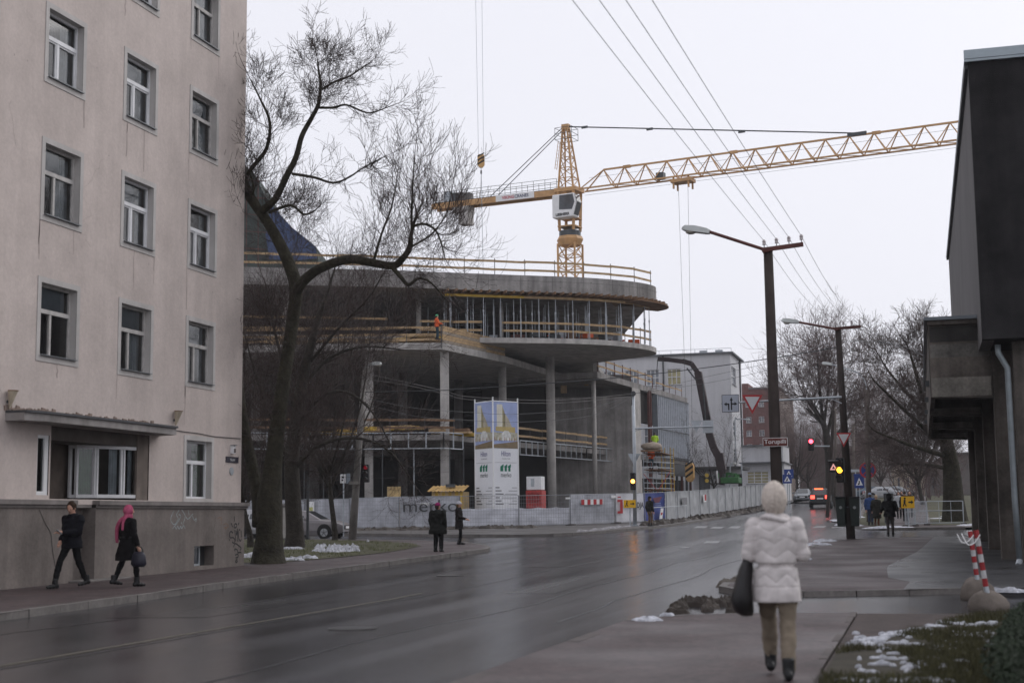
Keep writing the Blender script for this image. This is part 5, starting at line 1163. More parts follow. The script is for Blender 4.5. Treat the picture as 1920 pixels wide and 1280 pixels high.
# trolley and hook ropes
sT = (XY(onZ(1285, 335, Zjb))-XY(j0)).dot(jd); c = j0+jd*sT+Vector((0, 0, Zjb-.35))
tr = MB().boxm(Matrix.Translation(c) @ Matrix.Rotation(math.atan2(jd.y, jd.x), 4, 'Z'), 1.9, 1.3, .3).build('trolley', M_crane, crane)
for a in (-.7, .7):
    for b in (-.5, .5): MB().bar(c+jd*a+js*b-Vector((0, 0, .7)), c+jd*a+js*b+Vector((0, 0, .35)), .16, .16).build('trolley_hanger', M_crane, tr)
hk = c+Vector((0, 0, 0)); hkz = ZAT(XY(c), 868)
for a in (-.45, .45): MB().tube(c+jd*a-Vector((0, 0, .3)), Vector((c.x+jd.x*a*.5, c.y+jd.y*a*.5, hkz)), .014, n=4).build('hoist_rope', M_steel_d, crane)
def striped_block(name, parent, c, w, h, t, dirx):
    o = MB().prism([c+dirx*w*x+Vector((0, 0, h*z)) for x, z in ((-.5, .35), (-.5, -.3), (-.2, -.5), (.2, -.5), (.5, -.3), (.5, .35), (.35, .5), (-.35, .5))], dirx.cross(Vector((0, 0, 1)))*t).build(name, mat('hook_yellow', (.55, .33, .13), .6, .15, 4), parent)
    n = dirx.cross(Vector((0, 0, 1)))
    if n.y > 0: f0 = -.01
    else: f0 = t+.002
    for k in range(3):
        z = -.32+k*.3; MB().prism([c+n*f0+dirx*w*x+Vector((0, 0, h*zz)) for x, zz in ((-.47, z), (.47, z+.28), (.47, z+.42 if k < 2 else z+.36), (-.47, z+.13))], n*.008).build('stripe', M_black, o)
    return o
striped_block('hook_block', crane, Vector((c.x, c.y, hkz-.8)), .75, 1.6, .35, js if abs(js.x) > .5 else jd)
p = j0+jd*((XY(onZ(1228, 332, Zjb))-XY(j0)).dot(jd))+Vector((0, 0, Zjb+.35)); MB().boxm(Matrix.Translation(p) @ Matrix.Rotation(math.atan2(jd.y, jd.x), 4, 'Z'), .7, .6, .6).build('trolley_winch', M_steel_d, crane)
# counter jib
ce = XY(cend); cd = (ce-pm); cl = cd.length; cd.normalize(); cs = Vector((-cd.y, cd.x, 0))
for k in (-1, 1): MB().bar(pm+cs*.55*k+Vector((0, 0, Zjb-.05)), pm+cd*cl+cs*.55*k+Vector((0, 0, Zjb-.05)), .22, .55).build('counter_jib_girder', M_crane, crane)
MB().boxm(Matrix.Translation(pm+cd*(cl/2)+Vector((0, 0, Zjb+.26))) @ Matrix.Rotation(math.atan2(cd.y, cd.x), 4, 'Z'), cl-1, 1.3, .05).build('counter_jib_deck', M_steel_d, crane)
mb = MB(); 
for k in (-1, 1):
    for i in range(12): p = pm+cd*(1+i*(cl-1.2)/11)+cs*.62*k; mb.tube((p.x, p.y, Zjb+.2), (p.x, p.y, Zjb+1.25), .022, n=4)
    for z in (.75, 1.25): a = pm+cd*1+cs*.62*k; b = pm+cd*(cl-.2)+cs*.62*k; mb.tube((a.x, a.y, Zjb+z), (b.x, b.y, Zjb+z), .022, n=4)
mb.build('handrail', M_steel_d, crane)
sgn = -1 if (cs.y > 0) else 1
near = cs*sgn
a = pm+cd*(XY(onZ(935, 375, Zjb))-pm).dot(cd)+near*.68; b = pm+cd*(XY(onZ(1003, 365, Zjb))-pm).dot(cd)+near*.68
rt = (b-a).normalized(); MB().bar((a.x, a.y, Zjb), (b.x, b.y, Zjb), .02, .62).build('banner', M_white, crane)
mid = (a+b)/2+near*.02
text('banner_lettering', 'VIKING', .42, mat('letter_red', (.45, .03, .05), .5, .05, 3), (mid.x-rt.x*.05, mid.y-rt.y*.05, Zjb-.14), rt, (0, 0, 1), crane, 'RIGHT', .92, .01)
text('banner_lettering', 'CRANES', .42, mat('letter_navy', (.03, .04, .10), .5, .05, 3), (mid.x-rt.x*.03, mid.y-rt.y*.03, Zjb-.14), rt, (0, 0, 1), crane, 'LEFT', .92, .01)
for (px, dz, s) in ((880, -1.1, (1.0, 1.2, 1.9)), (874, -.45, (1.7, 1.3, .8))):
    p = pm+cd*(XY(onZ(px, 385, Zjb))-pm).dot(cd); MB().boxm(Matrix.Translation((p.x, p.y, Zjb+dz)) @ Matrix.Rotation(math.atan2(cd.y, cd.x), 4, 'Z'), *s).build('counterweight', M_conc_l, crane)
for (px, s, m) in ((843, (.9, 1, 1.0), M_galv), (858, (.9, .9, .8), M_steel_d), (880, (1.2, .8, .7), M_conc_d)):
    p = pm+cd*(XY(onZ(px, 385, Zjb))-pm).dot(cd); MB().boxm(Matrix.Translation((p.x, p.y, Zjb+.28+s[2]/2)) @ Matrix.Rotation(math.atan2(cd.y, cd.x), 4, 'Z'), *s).build('winch', m, crane)
for k in (-1, 1): MB().tube(apex-jd*.2+cs*.2*k, pm+cd*(XY(onZ(913, 372, Zjb))-pm).dot(cd)+cs*.5*k+Vector((0, 0, Zjb+.3)), .04, n=5).build('counter_tie', M_steel_d, crane)
# cab
cc = pm+js*(-1.0 if js.y > 0 else 1.0)*1.05+jd*.15; fx = Vector((CR[0], CR[1], 0)).normalized(); fy = Vector((CF[0], CF[1], 0)).normalized()
zc0_, zc1_ = ZAT(pm, 413), ZAT(pm, 370)
jn = jd; jl_ = -fy.dot(js) ; near_s = js if js.dot(fy) < 0 else -js
def cp(u, v, w): return cc+jd*u+near_s*w+Vector((0, 0, zc0_+(zc1_-zc0_)*v))
cab = MB().add([cp(-1.15, 0, -.55), cp(.95, 0, -.55), cp(1.3, .6, -.55), cp(1.05, 1, -.55), cp(-1.15, 1, -.55), cp(-1.15, 0, .55), cp(.95, 0, .55), cp(1.3, .6, .55), cp(1.05, 1, .55), cp(-1.15, 1, .55)], [(0, 1, 2, 3, 4), (9, 8, 7, 6, 5), (0, 5, 6, 1), (1, 6, 7, 2), (2, 7, 8, 3), (3, 8, 9, 4), (4, 9, 5, 0)]).build('cab', M_white, crane, bevel=.06)
M_cg = mat('cab_glass', (.05, .055, .065), .12, .3, 2, spec=.6)
MB().prism([cp(u, v, .556) for u, v in ((-.45, .34), (.85, .3), (1.12, .6), (.95, .95), (-.4, .95))], near_s*.012).build('side_window', M_cg, cab)
MB().prism([cp(u, v, w) for u, v, w in ((1.0, .08, -.48), (1.0, .08, .48), (1.33, .6, .48), (1.33, .6, -.48))], jd*.012).build('front_window', M_cg, cab); MB().prism([cp(u, v, w) for u, v, w in ((1.33, .63, -.48), (1.33, .63, .48), (1.1, .97, .48), (1.1, .97, -.48))], jd*.012).build('front_window', M_cg, cab)
text('cab_lettering', 'LIEBHERR', .34, M_black, cp(-.1, .07, .575), jd if jd.dot(fx) > 0 else -jd, (0, 0, 1), cab, 'CENTER', .95, .012)
# second hook hanging from a crane out of the picture
hc = D(902, 303, 124); t = thing('hanging_hook', 'striped crane hook block hanging on two long ropes above the roof', 'crane hook', (hc.x, hc.y, hc.z-.7))
striped_block('hook_block', t, hc, .62, 1.15, .3, fx)
top_ = Vector((hc.x-.1, hc.y, hc.z+17))
for s in (-.22, .22): MB().tube(hc+fx*s+Vector((0, 0, .5)), top_+fx*s*1.3, .018, n=4).build('hoist_rope', M_galv, t)
MB().tube(hc-Vector((0, 0, .55)), Vector((hc.x+.15, hc.y, Ztop+.02)), .03, .02, n=5).build('load_line', M_galv, t); MB().box(hc-Vector((0, 0, .95)), (.12, .12, .3)).build('hook', M_steel_d, t)

# ------------------------------------------------------------ site fence: one thing per panel
def fpt(px, py): return G(px, py, .12)
M_wire = mat('fence_wire', (.26, .27, .29), .5, .1, 3, metal=.4)
def panel(A, B, h, lab, sheet_m=M_sheet, full=True, grp='site fence panels', wires=True, seed=0, sheet_h=None):
    A = Vector(A); B = Vector(B); d = B-A; L = XY(d).length; t = XY(d).normalized(); n = Vector((t.y, -t.x, 0)); n = n if n.y < 0 else -n
    o = thing('fence_panel', lab, 'fence panel', (A+B)/2, grp)
    def P(u, v, w=0.): p = A.lerp(B, u); return Vector((p.x, p.y, p.z+v))+n*w
    fr = MB()
    for u in (.004, .996): fr.tube(P(u, .05), P(u, h), .025, n=6)
    for v in (.1, h): fr.tube(P(.004, v), P(.996, v), .02, n=6)
    fr.build('frame', M_wire, o)
    if wires:
        w = MB(); k = int(L/.16)
        for i in range(1, k): w.bar(P(i/k, .1, .028), P(i/k, h, .028), .008, .008)
        for j in range(1, 8): w.bar(P(.004, .1+(h-.1)*j/8, .034), P(.996, .1+(h-.1)*j/8, .034), .008, .012)
        w.build('wire_mesh', M_wire, o)
    sh = (sheet_h or (h if full else h*.58)); nu, nv = 18, 8; q = MB(); V = []
    for i in range(nu+1):
        for j in range(nv+1):
            u = .008+.984*i/nu; v = .06+(sh-.07)*j/nv; bul = .09*mnoise.noise(Vector((u*L*1.1+seed*5, v*1.3, seed)))+.06*mnoise.noise(Vector((u*L*3+v*2, v*2.5+seed, seed*2)))
            if not full and j == nv: v -= .06*abs(math.sin(u*9+seed))
            V.append(P(u, v, -.10+bul*(1 if 0 < i < nu else .2)))
    q.add(V, [(i*(nv+1)+j, (i+1)*(nv+1)+j, (i+1)*(nv+1)+j+1, i*(nv+1)+j+1) for i in range(nu) for j in range(nv)])
    q.build('sheet', sheet_m, o, fix=False, smooth=True)
    for u in (.0, 1.): 
        p = P(u, 0); MB().box((p.x, p.y, p.z+.05), (.7, .24, .14), math.atan2(n.y, n.x)).build('foot_block', M_conc_d, o, bevel=.02)
    return o, P, n, t
FB = [(452, 994), (571, 992.5), (655, 991.5), (748, 990.5), (862, 989), (973, 987.5), (1070, 985), (1155, 981.5), (1210, 979.5), (1250, 976.5)]
FT = [938, 936, 934, 931, 929, 929, 927, 925, 924, 922]
names = ['plain grey sheeted fence panel behind the silver car', 'grey sheeted fence panel with a small notice behind the dark car', 'plain grey sheeted fence panel right of the concrete lamp post', 'grey fence panel with the large dark word merko', 'wire fence panel with low white sheet before the banner tower', 'wire fence panel with low white sheet before the red machine', 'grey fence panel with a red and white striped strip', 'white banner fence panel with a red bracket and black letters', 'dark blue banner fence panel behind the standing man']
pans = []
for i in range(9):
    A, B = fpt(*FB[i]), fpt(*FB[i+1]); h = ((ZAT(A, FT[i])-A.z)+(ZAT(B, FT[i+1])-B.z))/2
    lowp = i in (4, 5); m = {4: M_sheet_w, 5: M_sheet_w, 7: mat('banner_white', (.70, .70, .73), .6, .06, 2, .1, 4), 8: M_blue}.get(i, M_sheet)
    pans.append((*panel(A, B, h, names[i], m, not lowp, seed=i+1, wires=i not in (7, 8), sheet_h=h*.62 if lowp else None), h, (B-A).length))
def on_panel(i, u, v, w=.07):
    o, P, n, t, h, L = pans[i]; return P(u, v*h, w)
def ptext(i, s, size, u, v, m, sx=1., w=.06, bold=0.):
    o, P, n, t, h, L = pans[i]; return text('lettering', s, size, m, P(u, v*h, w), t, (0, 0, 1), o, 'CENTER', sx, bold)
def pbox(i, u0, u1, v0, v1, m, name='print', w=.055):
    o, P, n, t, h, L = pans[i]; return MB().prism([P(u0, v0*h, w), P(u1, v0*h, w), P(u1, v1*h, w), P(u0, v1*h, w)], n*.004).build(name, m, o)
M_ink = mat('print_dark', (.06, .065, .07), .6, .05, 3)
ptext(3, 'merko', 1.05, .52, .52, M_ink, 1.25)
pbox(3, .36, .50, .72, .80, M_white, 'notice'); pbox(1, .08, .22, .28, .92, M_white, 'notice'); pbox(1, .11, .19, .55, .74, mat('notice_yellow', (.5, .5, .2), .6, .1, 3), 'notice_print', .061)
pbox(6, .22, .70, .66, .83, M_white, 'strip')
for k in range(4): pbox(6, .22+k*.134, .22+k*.134+.067, .66, .83, M_red, 'stripe', .061)
pbox(6, .89, .99, .86, .95, M_white, 'notice'); pbox(5, .90, .995, .86, .92, M_white, 'notice')
pbox(7, .04, .22, .34, .42, M_red); pbox(7, .13, .22, .42, .72, M_red); pbox(7, .04, .22, .72, .80, M_red); pbox(7, .05, .16, .86, .90, M_red)
ptext(7, 'VERENDJA', .50, .60, .52, M_ink, .75, .065, .012)
o_, P_, n_, t_, h_, L_ = pans[8]
MB().prism([P_(u, v*h_, .06) for u, v in ((.34, .82), (.78, .86), (.62, .66), (.42, .66))], n_*.004).build('print', mat('print_darkred', (.13, .02, .05), .6, .2, 3), o_)
for v in (.62, .55): pbox(8, .4, .7, v, v+.015, mat('print_paleblue', (.25, .28, .45), .6, .1, 3))
MB().prism([P_(u, v*h_, .2) for u, v in ((.52, .10), (.66, .10), (.73, .46), (.60, .46))], n_*.01).build('leaning_notice', M_white, o_); MB().prism([P_(u, v*h_, .215) for u, v in ((.57, .22), (.66, .24), (.68, .32), (.60, .31))], n_*.004).build('notice_print', M_red, o_)
# along the street: grey boards
FR = [(1250, 976.5), (1271, 974), (1294, 971), (1313, 968.5), (1330, 966), (1347, 963.3), (1361, 961), (1375, 958.8), (1388, 956.6), (1399, 954.6), (1409, 952.8), (1418, 951.2), (1427, 949.4), (1435, 947.8), (1442, 946.4), (1449, 945.2)]
prev = pans[8]; a0 = fpt(*FR[0]); P0 = XY(a0); P1 = XY(fpt(1449, 945.5))
P1 = Vector((-13.9, 134, 0))
def streetfence(px):
    d = ray(px, 960); a, b = P0, P1; t = (d[0]*a.y-d[1]*a.x)/(d[1]*(b.x-a.x)-d[0]*(b.y-a.y)); return a.lerp(b, t)
for k in range(len(FR)-1):
    A = streetfence(FR[k][0]); B = streetfence(FR[k+1][0]); A.z = zg(A.y)+.12; B.z = zg(B.y)+.12
    o, P, n, t = panel(A, B, 1.95, ('grey street fence panel next to the blue banner', 'grey street fence panel with a dark printed square', 'pale street fence panel two along from the blue banner')[k] if k < 3 else 'grey board fence panel receding along the street', mat('fence_board', (.36, .37, .38), .7, .18, 1.2, .1, 4), True, 'street fence panels', False, k+20)
    if k == 1: MB().prism([P(u, v, .06) for u, v in ((.3, 1.0), (.7, 1.0), (.7, 1.5), (.3, 1.5))], n*.004).build('print', mat('print_grey', (.2, .2, .21), .7, .3, 12), o)
    if k == 3: MB().prism([P(u, v, .06) for u, v in ((.3, 1.05), (.6, 1.05), (.6, 1.6), (.3, 1.6))], n*.004).build('notice', M_white, o); MB().prism([P(u, v, .066) for u, v in ((.42, 1.15), (.6, 1.15), (.6, 1.6), (.42, 1.6))], n*.004).build('notice_print', M_red, o)
# low steel barrier before the blue banner
b0, b1 = G(1226, 981, .12), G(1288, 975, .12); t = thing('crowd_barrier', 'low steel tube barrier standing before the blue banner', 'barrier', (b0+b1)/2)
q = MB()
for v in (.12, 1.0): q.tube(b0+Vector((0, 0, v)), b1+Vector((0, 0, v)), .022, n=6)
for k in range(4): p = b0.lerp(b1, k/3); q.tube(p, p+Vector((0, 0, 1.0)), .02, n=6)
q.build('frame', M_galv, t)

# ------------------------------------------------------------ banner tower
mid = D(926, 985, 93); mid.z = zg(mid.y); lf = D(892, 985, 94.8); rg_ = D(973, 985, 94.4); bk_ = lf+rg_-mid
for p in (lf, rg_, bk_): p.z = mid.z
zT = ZAT(mid, 750); bt = thing('banner_tower', 'tall four sided white banner tower printed with a hotel picture', 'advertising tower', mid)
for p in (mid, lf, rg_, bk_): MB().tube((p.x, p.y, mid.z), (p.x, p.y, zT+.22), .05, n=8).build('corner_post', M_white, bt)
C_ = (mid+bk_)/2
M_ban = mat('banner_vinyl', (.72, .73, .76), .5, .04, 1)
for (a, b, nm) in ((lf, mid, 'left'), (mid, rg_, 'right'), (rg_, bk_, ''), (bk_, lf, '')):
    t = XY(b-a).normalized(); n = Vector((t.y, -t.x, 0)); n = n if n.dot(a-C_) > 0 else -n; L = XY(b-a).length
    fo = MB().prism([Vector((p.x, p.y, z))+n*.0 for p, z in ((a+t*.03, mid.z+.3), (b-t*.03, mid.z+.3), (b-t*.03, zT), (a+t*.03, zT))], n*.01).build('banner', M_ban, bt)
    if not nm: continue
    def F(u, y, w=.014): return Vector((a.x, a.y, 0)).lerp(Vector((b.x, b.y, 0)), u)+Vector((0, 0, mid.z+(zT-mid.z)*(990-y)/240.))+n*w
    def pg(name, pts, m, w=.014): MB().prism([F(u, y, w) for u, y in pts], n*.003).build(name, m, fo)
    pg('picture_sky', ((.02, 752), (.98, 752), (.98, 841), (.02, 841)), mat('print_sky', (.30, .36, .58), .5, .12, 1.5))
    pg('picture_slope', ((.42, 770), (.62, 785), (.80, 805), (.80, 842-33), (.42, 809)), mat('print_tan', (.40, .36, .27), .5, .2, 3), .018)
    pg('picture_block', ((.15, 757), (.37, 757), (.37, 808), (.15, 808)), mat('print_cream', (.60, .58, .50), .5, .12, 3), .018); pg('picture_block', ((.37, 760), (.48, 775), (.48, 808), (.37, 808)), mat('print_olive', (.33, .29, .16), .5, .1, 3), .018)
    pg('picture_podium', ((.10, 800), (.88, 800), (.88, 811), (.10, 808)), mat('print_gold', (.45, .35, .14), .5, .15, 3), .022)
    pg('picture_hall', ((.03, 811), (.97, 811), (.97, 826), (.03, 826)), mat('print_hall', (.40, .38, .30), .5, .35, 5), .018)
    pg('picture_arch', ((.3, 826), (.34, 813), (.45, 807), (.62, 808), (.70, 814), (.72, 826)), mat('print_white', (.60, .60, .58), .5, .2, 5), .023)
    rr = random.Random(4)
    for k in range(14): u = .05+k*.066; pg('picture_figure', ((u, 827), (u+.025, 827), (u+.02, 819+rr.random()*3), (u+.004, 819+rr.random()*3)), [mat('print_rust', (.30, .10, .05), .5, .2, 3), MATS['print_olive'], MATS['print_white']][k % 3], .026)
    pg('picture_ground', ((.02, 834), (.98, 827), (.98, 841), (.02, 841)), mat('print_brown', (.19, .14, .08), .5, .25, 3), .022)
    MPUR = mat('print_purple', (.07, .06, .20), .5, .05, 3); MGRN = mat('print_green', (.0, .16, .09), .5, .05, 3); MGR = mat('print_text', (.16, .16, .17), .5, .05, 3)
    hz = (zT-mid.z)/240.
    text('lettering', 'Hilton', 15*hz*.95, MPUR, F(.5, 856, .02), t, (0, 0, 1), fo, 'CENTER', L/1.9*.58)
    text('lettering', 'TALLINN PARK', 3.4*hz, MGR, F(.5, 862, .02), t, (0, 0, 1), fo, 'CENTER', L/1.9*.8)
    pg('rule', ((.06, 868), (.94, 868), (.94, 868.5), (.06, 868.5)), MGR, .018)
    for k in range(3):
        u0 = .30+k*.145; pg('emblem_bar', ((u0, 885), (u0+.085, 885), (u0+.085, 873), (u0, 875)), MGRN, .018); pg('emblem_roof', ((u0-.02, 877.5), (u0-.02, 875.5), (u0+.10, 871), (u0+.10, 877.5)), MGRN, .022)
    pg('emblem_side', ((.27, 885), (.30, 885), (.30, 876), (.27, 877)), MGRN, .021)
    text('lettering', 'merko', 13*hz, M_ink, F(.5, 896, .02), t, (0, 0, 1), fo, 'CENTER', L/1.9*.68)
    for k, y in enumerate((917, 923, 929, 936, 942, 948)):
        pg('small_print', ((.07, y), (.07+.16+.08*((k*7) % 3), y), (.07+.16+.08*((k*7) % 3), y-2), (.07, y-2)), MGR, .018); pg('small_print', ((.93-.2-.14*((k*5) % 4), y), (.93, y), (.93, y-1.6), (.93-.2-.14*((k*5) % 4), y-1.6)), mat('print_pale', (.38, .38, .40), .5, .05, 3), .018)

# hut, plywood, red machine behind the fence
hA, hB = D(814, 985, 94.5), D(866, 985, 93.5); zb = zg(93); hut = thing('site_hut', 'small yellow timber hut with corrugated roof behind the fence', 'hut', ((hA+hB)/2).xy.to_3d()+Vector((0, 0, zb)))
zt = ZAT(hB, 921)
for k in range(9):
    a, b = hA.lerp(hB, k/9), hA.lerp(hB, (k+1)/9-.006); MB().b2((a.x, hB.y, zb), (b.x, hB.y+.04, zt)).build('wall_plank', M_wood_y if k % 2 else M_ply, hut)
MB().b2((hB.x-.08, hB.y-.05, zb), (hB.x+.06, hB.y+.1, zt)).build('corner_post', M_wood_y, hut); MB().b2((hB.x-.04, hB.y+.1, zb), (hB.x, hB.y+1.6, zt)).build('wall', M_ply, hut); MB().b2((hA.x, hB.y+.1, zb), (hA.x+.04, hB.y+1.6, zt)).build('wall', M_ply, hut)
rf = MB(); nx = 40
V = []
for i in range(nx+1):
    x = hA.x-.25+(hB.x-hA.x+.5)*i/nx; z = .03*math.sin(i*1.57)
    V += [(x, hB.y-.35, zt+.02+z), (x, hB.y+1.0, zt+.42+z)]
rf.add(V, [(2*i, 2*i+2, 2*i+3, 2*i+1) for i in range(nx)]); rf.build('roof', mat('corrugated_ochre', (.55, .36, .14), .6, .15, 2), hut, fix=False); MB().b2((hA.x+.9, hB.y+.2, zt+.3), (hA.x+1.5, hB.y+.5, zt+.5)).build('roof_box', M_steel_d, hut)
a = D(726, 940, 98); b = D(754, 940, 98); z0 = zg(96); pl_ = thing('plywood_stack', 'upright yellow plywood sheets behind the fence', 'plywood', (a.x, a.y, z0))
for k in range(3): MB().b2((a.x+k*.05, a.y+k*.12, z0), (b.x-k*.08, a.y+k*.12+.05, ZAT(a, 912+k*2))).build('plywood_sheet', M_ply, pl_)
MB().b2((a.x-.1, a.y-.25, ZAT(a, 938)), (b.x+.1, a.y-.1, ZAT(a, 931))).build('pale_board', M_white, pl_)
a = D(986, 944, 99); b = D(1018, 944, 99); z0 = zg(97); rm = thing('site_generator', 'red site machine with a pale cabinet on top behind the fence', 'generator', (a.x, a.y, z0))
MB().b2((a.x, a.y, z0+.2), (b.x, a.y+1.2, ZAT(a, 919))).build('red_body', mat('machine_red', (.38, .05, .045), .6, .3, 5), rm, bevel=.03); MB().b2((a.x+.03, a.y+.1, ZAT(a, 918)), (b.x-.05, a.y+1.1, ZAT(a, 893))).build('cabinet', M_frame_w, rm, bevel=.02)
for s in (.2, .8): MB().disc((a.x+(b.x-a.x)*s, a.y-.05, z0+.22), (0, 1, 0), .2, .12, 14).build('wheel', M_black, rm)
MB().b2((a.x+.15, a.y-.02, ZAT(a, 942)), (b.x-.15, a.y-.002, ZAT(a, 924))).build('grille', mat('machine_red2', (.25, .03, .03), .6, .5, 8), rm); MB().b2((a.x+.35, a.y+.08, ZAT(a, 912)), (a.x+.6, a.y+.099, ZAT(a, 897))).build('cabinet_door', M_galv, rm)

# ------------------------------------------------------------ loader crane on a green truck
tk = S(1352, 124); tr = thing('loader_truck', 'green truck with a tall folding dark red loader crane arm', 'truck', tk)
YT = 124.
def T(px, py, y=YT): return onY(px, py, y)
MG = mat('truck_green', (.025, .12, .03), .5, .25, 3)
MB().b2((T(1318, 905).x, YT-.3, tk.z+.6), (T(1384, 905).x, YT+1.9, tk.z+1.0)).build('chassis', M_black, tr)
MB().b2((T(1352, 905).x, YT-.35, T(1340, 906).z), (T(1386, 905).x, YT+1.9, T(1340, 895).z)).build('body', MG, tr, bevel=.05)
for k in range(9): a = T(1340+k*5, 897-3*(k % 2)); MB().box((a.x, YT+.2+.1*(k % 3), a.z+.14), (.22, .5, .3+.12*(k % 3)), .3*k).build('green_fitting', MG if k % 3 else M_steel_d, tr)
for px in (1326, 1345, 1376): MB().disc((T(px, 905).x, YT-.35, tk.z+.5), (0, 1, 0), .5, .3, 16).build('wheel', M_black, tr)
for py in (891, 901): MB().disc(T(1327, py)+Vector((0, -.5, 0)), (0, 1, 0), .17, .1, 12).build('lamp', mat('truck_lamp', (.55, .38, .06), .3, .1, 3), tr)
MA = mat('arm_darkred', (.035, .022, .024), .5, .25, 2)
def arm(pts, w): 
    for (p, q) in zip(pts, pts[1:]): MB().bar(T(*p, YT+.5), T(*q, YT+.5), w, w*1.15, Vector((0, 1, 0))).build('boom_section', MA, tr)
arm([(1350, 908), (1354, 882), (1348, 850)], .72); arm([(1350, 860), (1338, 838), (1330, 812), (1325, 780)], .62); arm([(1326, 786), (1309, 698)], .62); arm([(1311, 702), (1297, 682), (1280, 677)], .42); arm([(1284, 678), (1252, 674), (1234, 673)], .36)
MB().tube(T(1318, 720, YT+.2), T(1324, 800, YT+.2), .09, n=8).tube(T(1288, 690, YT+.2), T(1305, 712, YT+.2), .07, n=8).build('hydraulic_ram', M_steel_d, tr)
MB().tube(T(1346, 905, YT+.1), T(1344, 882, YT+.1), .09, n=8).build('exhaust_stack', M_white, tr); MB().tube(T(1233, 674, YT+.5), T(1231.5, 698, YT+.5), .04, n=5).build('boom_hook', M_steel_d, tr)
# ------------------------------------------------------------ buildings behind
def wall_with(name, parent, P, u0, u1, z0, z1, ops, m, n, glassm, framem, dep=.18):
    """P(u,z)->point on wall; openings get recessed frame and pane; n = outward normal"""
    us = sorted(set([u0, u1]+[v for o in ops for v in o[:2]])); zs = sorted(set([z0, z1]+[v for o in ops for v in o[2:4]])); mb = MB()
    for a, b in zip(us, us[1:]):
        for c, d in zip(zs, zs[1:]):
            if any(o[0] < (a+b)/2 < o[1] and o[2] < (c+d)/2 < o[3] for o in ops): continue
            mb.quad(P(a, c), P(b, c), P(b, d), P(a, d))
    for (a, b, c, d, *r) in ops:
        for (q, w) in ((P(a, c), P(b, c)), (P(b, c), P(b, d)), (P(b, d), P(a, d)), (P(a, d), P(a, c))): mb.quad(q, w, w-n*dep, q-n*dep)
    mb.build(name, m, parent, fix=False)
    for (a, b, c, d, *r) in ops:
        nu = r[0] if r else 2; nv = r[1] if len(r) > 1 else 1; t = min(.08, (b-a)*.07); f = MB(); u = n*(dep-.05)
        for k in range(nu+1): x = a+(b-a)*k/nu; x = min(max(x, a+t/2), b-t/2); f.bar(P(x, c)-u, P(x, d)-u, t, .05, n)
        for k in range(nv+1): z = c+(d-c)*k/nv; z = min(max(z, c+t/2), d-t/2); f.bar(P(a, z)-u*.99, P(b, z)-u*.99, .05, t)
        w = f.build('window', framem, parent); MB().quad(*[q-n*dep for q in (P(a, c), P(b, c), P(b, d), P(a, d))]).build('pane', r[2] if len(r) > 2 else glassm, w, fix=False)
        MB().bar(P(a-.08, c-.03)+n*.04, P(b+.08, c-.03)+n*.04, .12, .05).build('sill', M_tin, w)
M_fg = mat('far_glass', (.24, .26, .29), .2, .3, 1, spec=.6); M_fgd = mat('far_glass_dark', (.10, .11, .13), .2, .4, 1, spec=.6); M_lit = mat('far_glass_warm', (.42, .38, .22), .3, .25, 2)
# white building
cw_ = D(1369, 662, 155); Yw = cw_.y; wb = thing('white_building', 'large white rendered building with pale windows behind the site', 'building', (cw_.x-8, Yw, zg(Yw)))
def PW(u, z): return Vector((u, Yw, z))
def wx(px): return onY(px, 750, Yw).x
def wz(py): return onY(1300, py, Yw).z
ops = [(wx(1252), wx(1278), wz(720), wz(690), 3, 2, M_lit), (wx(1213), wx(1237), wz(720), wz(690), 3, 2), (wx(1172), wx(1196), wz(720), wz(690), 3, 2), (wx(1130), wx(1156), wz(720), wz(690), 3, 2), (wx(1206), wx(1228), wz(830), wz(800), 3, 2), (wx(1310), wx(1334), wz(800), wz(770), 3, 2), (wx(1310), wx(1334), wz(850), wz(825), 3, 2)]
ops = [o for o in ops if o[0] > wx(1080)]
ops = ops[:5]
wall_with('front_wall', wb, PW, wx(1080), cw_.x, zg(Yw)-.3, cw_.z, ops, M_whitewall, Vector((0, -1, 0)), M_fg, M_frame_w)
Y2 = onX(1390, 700, cw_.x).y
def PWs(u, z): return Vector((cw_.x, u, z))
def sy(px): return onX(px, 750, cw_.x).y
def sz(py): return onX(1377, py, cw_.x).z
wall_with('side_wall', wb, PWs, Yw, Y2, zg(Yw)-.3, cw_.z, [(sy(1373), sy(1381), sz(722), sz(690), 2, 2), (sy(1373), sy(1378), sz(815), sz(790), 1, 3), (sy(1373), sy(1378), sz(860), sz(840), 1, 3)], M_whitewall, Vector((1, 0, 0)), M_fg, M_frame_w)
MB().b2((wx(1080), Yw-.35, cw_.z+.004), (cw_.x+.35, Y2, cw_.z+.16)).build('roof', M_roof, wb); MB().b2((wx(1080), Y2-.2, zg(Yw)), (cw_.x-.02, Y2, cw_.z)).build('back_wall', M_whitewall, wb)
for px in (1244, 1386): a = onY(px, 700, Yw) if px < 1369 else onX(px, 700, cw_.x); MB().tube((a.x+(.1 if px > 1369 else 0), a.y-.1, zg(Yw)), (a.x+(.1 if px > 1369 else 0), a.y-.1, cw_.z), .09, n=6).build('downpipe', M_steel_d, wb)
mb = MB()
for k in range(14): x = wx(1080)+(cw_.x-wx(1080))*k/13; mb.tube((x, Yw+1, cw_.z+.16), (x, Yw+1, cw_.z+.7), .025, n=4)
mb.bar((wx(1080), Yw+1, cw_.z+.7), (cw_.x, Yw+1, cw_.z+.7), .04, .04); mb.build('roof_railing', M_galv, wb)
for px in (1310, 1340): x = wx(px); MB().b2((x, Yw+1.5, cw_.z+.16), (x+.8, Yw+2.2, cw_.z+.6)).build('roof_vent', M_galv, wb)
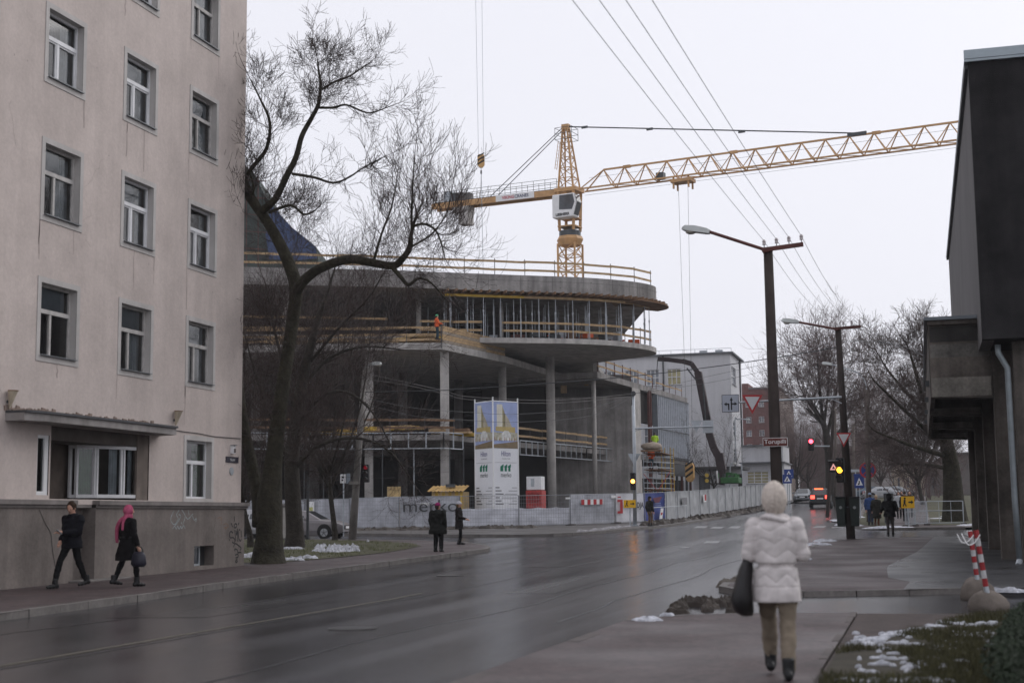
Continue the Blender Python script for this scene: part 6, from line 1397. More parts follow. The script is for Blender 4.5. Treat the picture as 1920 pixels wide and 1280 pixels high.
# low white annex with warm windows
a_ = D(1393, 835, 150); Ya = a_.y; an = thing('low_annex', 'low white annex with a row of warm lit windows by the road', 'building', (a_.x+2, Ya, zg(Ya)))
def ax(px): return onY(px, 880, Ya).x
def az(py): return onY(1430, py, Ya).z
wall_with('wall', an, lambda u, z: Vector((u, Ya, z)), ax(1389), ax(1470), zg(Ya)-.3, az(868), [(ax(1400), ax(1441), az(906), az(883), 3, 4, M_lit), (ax(1449), ax(1466), az(906), az(883), 2, 4, M_fg)], M_whitewall, Vector((0, -1, 0)), M_lit, M_frame_w)
MB().b2((ax(1389)-.1, Ya-.9, az(868)), (ax(1470)+.2, Ya+8, az(866))).build('lower_roof', M_roof, an); MB().b2((ax(1391), Ya+.6, az(866)), (ax(1468), Ya+8, az(835))).build('upper_wall', M_whitewall, an); MB().b2((ax(1390), Ya+.3, az(835)), (ax(1469), Ya+8, az(833))).build('upper_roof', M_roof, an)
MB().b2((ax(1470)-.2, Ya+.01, zg(Ya)), (ax(1470), Ya+8, az(868))).build('side_wall', M_whitewall, an)
# gate house behind the truck
g0 = D(1302, 905, 140); Yg = g0.y; gh = thing('gate_house', 'low pale gate house with flat dark roof behind the truck', 'building', (g0.x+3, Yg, zg(Yg)))
gx = lambda px: onY(px, 890, Yg).x
gz_ = lambda py: onY(1340, py, Yg).z
wall_with('wall', gh, lambda u, z: Vector((u, Yg, z)), gx(1300), gx(1392), zg(Yg)-.3, gz_(880), [(gx(1310), gx(1331), zg(Yg)+.2, gz_(891), 2, 1, M_fgd), (gx(1372), gx(1384), gz_(905), gz_(890), 2, 1, M_fgd)], M_whitewall, Vector((0, -1, 0)), M_fgd, M_steel_d)
MB().b2((gx(1296), Yg-1.2, gz_(880)), (gx(1395), Yg+5, gz_(875))).build('roof', mat('gate_roof', (.07, .07, .072), .7, .2, 1), gh)
# brick block
b_ = D(1386, 725, 205); Yb = b_.y; bb = thing('brick_block', 'red brick apartment block with white framed windows far behind', 'building', (b_.x+6, Yb, zg(Yb)))
bx = lambda px: onY(px, 760, Yb).x
bz = lambda py: onY(1420, py, Yb).z
ops = []
for px in (1398, 1422, 1447):
    for py in (757, 786.5, 812, 838): ops.append((bx(px), bx(px+10), bz(py+5.5), bz(py-6), 2, 1))
wall_with('front_wall', bb, lambda u, z: Vector((u, Yb, z)), bx(1380), bx(1462), zg(Yb), bz(729), ops, M_brick, Vector((0, -1, 0)), M_fg, M_white)
MB().b2((bx(1380), Yb, bz(729)), (bx(1404), Yb+6, bz(718))).build('stair_head', M_brick, bb); MB().b2((bx(1404), Yb-.15, bz(729)), (bx(1462)+.2, Yb+10, bz(726))).build('parapet', mat('parapet_grey', (.2, .18, .18), .8, .15, 1), bb)
Yb2 = onX(1489, 800, bx(1462)).y; MB().b2((bx(1462)-.3, Yb+.02, zg(Yb)), (bx(1462), min(Yb2, Yb+55), bz(729)-.05)).build('side_wall', mat('end_wall_tan', (.30, .25, .22), .9, .1, .4), bb)
# grey gabled houses up the street
h0 = D(1598, 900, 235); Yh = h0.y; gh_ = thing('grey_house', 'grey rendered gabled house at the end of the street', 'building', (h0.x+4, Yh, zg(Yh)))
def poly_wall(px, Y, dep, m, name, parent): return MB().prism([onY(x, y, Y) for x, y in px], (0, dep, 0)).build(name, m, parent)
poly_wall(((1598, 945), (1598, 820), (1632, 802), (1664, 818), (1692, 850), (1692, 945)), Yh, 8, M_greywall, 'gable_wall', gh_)
r0 = [onY(x, y, Yh) for x, y in ((1595, 821), (1632, 801), (1666, 818), (1695, 851))]
for a, b in zip(r0, r0[1:]): MB().prism([a-Vector((0, .3, 0)), b-Vector((0, .3, 0)), b+Vector((0, -.3, .2)), a+Vector((0, -.3, .2))], (0, 8.6, 0)).build('roof', M_roof, gh_)
for px in (1606, 1612): MB().b2((onY(px, 870, Yh).x, Yh-.03, onY(px, 880, Yh).z), (onY(px+3, 870, Yh).x, Yh+.0, onY(px, 870, Yh).z)).build('window', M_fgd, gh_)
Yi = Yh-30; gi = thing('grey_house', 'pale gabled house with a sloping red roof edge before the grey house', 'building', (onY(1645, 930, Yi).x, Yi, zg(Yi)))
poly_wall(((1619, 945), (1619, 852), (1634, 839), (1674, 866), (1674, 945)), Yi, 7, mat('pale_wall', (.36, .34, .33), .9, .12, .4, streak=.1), 'gable_wall', gi)
r0 = [onY(x, y, Yi) for x, y in ((1632, 839), (1676, 867))]; MB().prism([r0[0]-Vector((0, .3, 0)), r0[1]-Vector((0, .3, 0)), r0[1]+Vector((0, -.3, .25)), r0[0]+Vector((0, -.3, .25))], (0, 7.6, 0)).build('roof', M_rust, gi)
poly_wall(((1622, 945), (1622, 888), (1634, 884), (1652, 905), (1652, 945)), Yi-1, 1, M_greywall, 'lean_to', gi)
Yc = Yh-45; ci = thing('cream_house', 'cream plastered house with dark windows beyond the walkers', 'building', (onY(1690, 930, Yc).x, Yc, zg(Yc)))
cx_ = lambda px: onY(px, 900, Yc).x
cz_ = lambda py: onY(1690, py, Yc).z
wall_with('wall', ci, lambda u, z: Vector((u, Yc, z)), cx_(1672), cx_(1740), zg(Yc)-.5, cz_(868), [(cx_(1674), cx_(1676.5), cz_(913), cz_(893), 1, 2), (cx_(1683), cx_(1687), cz_(913), cz_(895), 1, 2), (cx_(1700), cx_(1705), cz_(913), cz_(895), 1, 2), (cx_(1715), cx_(1720), cz_(913), cz_(895), 1, 2)], mat('cream_wall', (.42, .36, .29), .9, .15, .4, streak=.1), Vector((0, -1, 0)), M_fgd, M_frame_o)
MB().b2((cx_(1671), Yc-.3, cz_(868)), (cx_(1741), Yc+8, cz_(866))).build('roof', M_rust, ci); MB().b2((cx_(1676), Yc-.4, zg(Yc)), (cx_(1680), Yc-.05, cz_(872))).build('pilaster', MATS['cream_wall'], ci)
dk = thing('dark_house', 'dark far house with two chimneys behind the bare street tree', 'building', S(1550, 250)); Yd = 250
poly_wall(((1500, 945), (1500, 840), (1575, 832), (1600, 836), (1600, 945)), Yd, 8, mat('dark_house', (.14, .125, .12), .9, .2, .5), 'wall', dk)
for px in (1530, 1541): MB().b2((onY(px, 830, Yd).x, Yd+1, onY(px, 838, Yd).z-1), (onY(px+7, 830, Yd).x, Yd+2, onY(px, 821, Yd).z)).build('chimney', M_brick, dk)

fh = thing('dark_house', 'long dark house closing the view behind the broad tree', 'building', S(1830, 190)); poly_wall(((1735, 950), (1735, 880), (1775, 852), (1905, 850), (1905, 955)), 190, 8, MATS['dark_house'], 'wall', fh)
for k in range(5): MB().b2((onY(1748+k*24, 900, 190).x, 189.93, onY(1748, 915, 190).z), (onY(1756+k*24, 900, 190).x, 189.99, onY(1748, 895, 190).z)).build('window', M_fgd, fh)
MB().prism([onY(x, y, 189.6) for x, y in ((1732, 881), (1774, 851), (1908, 849), (1908, 846), (1773, 848), (1730, 879))], (0, 9, 0)).build('roof', M_roof, fh)
for (px, Y, ty, tx, lab) in ((1383, 146, 786, 1406, 'slim grey street lamp before the red brick block'), (1371, 132, 868, 1380, 'short grey lamp post behind the street fence')):
    b = S(px, Y, .1); z = ZAT(b, ty); t = thing('street_lamp', lab, 'street lamp', b); MB().path(spline([b, Vector((b.x, Y, z-.6)), Vector((b.x+.3, Y, z)), onY(tx-6, ty, Y)]), .07, 6).build('post', M_galv, t); street_lamp_head('', onY(tx-6, ty, Y), onY(tx, ty, Y), t)

# ------------------------------------------------------------ bare trees
class Tree:
    def __init__(s, seed): s.r = random.Random(seed); s.big = MB(); s.small = MB()
    def branch(s, p, d, L, r, lev, up=.10, wig=.12, nch=(4, 6), rmin=.0045, ang=(.45, .95), droop=0.):
        R = s.r; g = R.gauss; n = 5 if lev > 1 else 4; d = Vector(d).normalized(); px, py, pz = p; dx, dy, dz = d; rs = [r]; pts = [(px, py, pz)]; dirs = [(dx, dy, dz)]
        for i in range(n):
            dx += g(0, wig); dy += g(0, wig); dz += g(0, wig)+up-droop*(i/n)
            l = math.sqrt(dx*dx+dy*dy+dz*dz) or 1; dx /= l; dy /= l; dz /= l
            q = L/n; px += dx*q; py += dy*q; pz += dz*q; pts.append((px, py, pz)); dirs.append((dx, dy, dz)); rs.append(max(rmin, r*(1-.75*(i+1)/n)))
        if r > .03: s.big.path(pts, rs, 5, cap=False)
        else:
            # thin twig: three-sided tube with one fixed frame
            a = Vector((d.y, -d.x, .001)).normalized(); b = d.cross(a); V = s.small.v; F = s.small.f; k0 = len(V)
            o = [(a.x*c+b.x*e, a.y*c+b.y*e, a.z*c+b.z*e) for c, e in ((1, 0), (-.5, .866), (-.5, -.866))]
            for (x, y, z), rr in zip(pts, rs):
                for ox, oy, oz in o: V.append((x+ox*rr, y+oy*rr, z+oz*rr))
            for i in range(n):
                k = k0+3*i; F.append((k, k+1, k+4, k+3)); F.append((k+1, k+2, k+5, k+4)); F.append((k+2, k, k+3, k+5))
        if lev <= 0: return
        for k in range(R.randint(*nch)):
            i = R.randint(1, n); d0 = dirs[i]; t = math.tan(R.uniform(*ang)); u = (g(0, 1), g(0, 1), g(0, 1)); dt = u[0]*d0[0]+u[1]*d0[1]+u[2]*d0[2]
            u = (u[0]-dt*d0[0], u[1]-dt*d0[1], u[2]-dt*d0[2]); l = math.sqrt(u[0]**2+u[1]**2+u[2]**2) or 1; t /= l
            s.branch(pts[i], (d0[0]+u[0]*t, d0[1]+u[1]*t, d0[2]+u[2]*t), L*R.uniform(.5, .85), max(rmin, rs[i]*R.uniform(.5, .7)), lev-1, up, wig, nch, rmin, ang, droop)
    def limb(s, pts, kids, L, lev, t0=.15, n=9, **kw):
        P = [Vector(q[:3]) for q in pts]; rr = [q[3] for q in pts]
        Q = [Vector(q) for q in spline([tuple(q) for q in P], 4)]; rq = [q[0] for q in spline([(x,) for x in rr], 4)]
        s.big.path(Q, rq, n)
        for k in range(kids):
            t = s.r.uniform(t0, 1.0); i = min(int(t*(len(Q)-1)), len(Q)-2); d0 = (Q[i+1]-Q[i]).normalized(); a = s.r.uniform(.5, 1.25)
            ax = Vector((s.r.gauss(0, 1), s.r.gauss(0, 1), s.r.gauss(0, 1))).cross(d0).normalized(); nd = Matrix.Rotation(a, 3, ax) @ d0
            s.branch(Q[i], nd, L*s.r.uniform(.6, 1.15), min(rq[i]*.5, L*.013), lev, **kw)
        d0 = (Q[-1]-Q[-2]).normalized(); s.branch(Q[-1], d0, L, rq[-1]*.9, lev, **kw)
    def build(s, name, lab, base, mt=M_bark, ms=M_twig, group=None):
        t = thing(name, lab, 'tree', base, group); s.big.build('trunk', mt, t, fix=False, smooth=True); s.small.build('crown', ms, t, fix=False); return t
def px_limb(lst, zc): return [(*D(x, y, zc+dz), r*zc/2667.) for (x, y, r, dz) in lst]
zt1 = zc_of(G(503, 1055, .13))
T1 = Tree(21)
b1 = G(503, 1055, .13)
T1.limb([(b1.x, b1.y, b1.z-.1, .56)]+[(b1.x, b1.y, b1.z+.25, .47)]+px_limb([(505, 1000, 25.5, 0), (505, 940, 25, 0), (511, 885, 18, 0), (520, 800, 15, 0), (534, 700, 12.5, 0), (549, 600, 12, 0), (555, 545, 12.5, 0), (546, 505, 12, 0), (529, 466, 11, 0), (507, 425, 10, .2), (488, 397, 9, .3)], zt1), 20, 1.17, 3, .3, 14)
T1.limb(px_limb([(488, 985, 16, 0), (484, 930, 13, .3), (470, 860, 11, .6), (458, 800, 10, .8), (448, 720, 8, 1)], zt1), 10, 1.17, 3, .3, 10)
T1.limb(px_limb([(491, 402, 9, .3), (470, 374, 8, .5), (455, 352, 7.4, .7), (440, 330, 6.5, .9), (425, 290, 5, 1), (430, 230, 3.5, 1.2), (440, 170, 2, 1.2)], zt1), 14, 1.17, 3, up=.14, nch=(3, 5))
T1.limb(px_limb([(452, 345, 5, .6), (475, 312, 4.2, .2), (500, 278, 3.6, 0), (506, 230, 2.8, -.2), (490, 190, 2, -.2), (470, 150, 1.2, 0)], zt1), 14, 1.01, 3, up=.12, nch=(3, 5))
T1.limb(px_limb([(492, 395, 8, .2), (517, 372, 6.6, 0), (535, 335, 6, -.2), (555, 295, 5.4, -.3), (566, 255, 4.8, -.3), (585, 220, 4.2, -.3), (597, 195, 3.7, -.2), (601, 160, 2.8, 0), (597, 130, 2, .2), (595, 112, 1.1, .3)], zt1), 24, .80, 3, .5, up=.08, nch=(3, 5))
T1.limb(px_limb([(597, 202, 2.6, -.2), (625, 202, 2.3, -.5), (650, 197, 1.9, -.8), (690, 212, 1.5, -1), (722, 203, 1, -1.2), (745, 194, .6, -1.3)], zt1), 11, 0.78, 2, up=.06)
T1.limb(px_limb([(600, 170, 2.4, 0), (625, 155, 2, .4), (655, 143, 1.6, .7), (690, 120, 1.1, 1)], zt1), 11, 0.78, 3, up=.08, nch=(3, 4))
T1.limb(px_limb([(548, 326, 2.9, -.2), (590, 333, 2.5, -.5), (625, 343, 2.1, -.7), (655, 332, 1.7, -.9), (685, 312, 1.3, -1), (725, 292, .7, -1.2)], zt1), 14, 0.86, 2, up=.05)
T1.limb(px_limb([(505, 398, 3.2, 0), (545, 385, 2.6, -.4), (570, 402, 2.1, -.6), (590, 395, 1.4, -.8)], zt1), 11, 0.70, 2)
T1.limb(px_limb([(552, 552, 11, 0), (567, 529, 10, -.3), (592, 508, 9.2, -.6), (625, 493, 8.8, -1), (660, 486, 8, -1.3), (700, 493, 7.5, -1.6), (738, 498, 7, -1.8), (757, 482, 6, -2), (768, 464, 5, -2.1), (771, 440, 3.6, -2.2), (775, 424, 3, -2.2)], zt1), 18, 0.86, 2, .3, 10)
T1.limb(px_limb([(772, 442, 2.4, -2.2), (772, 400, 2, -2.2), (774, 340, 1.5, -2.3), (778, 285, .8, -2.4)], zt1), 16, 1.01, 2, up=.2)
T1.limb(px_limb([(775, 424, 2.6, -2.2), (795, 420, 2.3, -2.4), (815, 430, 2, -2.6), (826, 452, 1.6, -2.8), (835, 486, .9, -3)], zt1), 20, 1.09, 2, up=.26)
T1.limb(px_limb([(768, 464, 2.2, -2), (790, 452, 1.9, -1.7), (812, 436, 1.5, -1.5), (838, 398, 1.1, -1.4), (850, 340, .7, -1.3)], zt1), 18, 0.94, 2, up=.2)
T1.limb(px_limb([(700, 492, 2.8, -1.6), (715, 440, 2.1, -1.4), (735, 385, 1.5, -1.3), (745, 330, .8, -1.2)], zt1), 14, 0.86, 2, up=.18)
T1.limb(px_limb([(735, 500, 4.6, -1.8), (752, 520, 3.8, -2), (766, 534, 3.2, -2.1), (785, 522, 2.6, -2.2), (808, 530, 1.8, -2.3), (835, 560, 1, -2.5)], zt1), 14, 0.70, 2, up=-.05)
T1.build('bare_tree', 'large gnarled bare tree with mossy trunk beside the pink block', b1, M_bark_m)
b2 = G(552, 1026, .13); zt2 = zc_of(b2); T2 = Tree(5)
T2.limb([(b2.x, b2.y, b2.z-.1, .45)]+px_limb([(553, 1000, 17, 0), (549, 930, 15, 0), (547, 860, 14, 0), (556, 790, 12, 0), (566, 720, 10, 0), (580, 660, 8, 0), (592, 610, 6, 0), (610, 560, 4, 0)], zt2), 14, 1.8, 3, .25, 12, nch=(3, 4))
for lst in ([(552, 880, 7, 0), (590, 840, 6, -.5), (640, 822, 5, -1), (690, 825, 4, -1.4), (735, 850, 3, -1.6), (772, 900, 1.6, -1.8)], [(556, 800, 6, 0), (600, 745, 5, -.6), (650, 735, 4, -1), (700, 775, 3, -1.3), (740, 850, 1.5, -1.5)], [(570, 720, 6, 0), (620, 670, 5, .4), (680, 650, 3.6, .6), (750, 655, 2, .6)],
            [(548, 880, 6, 0), (515, 800, 5, .4), (485, 720, 4, .6), (462, 640, 2.5, .8)], [(556, 780, 6, 0), (535, 700, 5, .5), (515, 620, 4, .8), (500, 540, 2.2, 1)], [(580, 680, 5, 0), (640, 610, 4, -.4), (690, 560, 3, -.6), (720, 510, 1.6, -.8)]):
    T2.limb(px_limb([(x, y, r*.62, dz) for x, y, r, dz in lst], zt2), 12, 1.6, 3, .1, 8, droop=.10, nch=(3, 4))
T2.build('bare_tree', 'slimmer dark tree with drooping branches behind the gnarled tree', b2, M_bark)
def auto_tree(name, lab, base, H, r, nl, L, lev, seed, mt=M_bark, ms=M_twig, group=None, spread=.5, trunk=.35, kids=12, up=.12):
    t = Tree(seed); b = Vector(base); R = t.r; top = b+Vector((R.gauss(0, .2), R.gauss(0, .2), H*trunk))
    t.limb([(b.x, b.y, b.z-.15, r*1.2), (b.x, b.y, b.z+.4, r), (*b.lerp(top, .6), r*.85), (*top, r*.75)], 3, L, lev-1, .6)
    for k in range(nl):
        a = 2*math.pi*k/nl+R.uniform(-.4, .4); s = spread*R.uniform(.5, 1.2); h = H*(1-trunk); z0 = R.uniform(.75, 1.0)
        st = b.lerp(top, z0); e = top+Vector((math.cos(a)*s*h, math.sin(a)*s*h, h*R.uniform(.6, .92))); m = st.lerp(e, .5)+Vector((math.cos(a)*s*h*.2, math.sin(a)*s*h*.2, -.05*h))
        t.limb([(*st, r*.5), (*m, r*.3), (*e, r*.1)], kids, L, lev, .1, 6, up=up)
    return t.build(name, lab, b, mt, ms, group)
auto_tree('bare_tree', 'dense dark thicket tree between the gnarled tree and the site', S(628, 60, .12), 11.8, .13, 8, 1.9, 3, 33, spread=.36, trunk=.25, kids=8)
auto_tree('bare_tree', 'dark tangled tree hard against the end of the pink block', S(470, 52, .12), 9.8, .13, 7, 1.9, 3, 35, spread=.42, trunk=.2, kids=7)
# trees on the right and up the street
bR = G(1790, 978, .13); bR = S(1790, 88, .12); zr_ = zc_of(bR); TR = Tree(8)
TR.limb([(bR.x, bR.y, bR.z-.1, .8)]+px_limb([(1788, 940, 20, 0), (1784, 880, 16, 0), (1776, 835, 13, 0), (1766, 800, 9, 0)], zr_), 6, 2.2, 3, .5, 12)
for lst in ([(1764, 800, 11, 0), (1742, 740, 8, -1), (1722, 665, 6, -2), (1706, 600, 3, -2)], [(1768, 805, 10, 0), (1766, 730, 8, 1), (1755, 650, 6, 1.5), (1742, 585, 3, 2)], [(1762, 800, 8, 0), (1720, 755, 6, -2), (1675, 705, 4, -3), (1640, 665, 2, -4)], [(1770, 830, 8, 0), (1715, 810, 6, -3), (1670, 790, 4, -4), (1640, 775, 2, -5)],
            [(1774, 830, 9, 0), (1790, 760, 7, 2), (1798, 690, 5, 2), (1800, 610, 3, 2)], [(1742, 740, 6, -1), (1700, 690, 5, 2), (1665, 640, 3, 3), (1650, 610, 2, 3)], [(1780, 860, 7, 0), (1735, 850, 5, 3), (1690, 850, 3, 4)], [(1766, 780, 8, 0), (1745, 700, 6, -2), (1735, 630, 4, -2), (1728, 575, 2, -2)]):
    TR.limb(px_limb([(x, 978-(978-y)*.84, r*.62, dz) for x, y, r, dz in lst], zr_), 19, 1.5, 3, .10, 7, rmin=.008, nch=(4, 5), up=.06)
TR.build('bare_tree', 'broad bare tree overhanging the far pavement beside the hall', bR, M_bark_m, mat('twig_brown', (.085, .066, .060), .9, .25, 1))
bM = S(1556, 150, .1); zm_ = zc_of(bM); TM = Tree(14)
TM.limb([(bM.x, bM.y, bM.z-.2, .5)]+px_limb([(1556, 900, 8, 0), (1554, 850, 7.5, 0), (1549, 812, 6.5, 0)], zm_), 3, 4, 2, .5, 10)
for lst in ([(1550, 815, 8, 0), (1541, 770, 6, 0), (1536, 720, 4, 0), (1533, 680, 2, 0)], [(1552, 812, 7, 0), (1562, 765, 5, 0), (1570, 720, 3, 0), (1572, 690, 1.5, 0)], [(1552, 830, 6, 0), (1580, 800, 4, 1), (1600, 760, 2.5, 2)], [(1548, 800, 6, 0), (1520, 760, 4, -1), (1502, 730, 2, -1)], [(1546, 790, 5, 0), (1552, 740, 3.5, 2), (1556, 690, 2, 3)]):
    TM.limb(px_limb([(x, y, r*.55, dz) for x, y, r, dz in lst], zm_), 12, 3.6, 3, .15, 6, rmin=.012)
TM.build('bare_tree', 'tall forked bare tree in the street beyond the red light', bM, M_bark, M_twig_r)
auto_tree('bare_tree', 'small bare tree standing before the white building', S(1343, 138, .1), 7.6, .11, 6, 1.7, 2, 44, spread=.45, trunk=.25, kids=7)
for k, (px, Y, H, lab) in enumerate(((1497, 172, 11, 'leaning bare tree beside the brick block'), (1520, 195, 9, 'reddish bare tree low behind the red light'), (1585, 215, 10, 'reddish bare tree before the grey house'), (1475, 215, 8.5, 'pale bare tree at the corner of the brick block'), (1730, 130, 9, 'small bare tree beyond the steel barrier'), (1655, 180, 8, 'thin bare tree before the cream house'))):
    auto_tree('bare_tree', lab, S(px, Y, .1), H, .2, 6, 3.2, 3, 60+k, M_bark, M_twig_r, None, .5, .25, 8)
th = Tree(77)
for k in range(95):
    p = S(random.uniform(1470, 1620), random.uniform(225, 245)); th.branch(p, Vector((random.gauss(0, .3), 0, 1)), random.uniform(4, 8), .07, 3, .2, .3, (2, 4), .012)
for k in range(36):
    p = S(random.uniform(1690, 1800), random.uniform(140, 170)); th.branch(p, Vector((random.gauss(0, .3), 0, 1)), random.uniform(4, 8), .07, 3, .2, .3, (2, 4), .012)
struct(join(th.big, th.small).build('far_thicket', M_twig_r, fix=False), 'stuff')
# ------------------------------------------------------------ cars
def car(name, lab, pos, ang, st, paint, lights=None, rear=None):
    """st: stations along the length x: (x, z_bottom, z_belt, z_roof, w_belt, w_roof); front at +x"""
    t = thing(name, lab, 'car', (0, 0, 0)); L = []; mb = MB()
    for (x, zb, zl, zr, w, wr) in st: L += [(x, -w*.94, zb), (x, -w, zb+.22), (x, -w, zl-.12), (x, -w*.97, zl), (x, -wr, zr-.03), (x, -wr*.85, zr), (x, wr*.85, zr), (x, wr, zr-.03), (x, w*.97, zl), (x, w, zl-.12), (x, w, zb+.22), (x, w*.94, zb)]
    n = 12; k = len(st)
    F = [(i*n+j, (i+1)*n+j, (i+1)*n+j+1, i*n+j+1) for i in range(k-1) for j in range(n-1)]+[(i*n+n-1, (i+1)*n+n-1, (i+1)*n, i*n) for i in range(k-1)]+[tuple(range(n)), tuple((k-1)*n+j for j in range(n-1, -1, -1))]
    mb.add(L, F); body = mb.build('body', paint, t, smooth=False, bevel=.03)
    MGL = mat('car_glass', (.03, .035, .04), .08, .2, 2, spec=.8)
    cab = [s for s in st if s[3]-s[2] > .22]
    for s in (-1, 1):
        for a, b in zip(cab, cab[1:]):
            q = [(a[0]+.04, s*(a[4]*.97+.006), a[2]+.03), (b[0]-.04, s*(b[4]*.97+.006), b[2]+.03), (b[0]-.04, s*(b[5]+.012), b[3]-.09), (a[0]+.04, s*(a[5]+.012), a[3]-.09)]
            MB().prism(q, (0, s*.004, 0)).build('side_window', MGL, body)
    def screen(a, b, nm):
        u = Vector((b[0]-a[0], 0, (b[3]-a[3]))).normalized(); nn = Vector((-u.z, 0, u.x)); nn = nn if nn.z > 0 else -nn
        P = [Vector((a[0], -a[5]*.86, a[3])), Vector((a[0], a[5]*.86, a[3])), Vector((b[0], b[5]*.82, b[3])), Vector((b[0], -b[5]*.82, b[3]))]
        c = sum(P, Vector())/4; MB().prism([c+(p-c)*.93+nn*.006 for p in P], nn*.004).build(nm, MGL, body)
    i0 = next(i for i, s in enumerate(st) if s[3]-s[2] > .22); i1 = max(i for i, s in enumerate(st) if s[3]-s[2] > .22)
    if i1+1 < k: screen(st[i1+1], st[i1], 'windscreen')
    if i0 > 0: screen(st[i0-1], st[i0], 'rear_screen')
    ww = max(s[4] for s in st); xs = (st[0][0]+.85, st[-1][0]-.88)
    MR = mat('alloy_wheel', (.30, .31, .32), .35, .15, 4, metal=.6); MT = mat('tyre', (.014, .014, .015), .8, .1, 5)
    for x in xs:
        for s in (-1, 1):
            MB().disc((x, s*(ww-.04), .36), (0, 1, 0), .375, .1, 24).build('wheel_arch', M_black, body)
            w = MB().disc((x, s*(ww-.10), .315), (0, 1, 0), .315, .23, 22).build('wheel', MT, t)
            MB().disc((x, s*(ww+.02), .315), (0, 1, 0), .20, .02, 18).build('rim', MR, w)
            q = MB()
            for a in range(5): an_ = a*2*math.pi/5+.3; q.bar((x, s*(ww+.034), .315), (x+.19*math.cos(an_), s*(ww+.034), .315+.19*math.sin(an_)), .02, .05, Vector((0, 1, 0)))
            q.build('spokes', M_steel_d, w)
    f = st[-1]; r = st[0]
    for s in (-1, 1):
        MB().add([(f[0]-.42, s*(f[4]+.05), f[2]-.02), (f[0]-.03, s*(f[4]-.12), f[2]-.06), (f[0]+.0, s*(f[4]-.14), f[2]-.2), (f[0]-.36, s*(f[4]+.07), f[2]-.18), (f[0]-.42, s*(f[4]-.2), f[2]-.02), (f[0]-.05, s*(f[4]-.35), f[2]-.06), (f[0]+.0, s*(f[4]-.35), f[2]-.2), (f[0]-.36, s*(f[4]-.2), f[2]-.18)], [(0, 1, 2, 3), (4, 7, 6, 5), (0, 4, 5, 1), (1, 5, 6, 2), (2, 6, 7, 3), (3, 7, 4, 0)]).build('headlight', lights or mat('lamp_clear', (.5, .5, .5), .1, .05, 3), t)
        MB().b2((r[0]-.02, s*(r[4]*.55), r[2]-.22), (r[0]+.06, s*(r[4]*1.0), r[2]+.06)).build('tail_light', rear or M_red, t)
        xm = cab[-1][0]+.1; MB().box((xm, s*(ww+.1), cab[-1][2]+.06), (.12, .2, .13)).build('mirror', paint, t, bevel=.02)
    MB().b2((f[0]-.02, -.26, f[1]+.16), (f[0]+.03, .26, f[1]+.28)).build('number_plate', M_white, t); MB().b2((r[0]-.03, -.26, r[2]-.26), (r[0]-.0, .26, r[2]-.15)).build('number_plate', M_white, t)
    MB().b2((f[0]-.05, -.5, f[1]+.32), (f[0]+.012, .5, f[2]-.2)).build('grille', M_black, t)
    MB().b2((r[0]-.02, -r[4]*.8, r[1]), (r[0]+.2, r[4]*.8, r[1]+.16)).build('rear_bumper', M_black, t)
    place(t, pos, ang); return t
sedan = [(-2.3, .36, .88, .92, .74, .60), (-2.15, .28, .94, .98, .84, .66), (-1.65, .22, .96, 1.02, .88, .66), (-1.0, .2, .95, 1.36, .89, .60), (-.3, .2, .94, 1.43, .89, .60), (.35, .2, .92, 1.38, .89, .60), (1.15, .2, .90, .95, .88, .68), (1.75, .22, .84, .88, .87, .64), (2.15, .27, .74, .77, .80, .55), (2.32, .34, .66, .68, .66, .45)]
wagon = [(-2.3, .38, .90, .96, .78, .64), (-2.22, .30, .95, 1.02, .86, .66), (-1.85, .24, .96, 1.40, .89, .62), (-1.0, .2, .95, 1.47, .90, .63), (0, .2, .94, 1.48, .90, .62), (.5, .2, .92, 1.40, .90, .60), (1.25, .2, .90, .95, .88, .68), (1.8, .22, .85, .88, .87, .64), (2.15, .27, .76, .78, .80, .55), (2.3, .34, .66, .68, .66, .45)]
suv = [(-2.25, .42, 1.0, 1.08, .80, .66), (-2.18, .36, 1.05, 1.12, .88, .70), (-1.75, .30, 1.06, 1.60, .92, .64), (-.9, .28, 1.05, 1.68, .93, .66), (.2, .28, 1.03, 1.66, .93, .64), (.65, .28, 1.02, 1.55, .93, .62), (1.2, .28, 1.0, 1.06, .92, .7), (1.8, .3, .95, .98, .9, .66), (2.2, .36, .82, .84, .8, .55)]
pc = G(600, 1009.5); YS = pc.y
def carpos(px, Y): p = S(px, Y); return p
car('parked_car', 'dark grey sedan with lit headlight waiting behind the bare trees', carpos(570, YS), 0.03, sedan, mat('car_grey', (.20, .185, .19), .3, .1, 3, metal=.3, spec=.6), emit('headlight_lit', (1, .96, .88), 1.6))
car('parked_car', 'silver estate car with muddy flank half hidden by the tree trunk', carpos(512, YS+3.2), 0.03, wagon, mat('car_silver', (.36, .36, .37), .35, .25, 2, metal=.4, spec=.6))
p = S(1540, 128); car('moving_car', 'dark sport utility car driving away with red lights on', p, rad(92), suv, mat('car_black', (.016, .016, .018), .25, .1, 3, spec=.6), None, emit('tail_lit', (1, .06, .04), 4))
mb = MB().b2((p.x-.35, 125.68, p.z+1.57), (p.x+.35, 125.78, p.z+1.66)); o = mb.build('brake_light', emit('brake_lit', (1, .12, .04), 4)); o.parent = [x for x in bpy.data.objects if x.name.startswith('moving_car')][0]; o.matrix_parent_inverse = Matrix.LocRotScale(p, Matrix.Rotation(rad(92), 3, 'Z'), None).inverted()
p = S(1507, 150); car('moving_car', 'pale oncoming car farther up the road', p, rad(-88), sedan, mat('car_pale', (.22, .23, .25), .3, .1, 3, metal=.4))
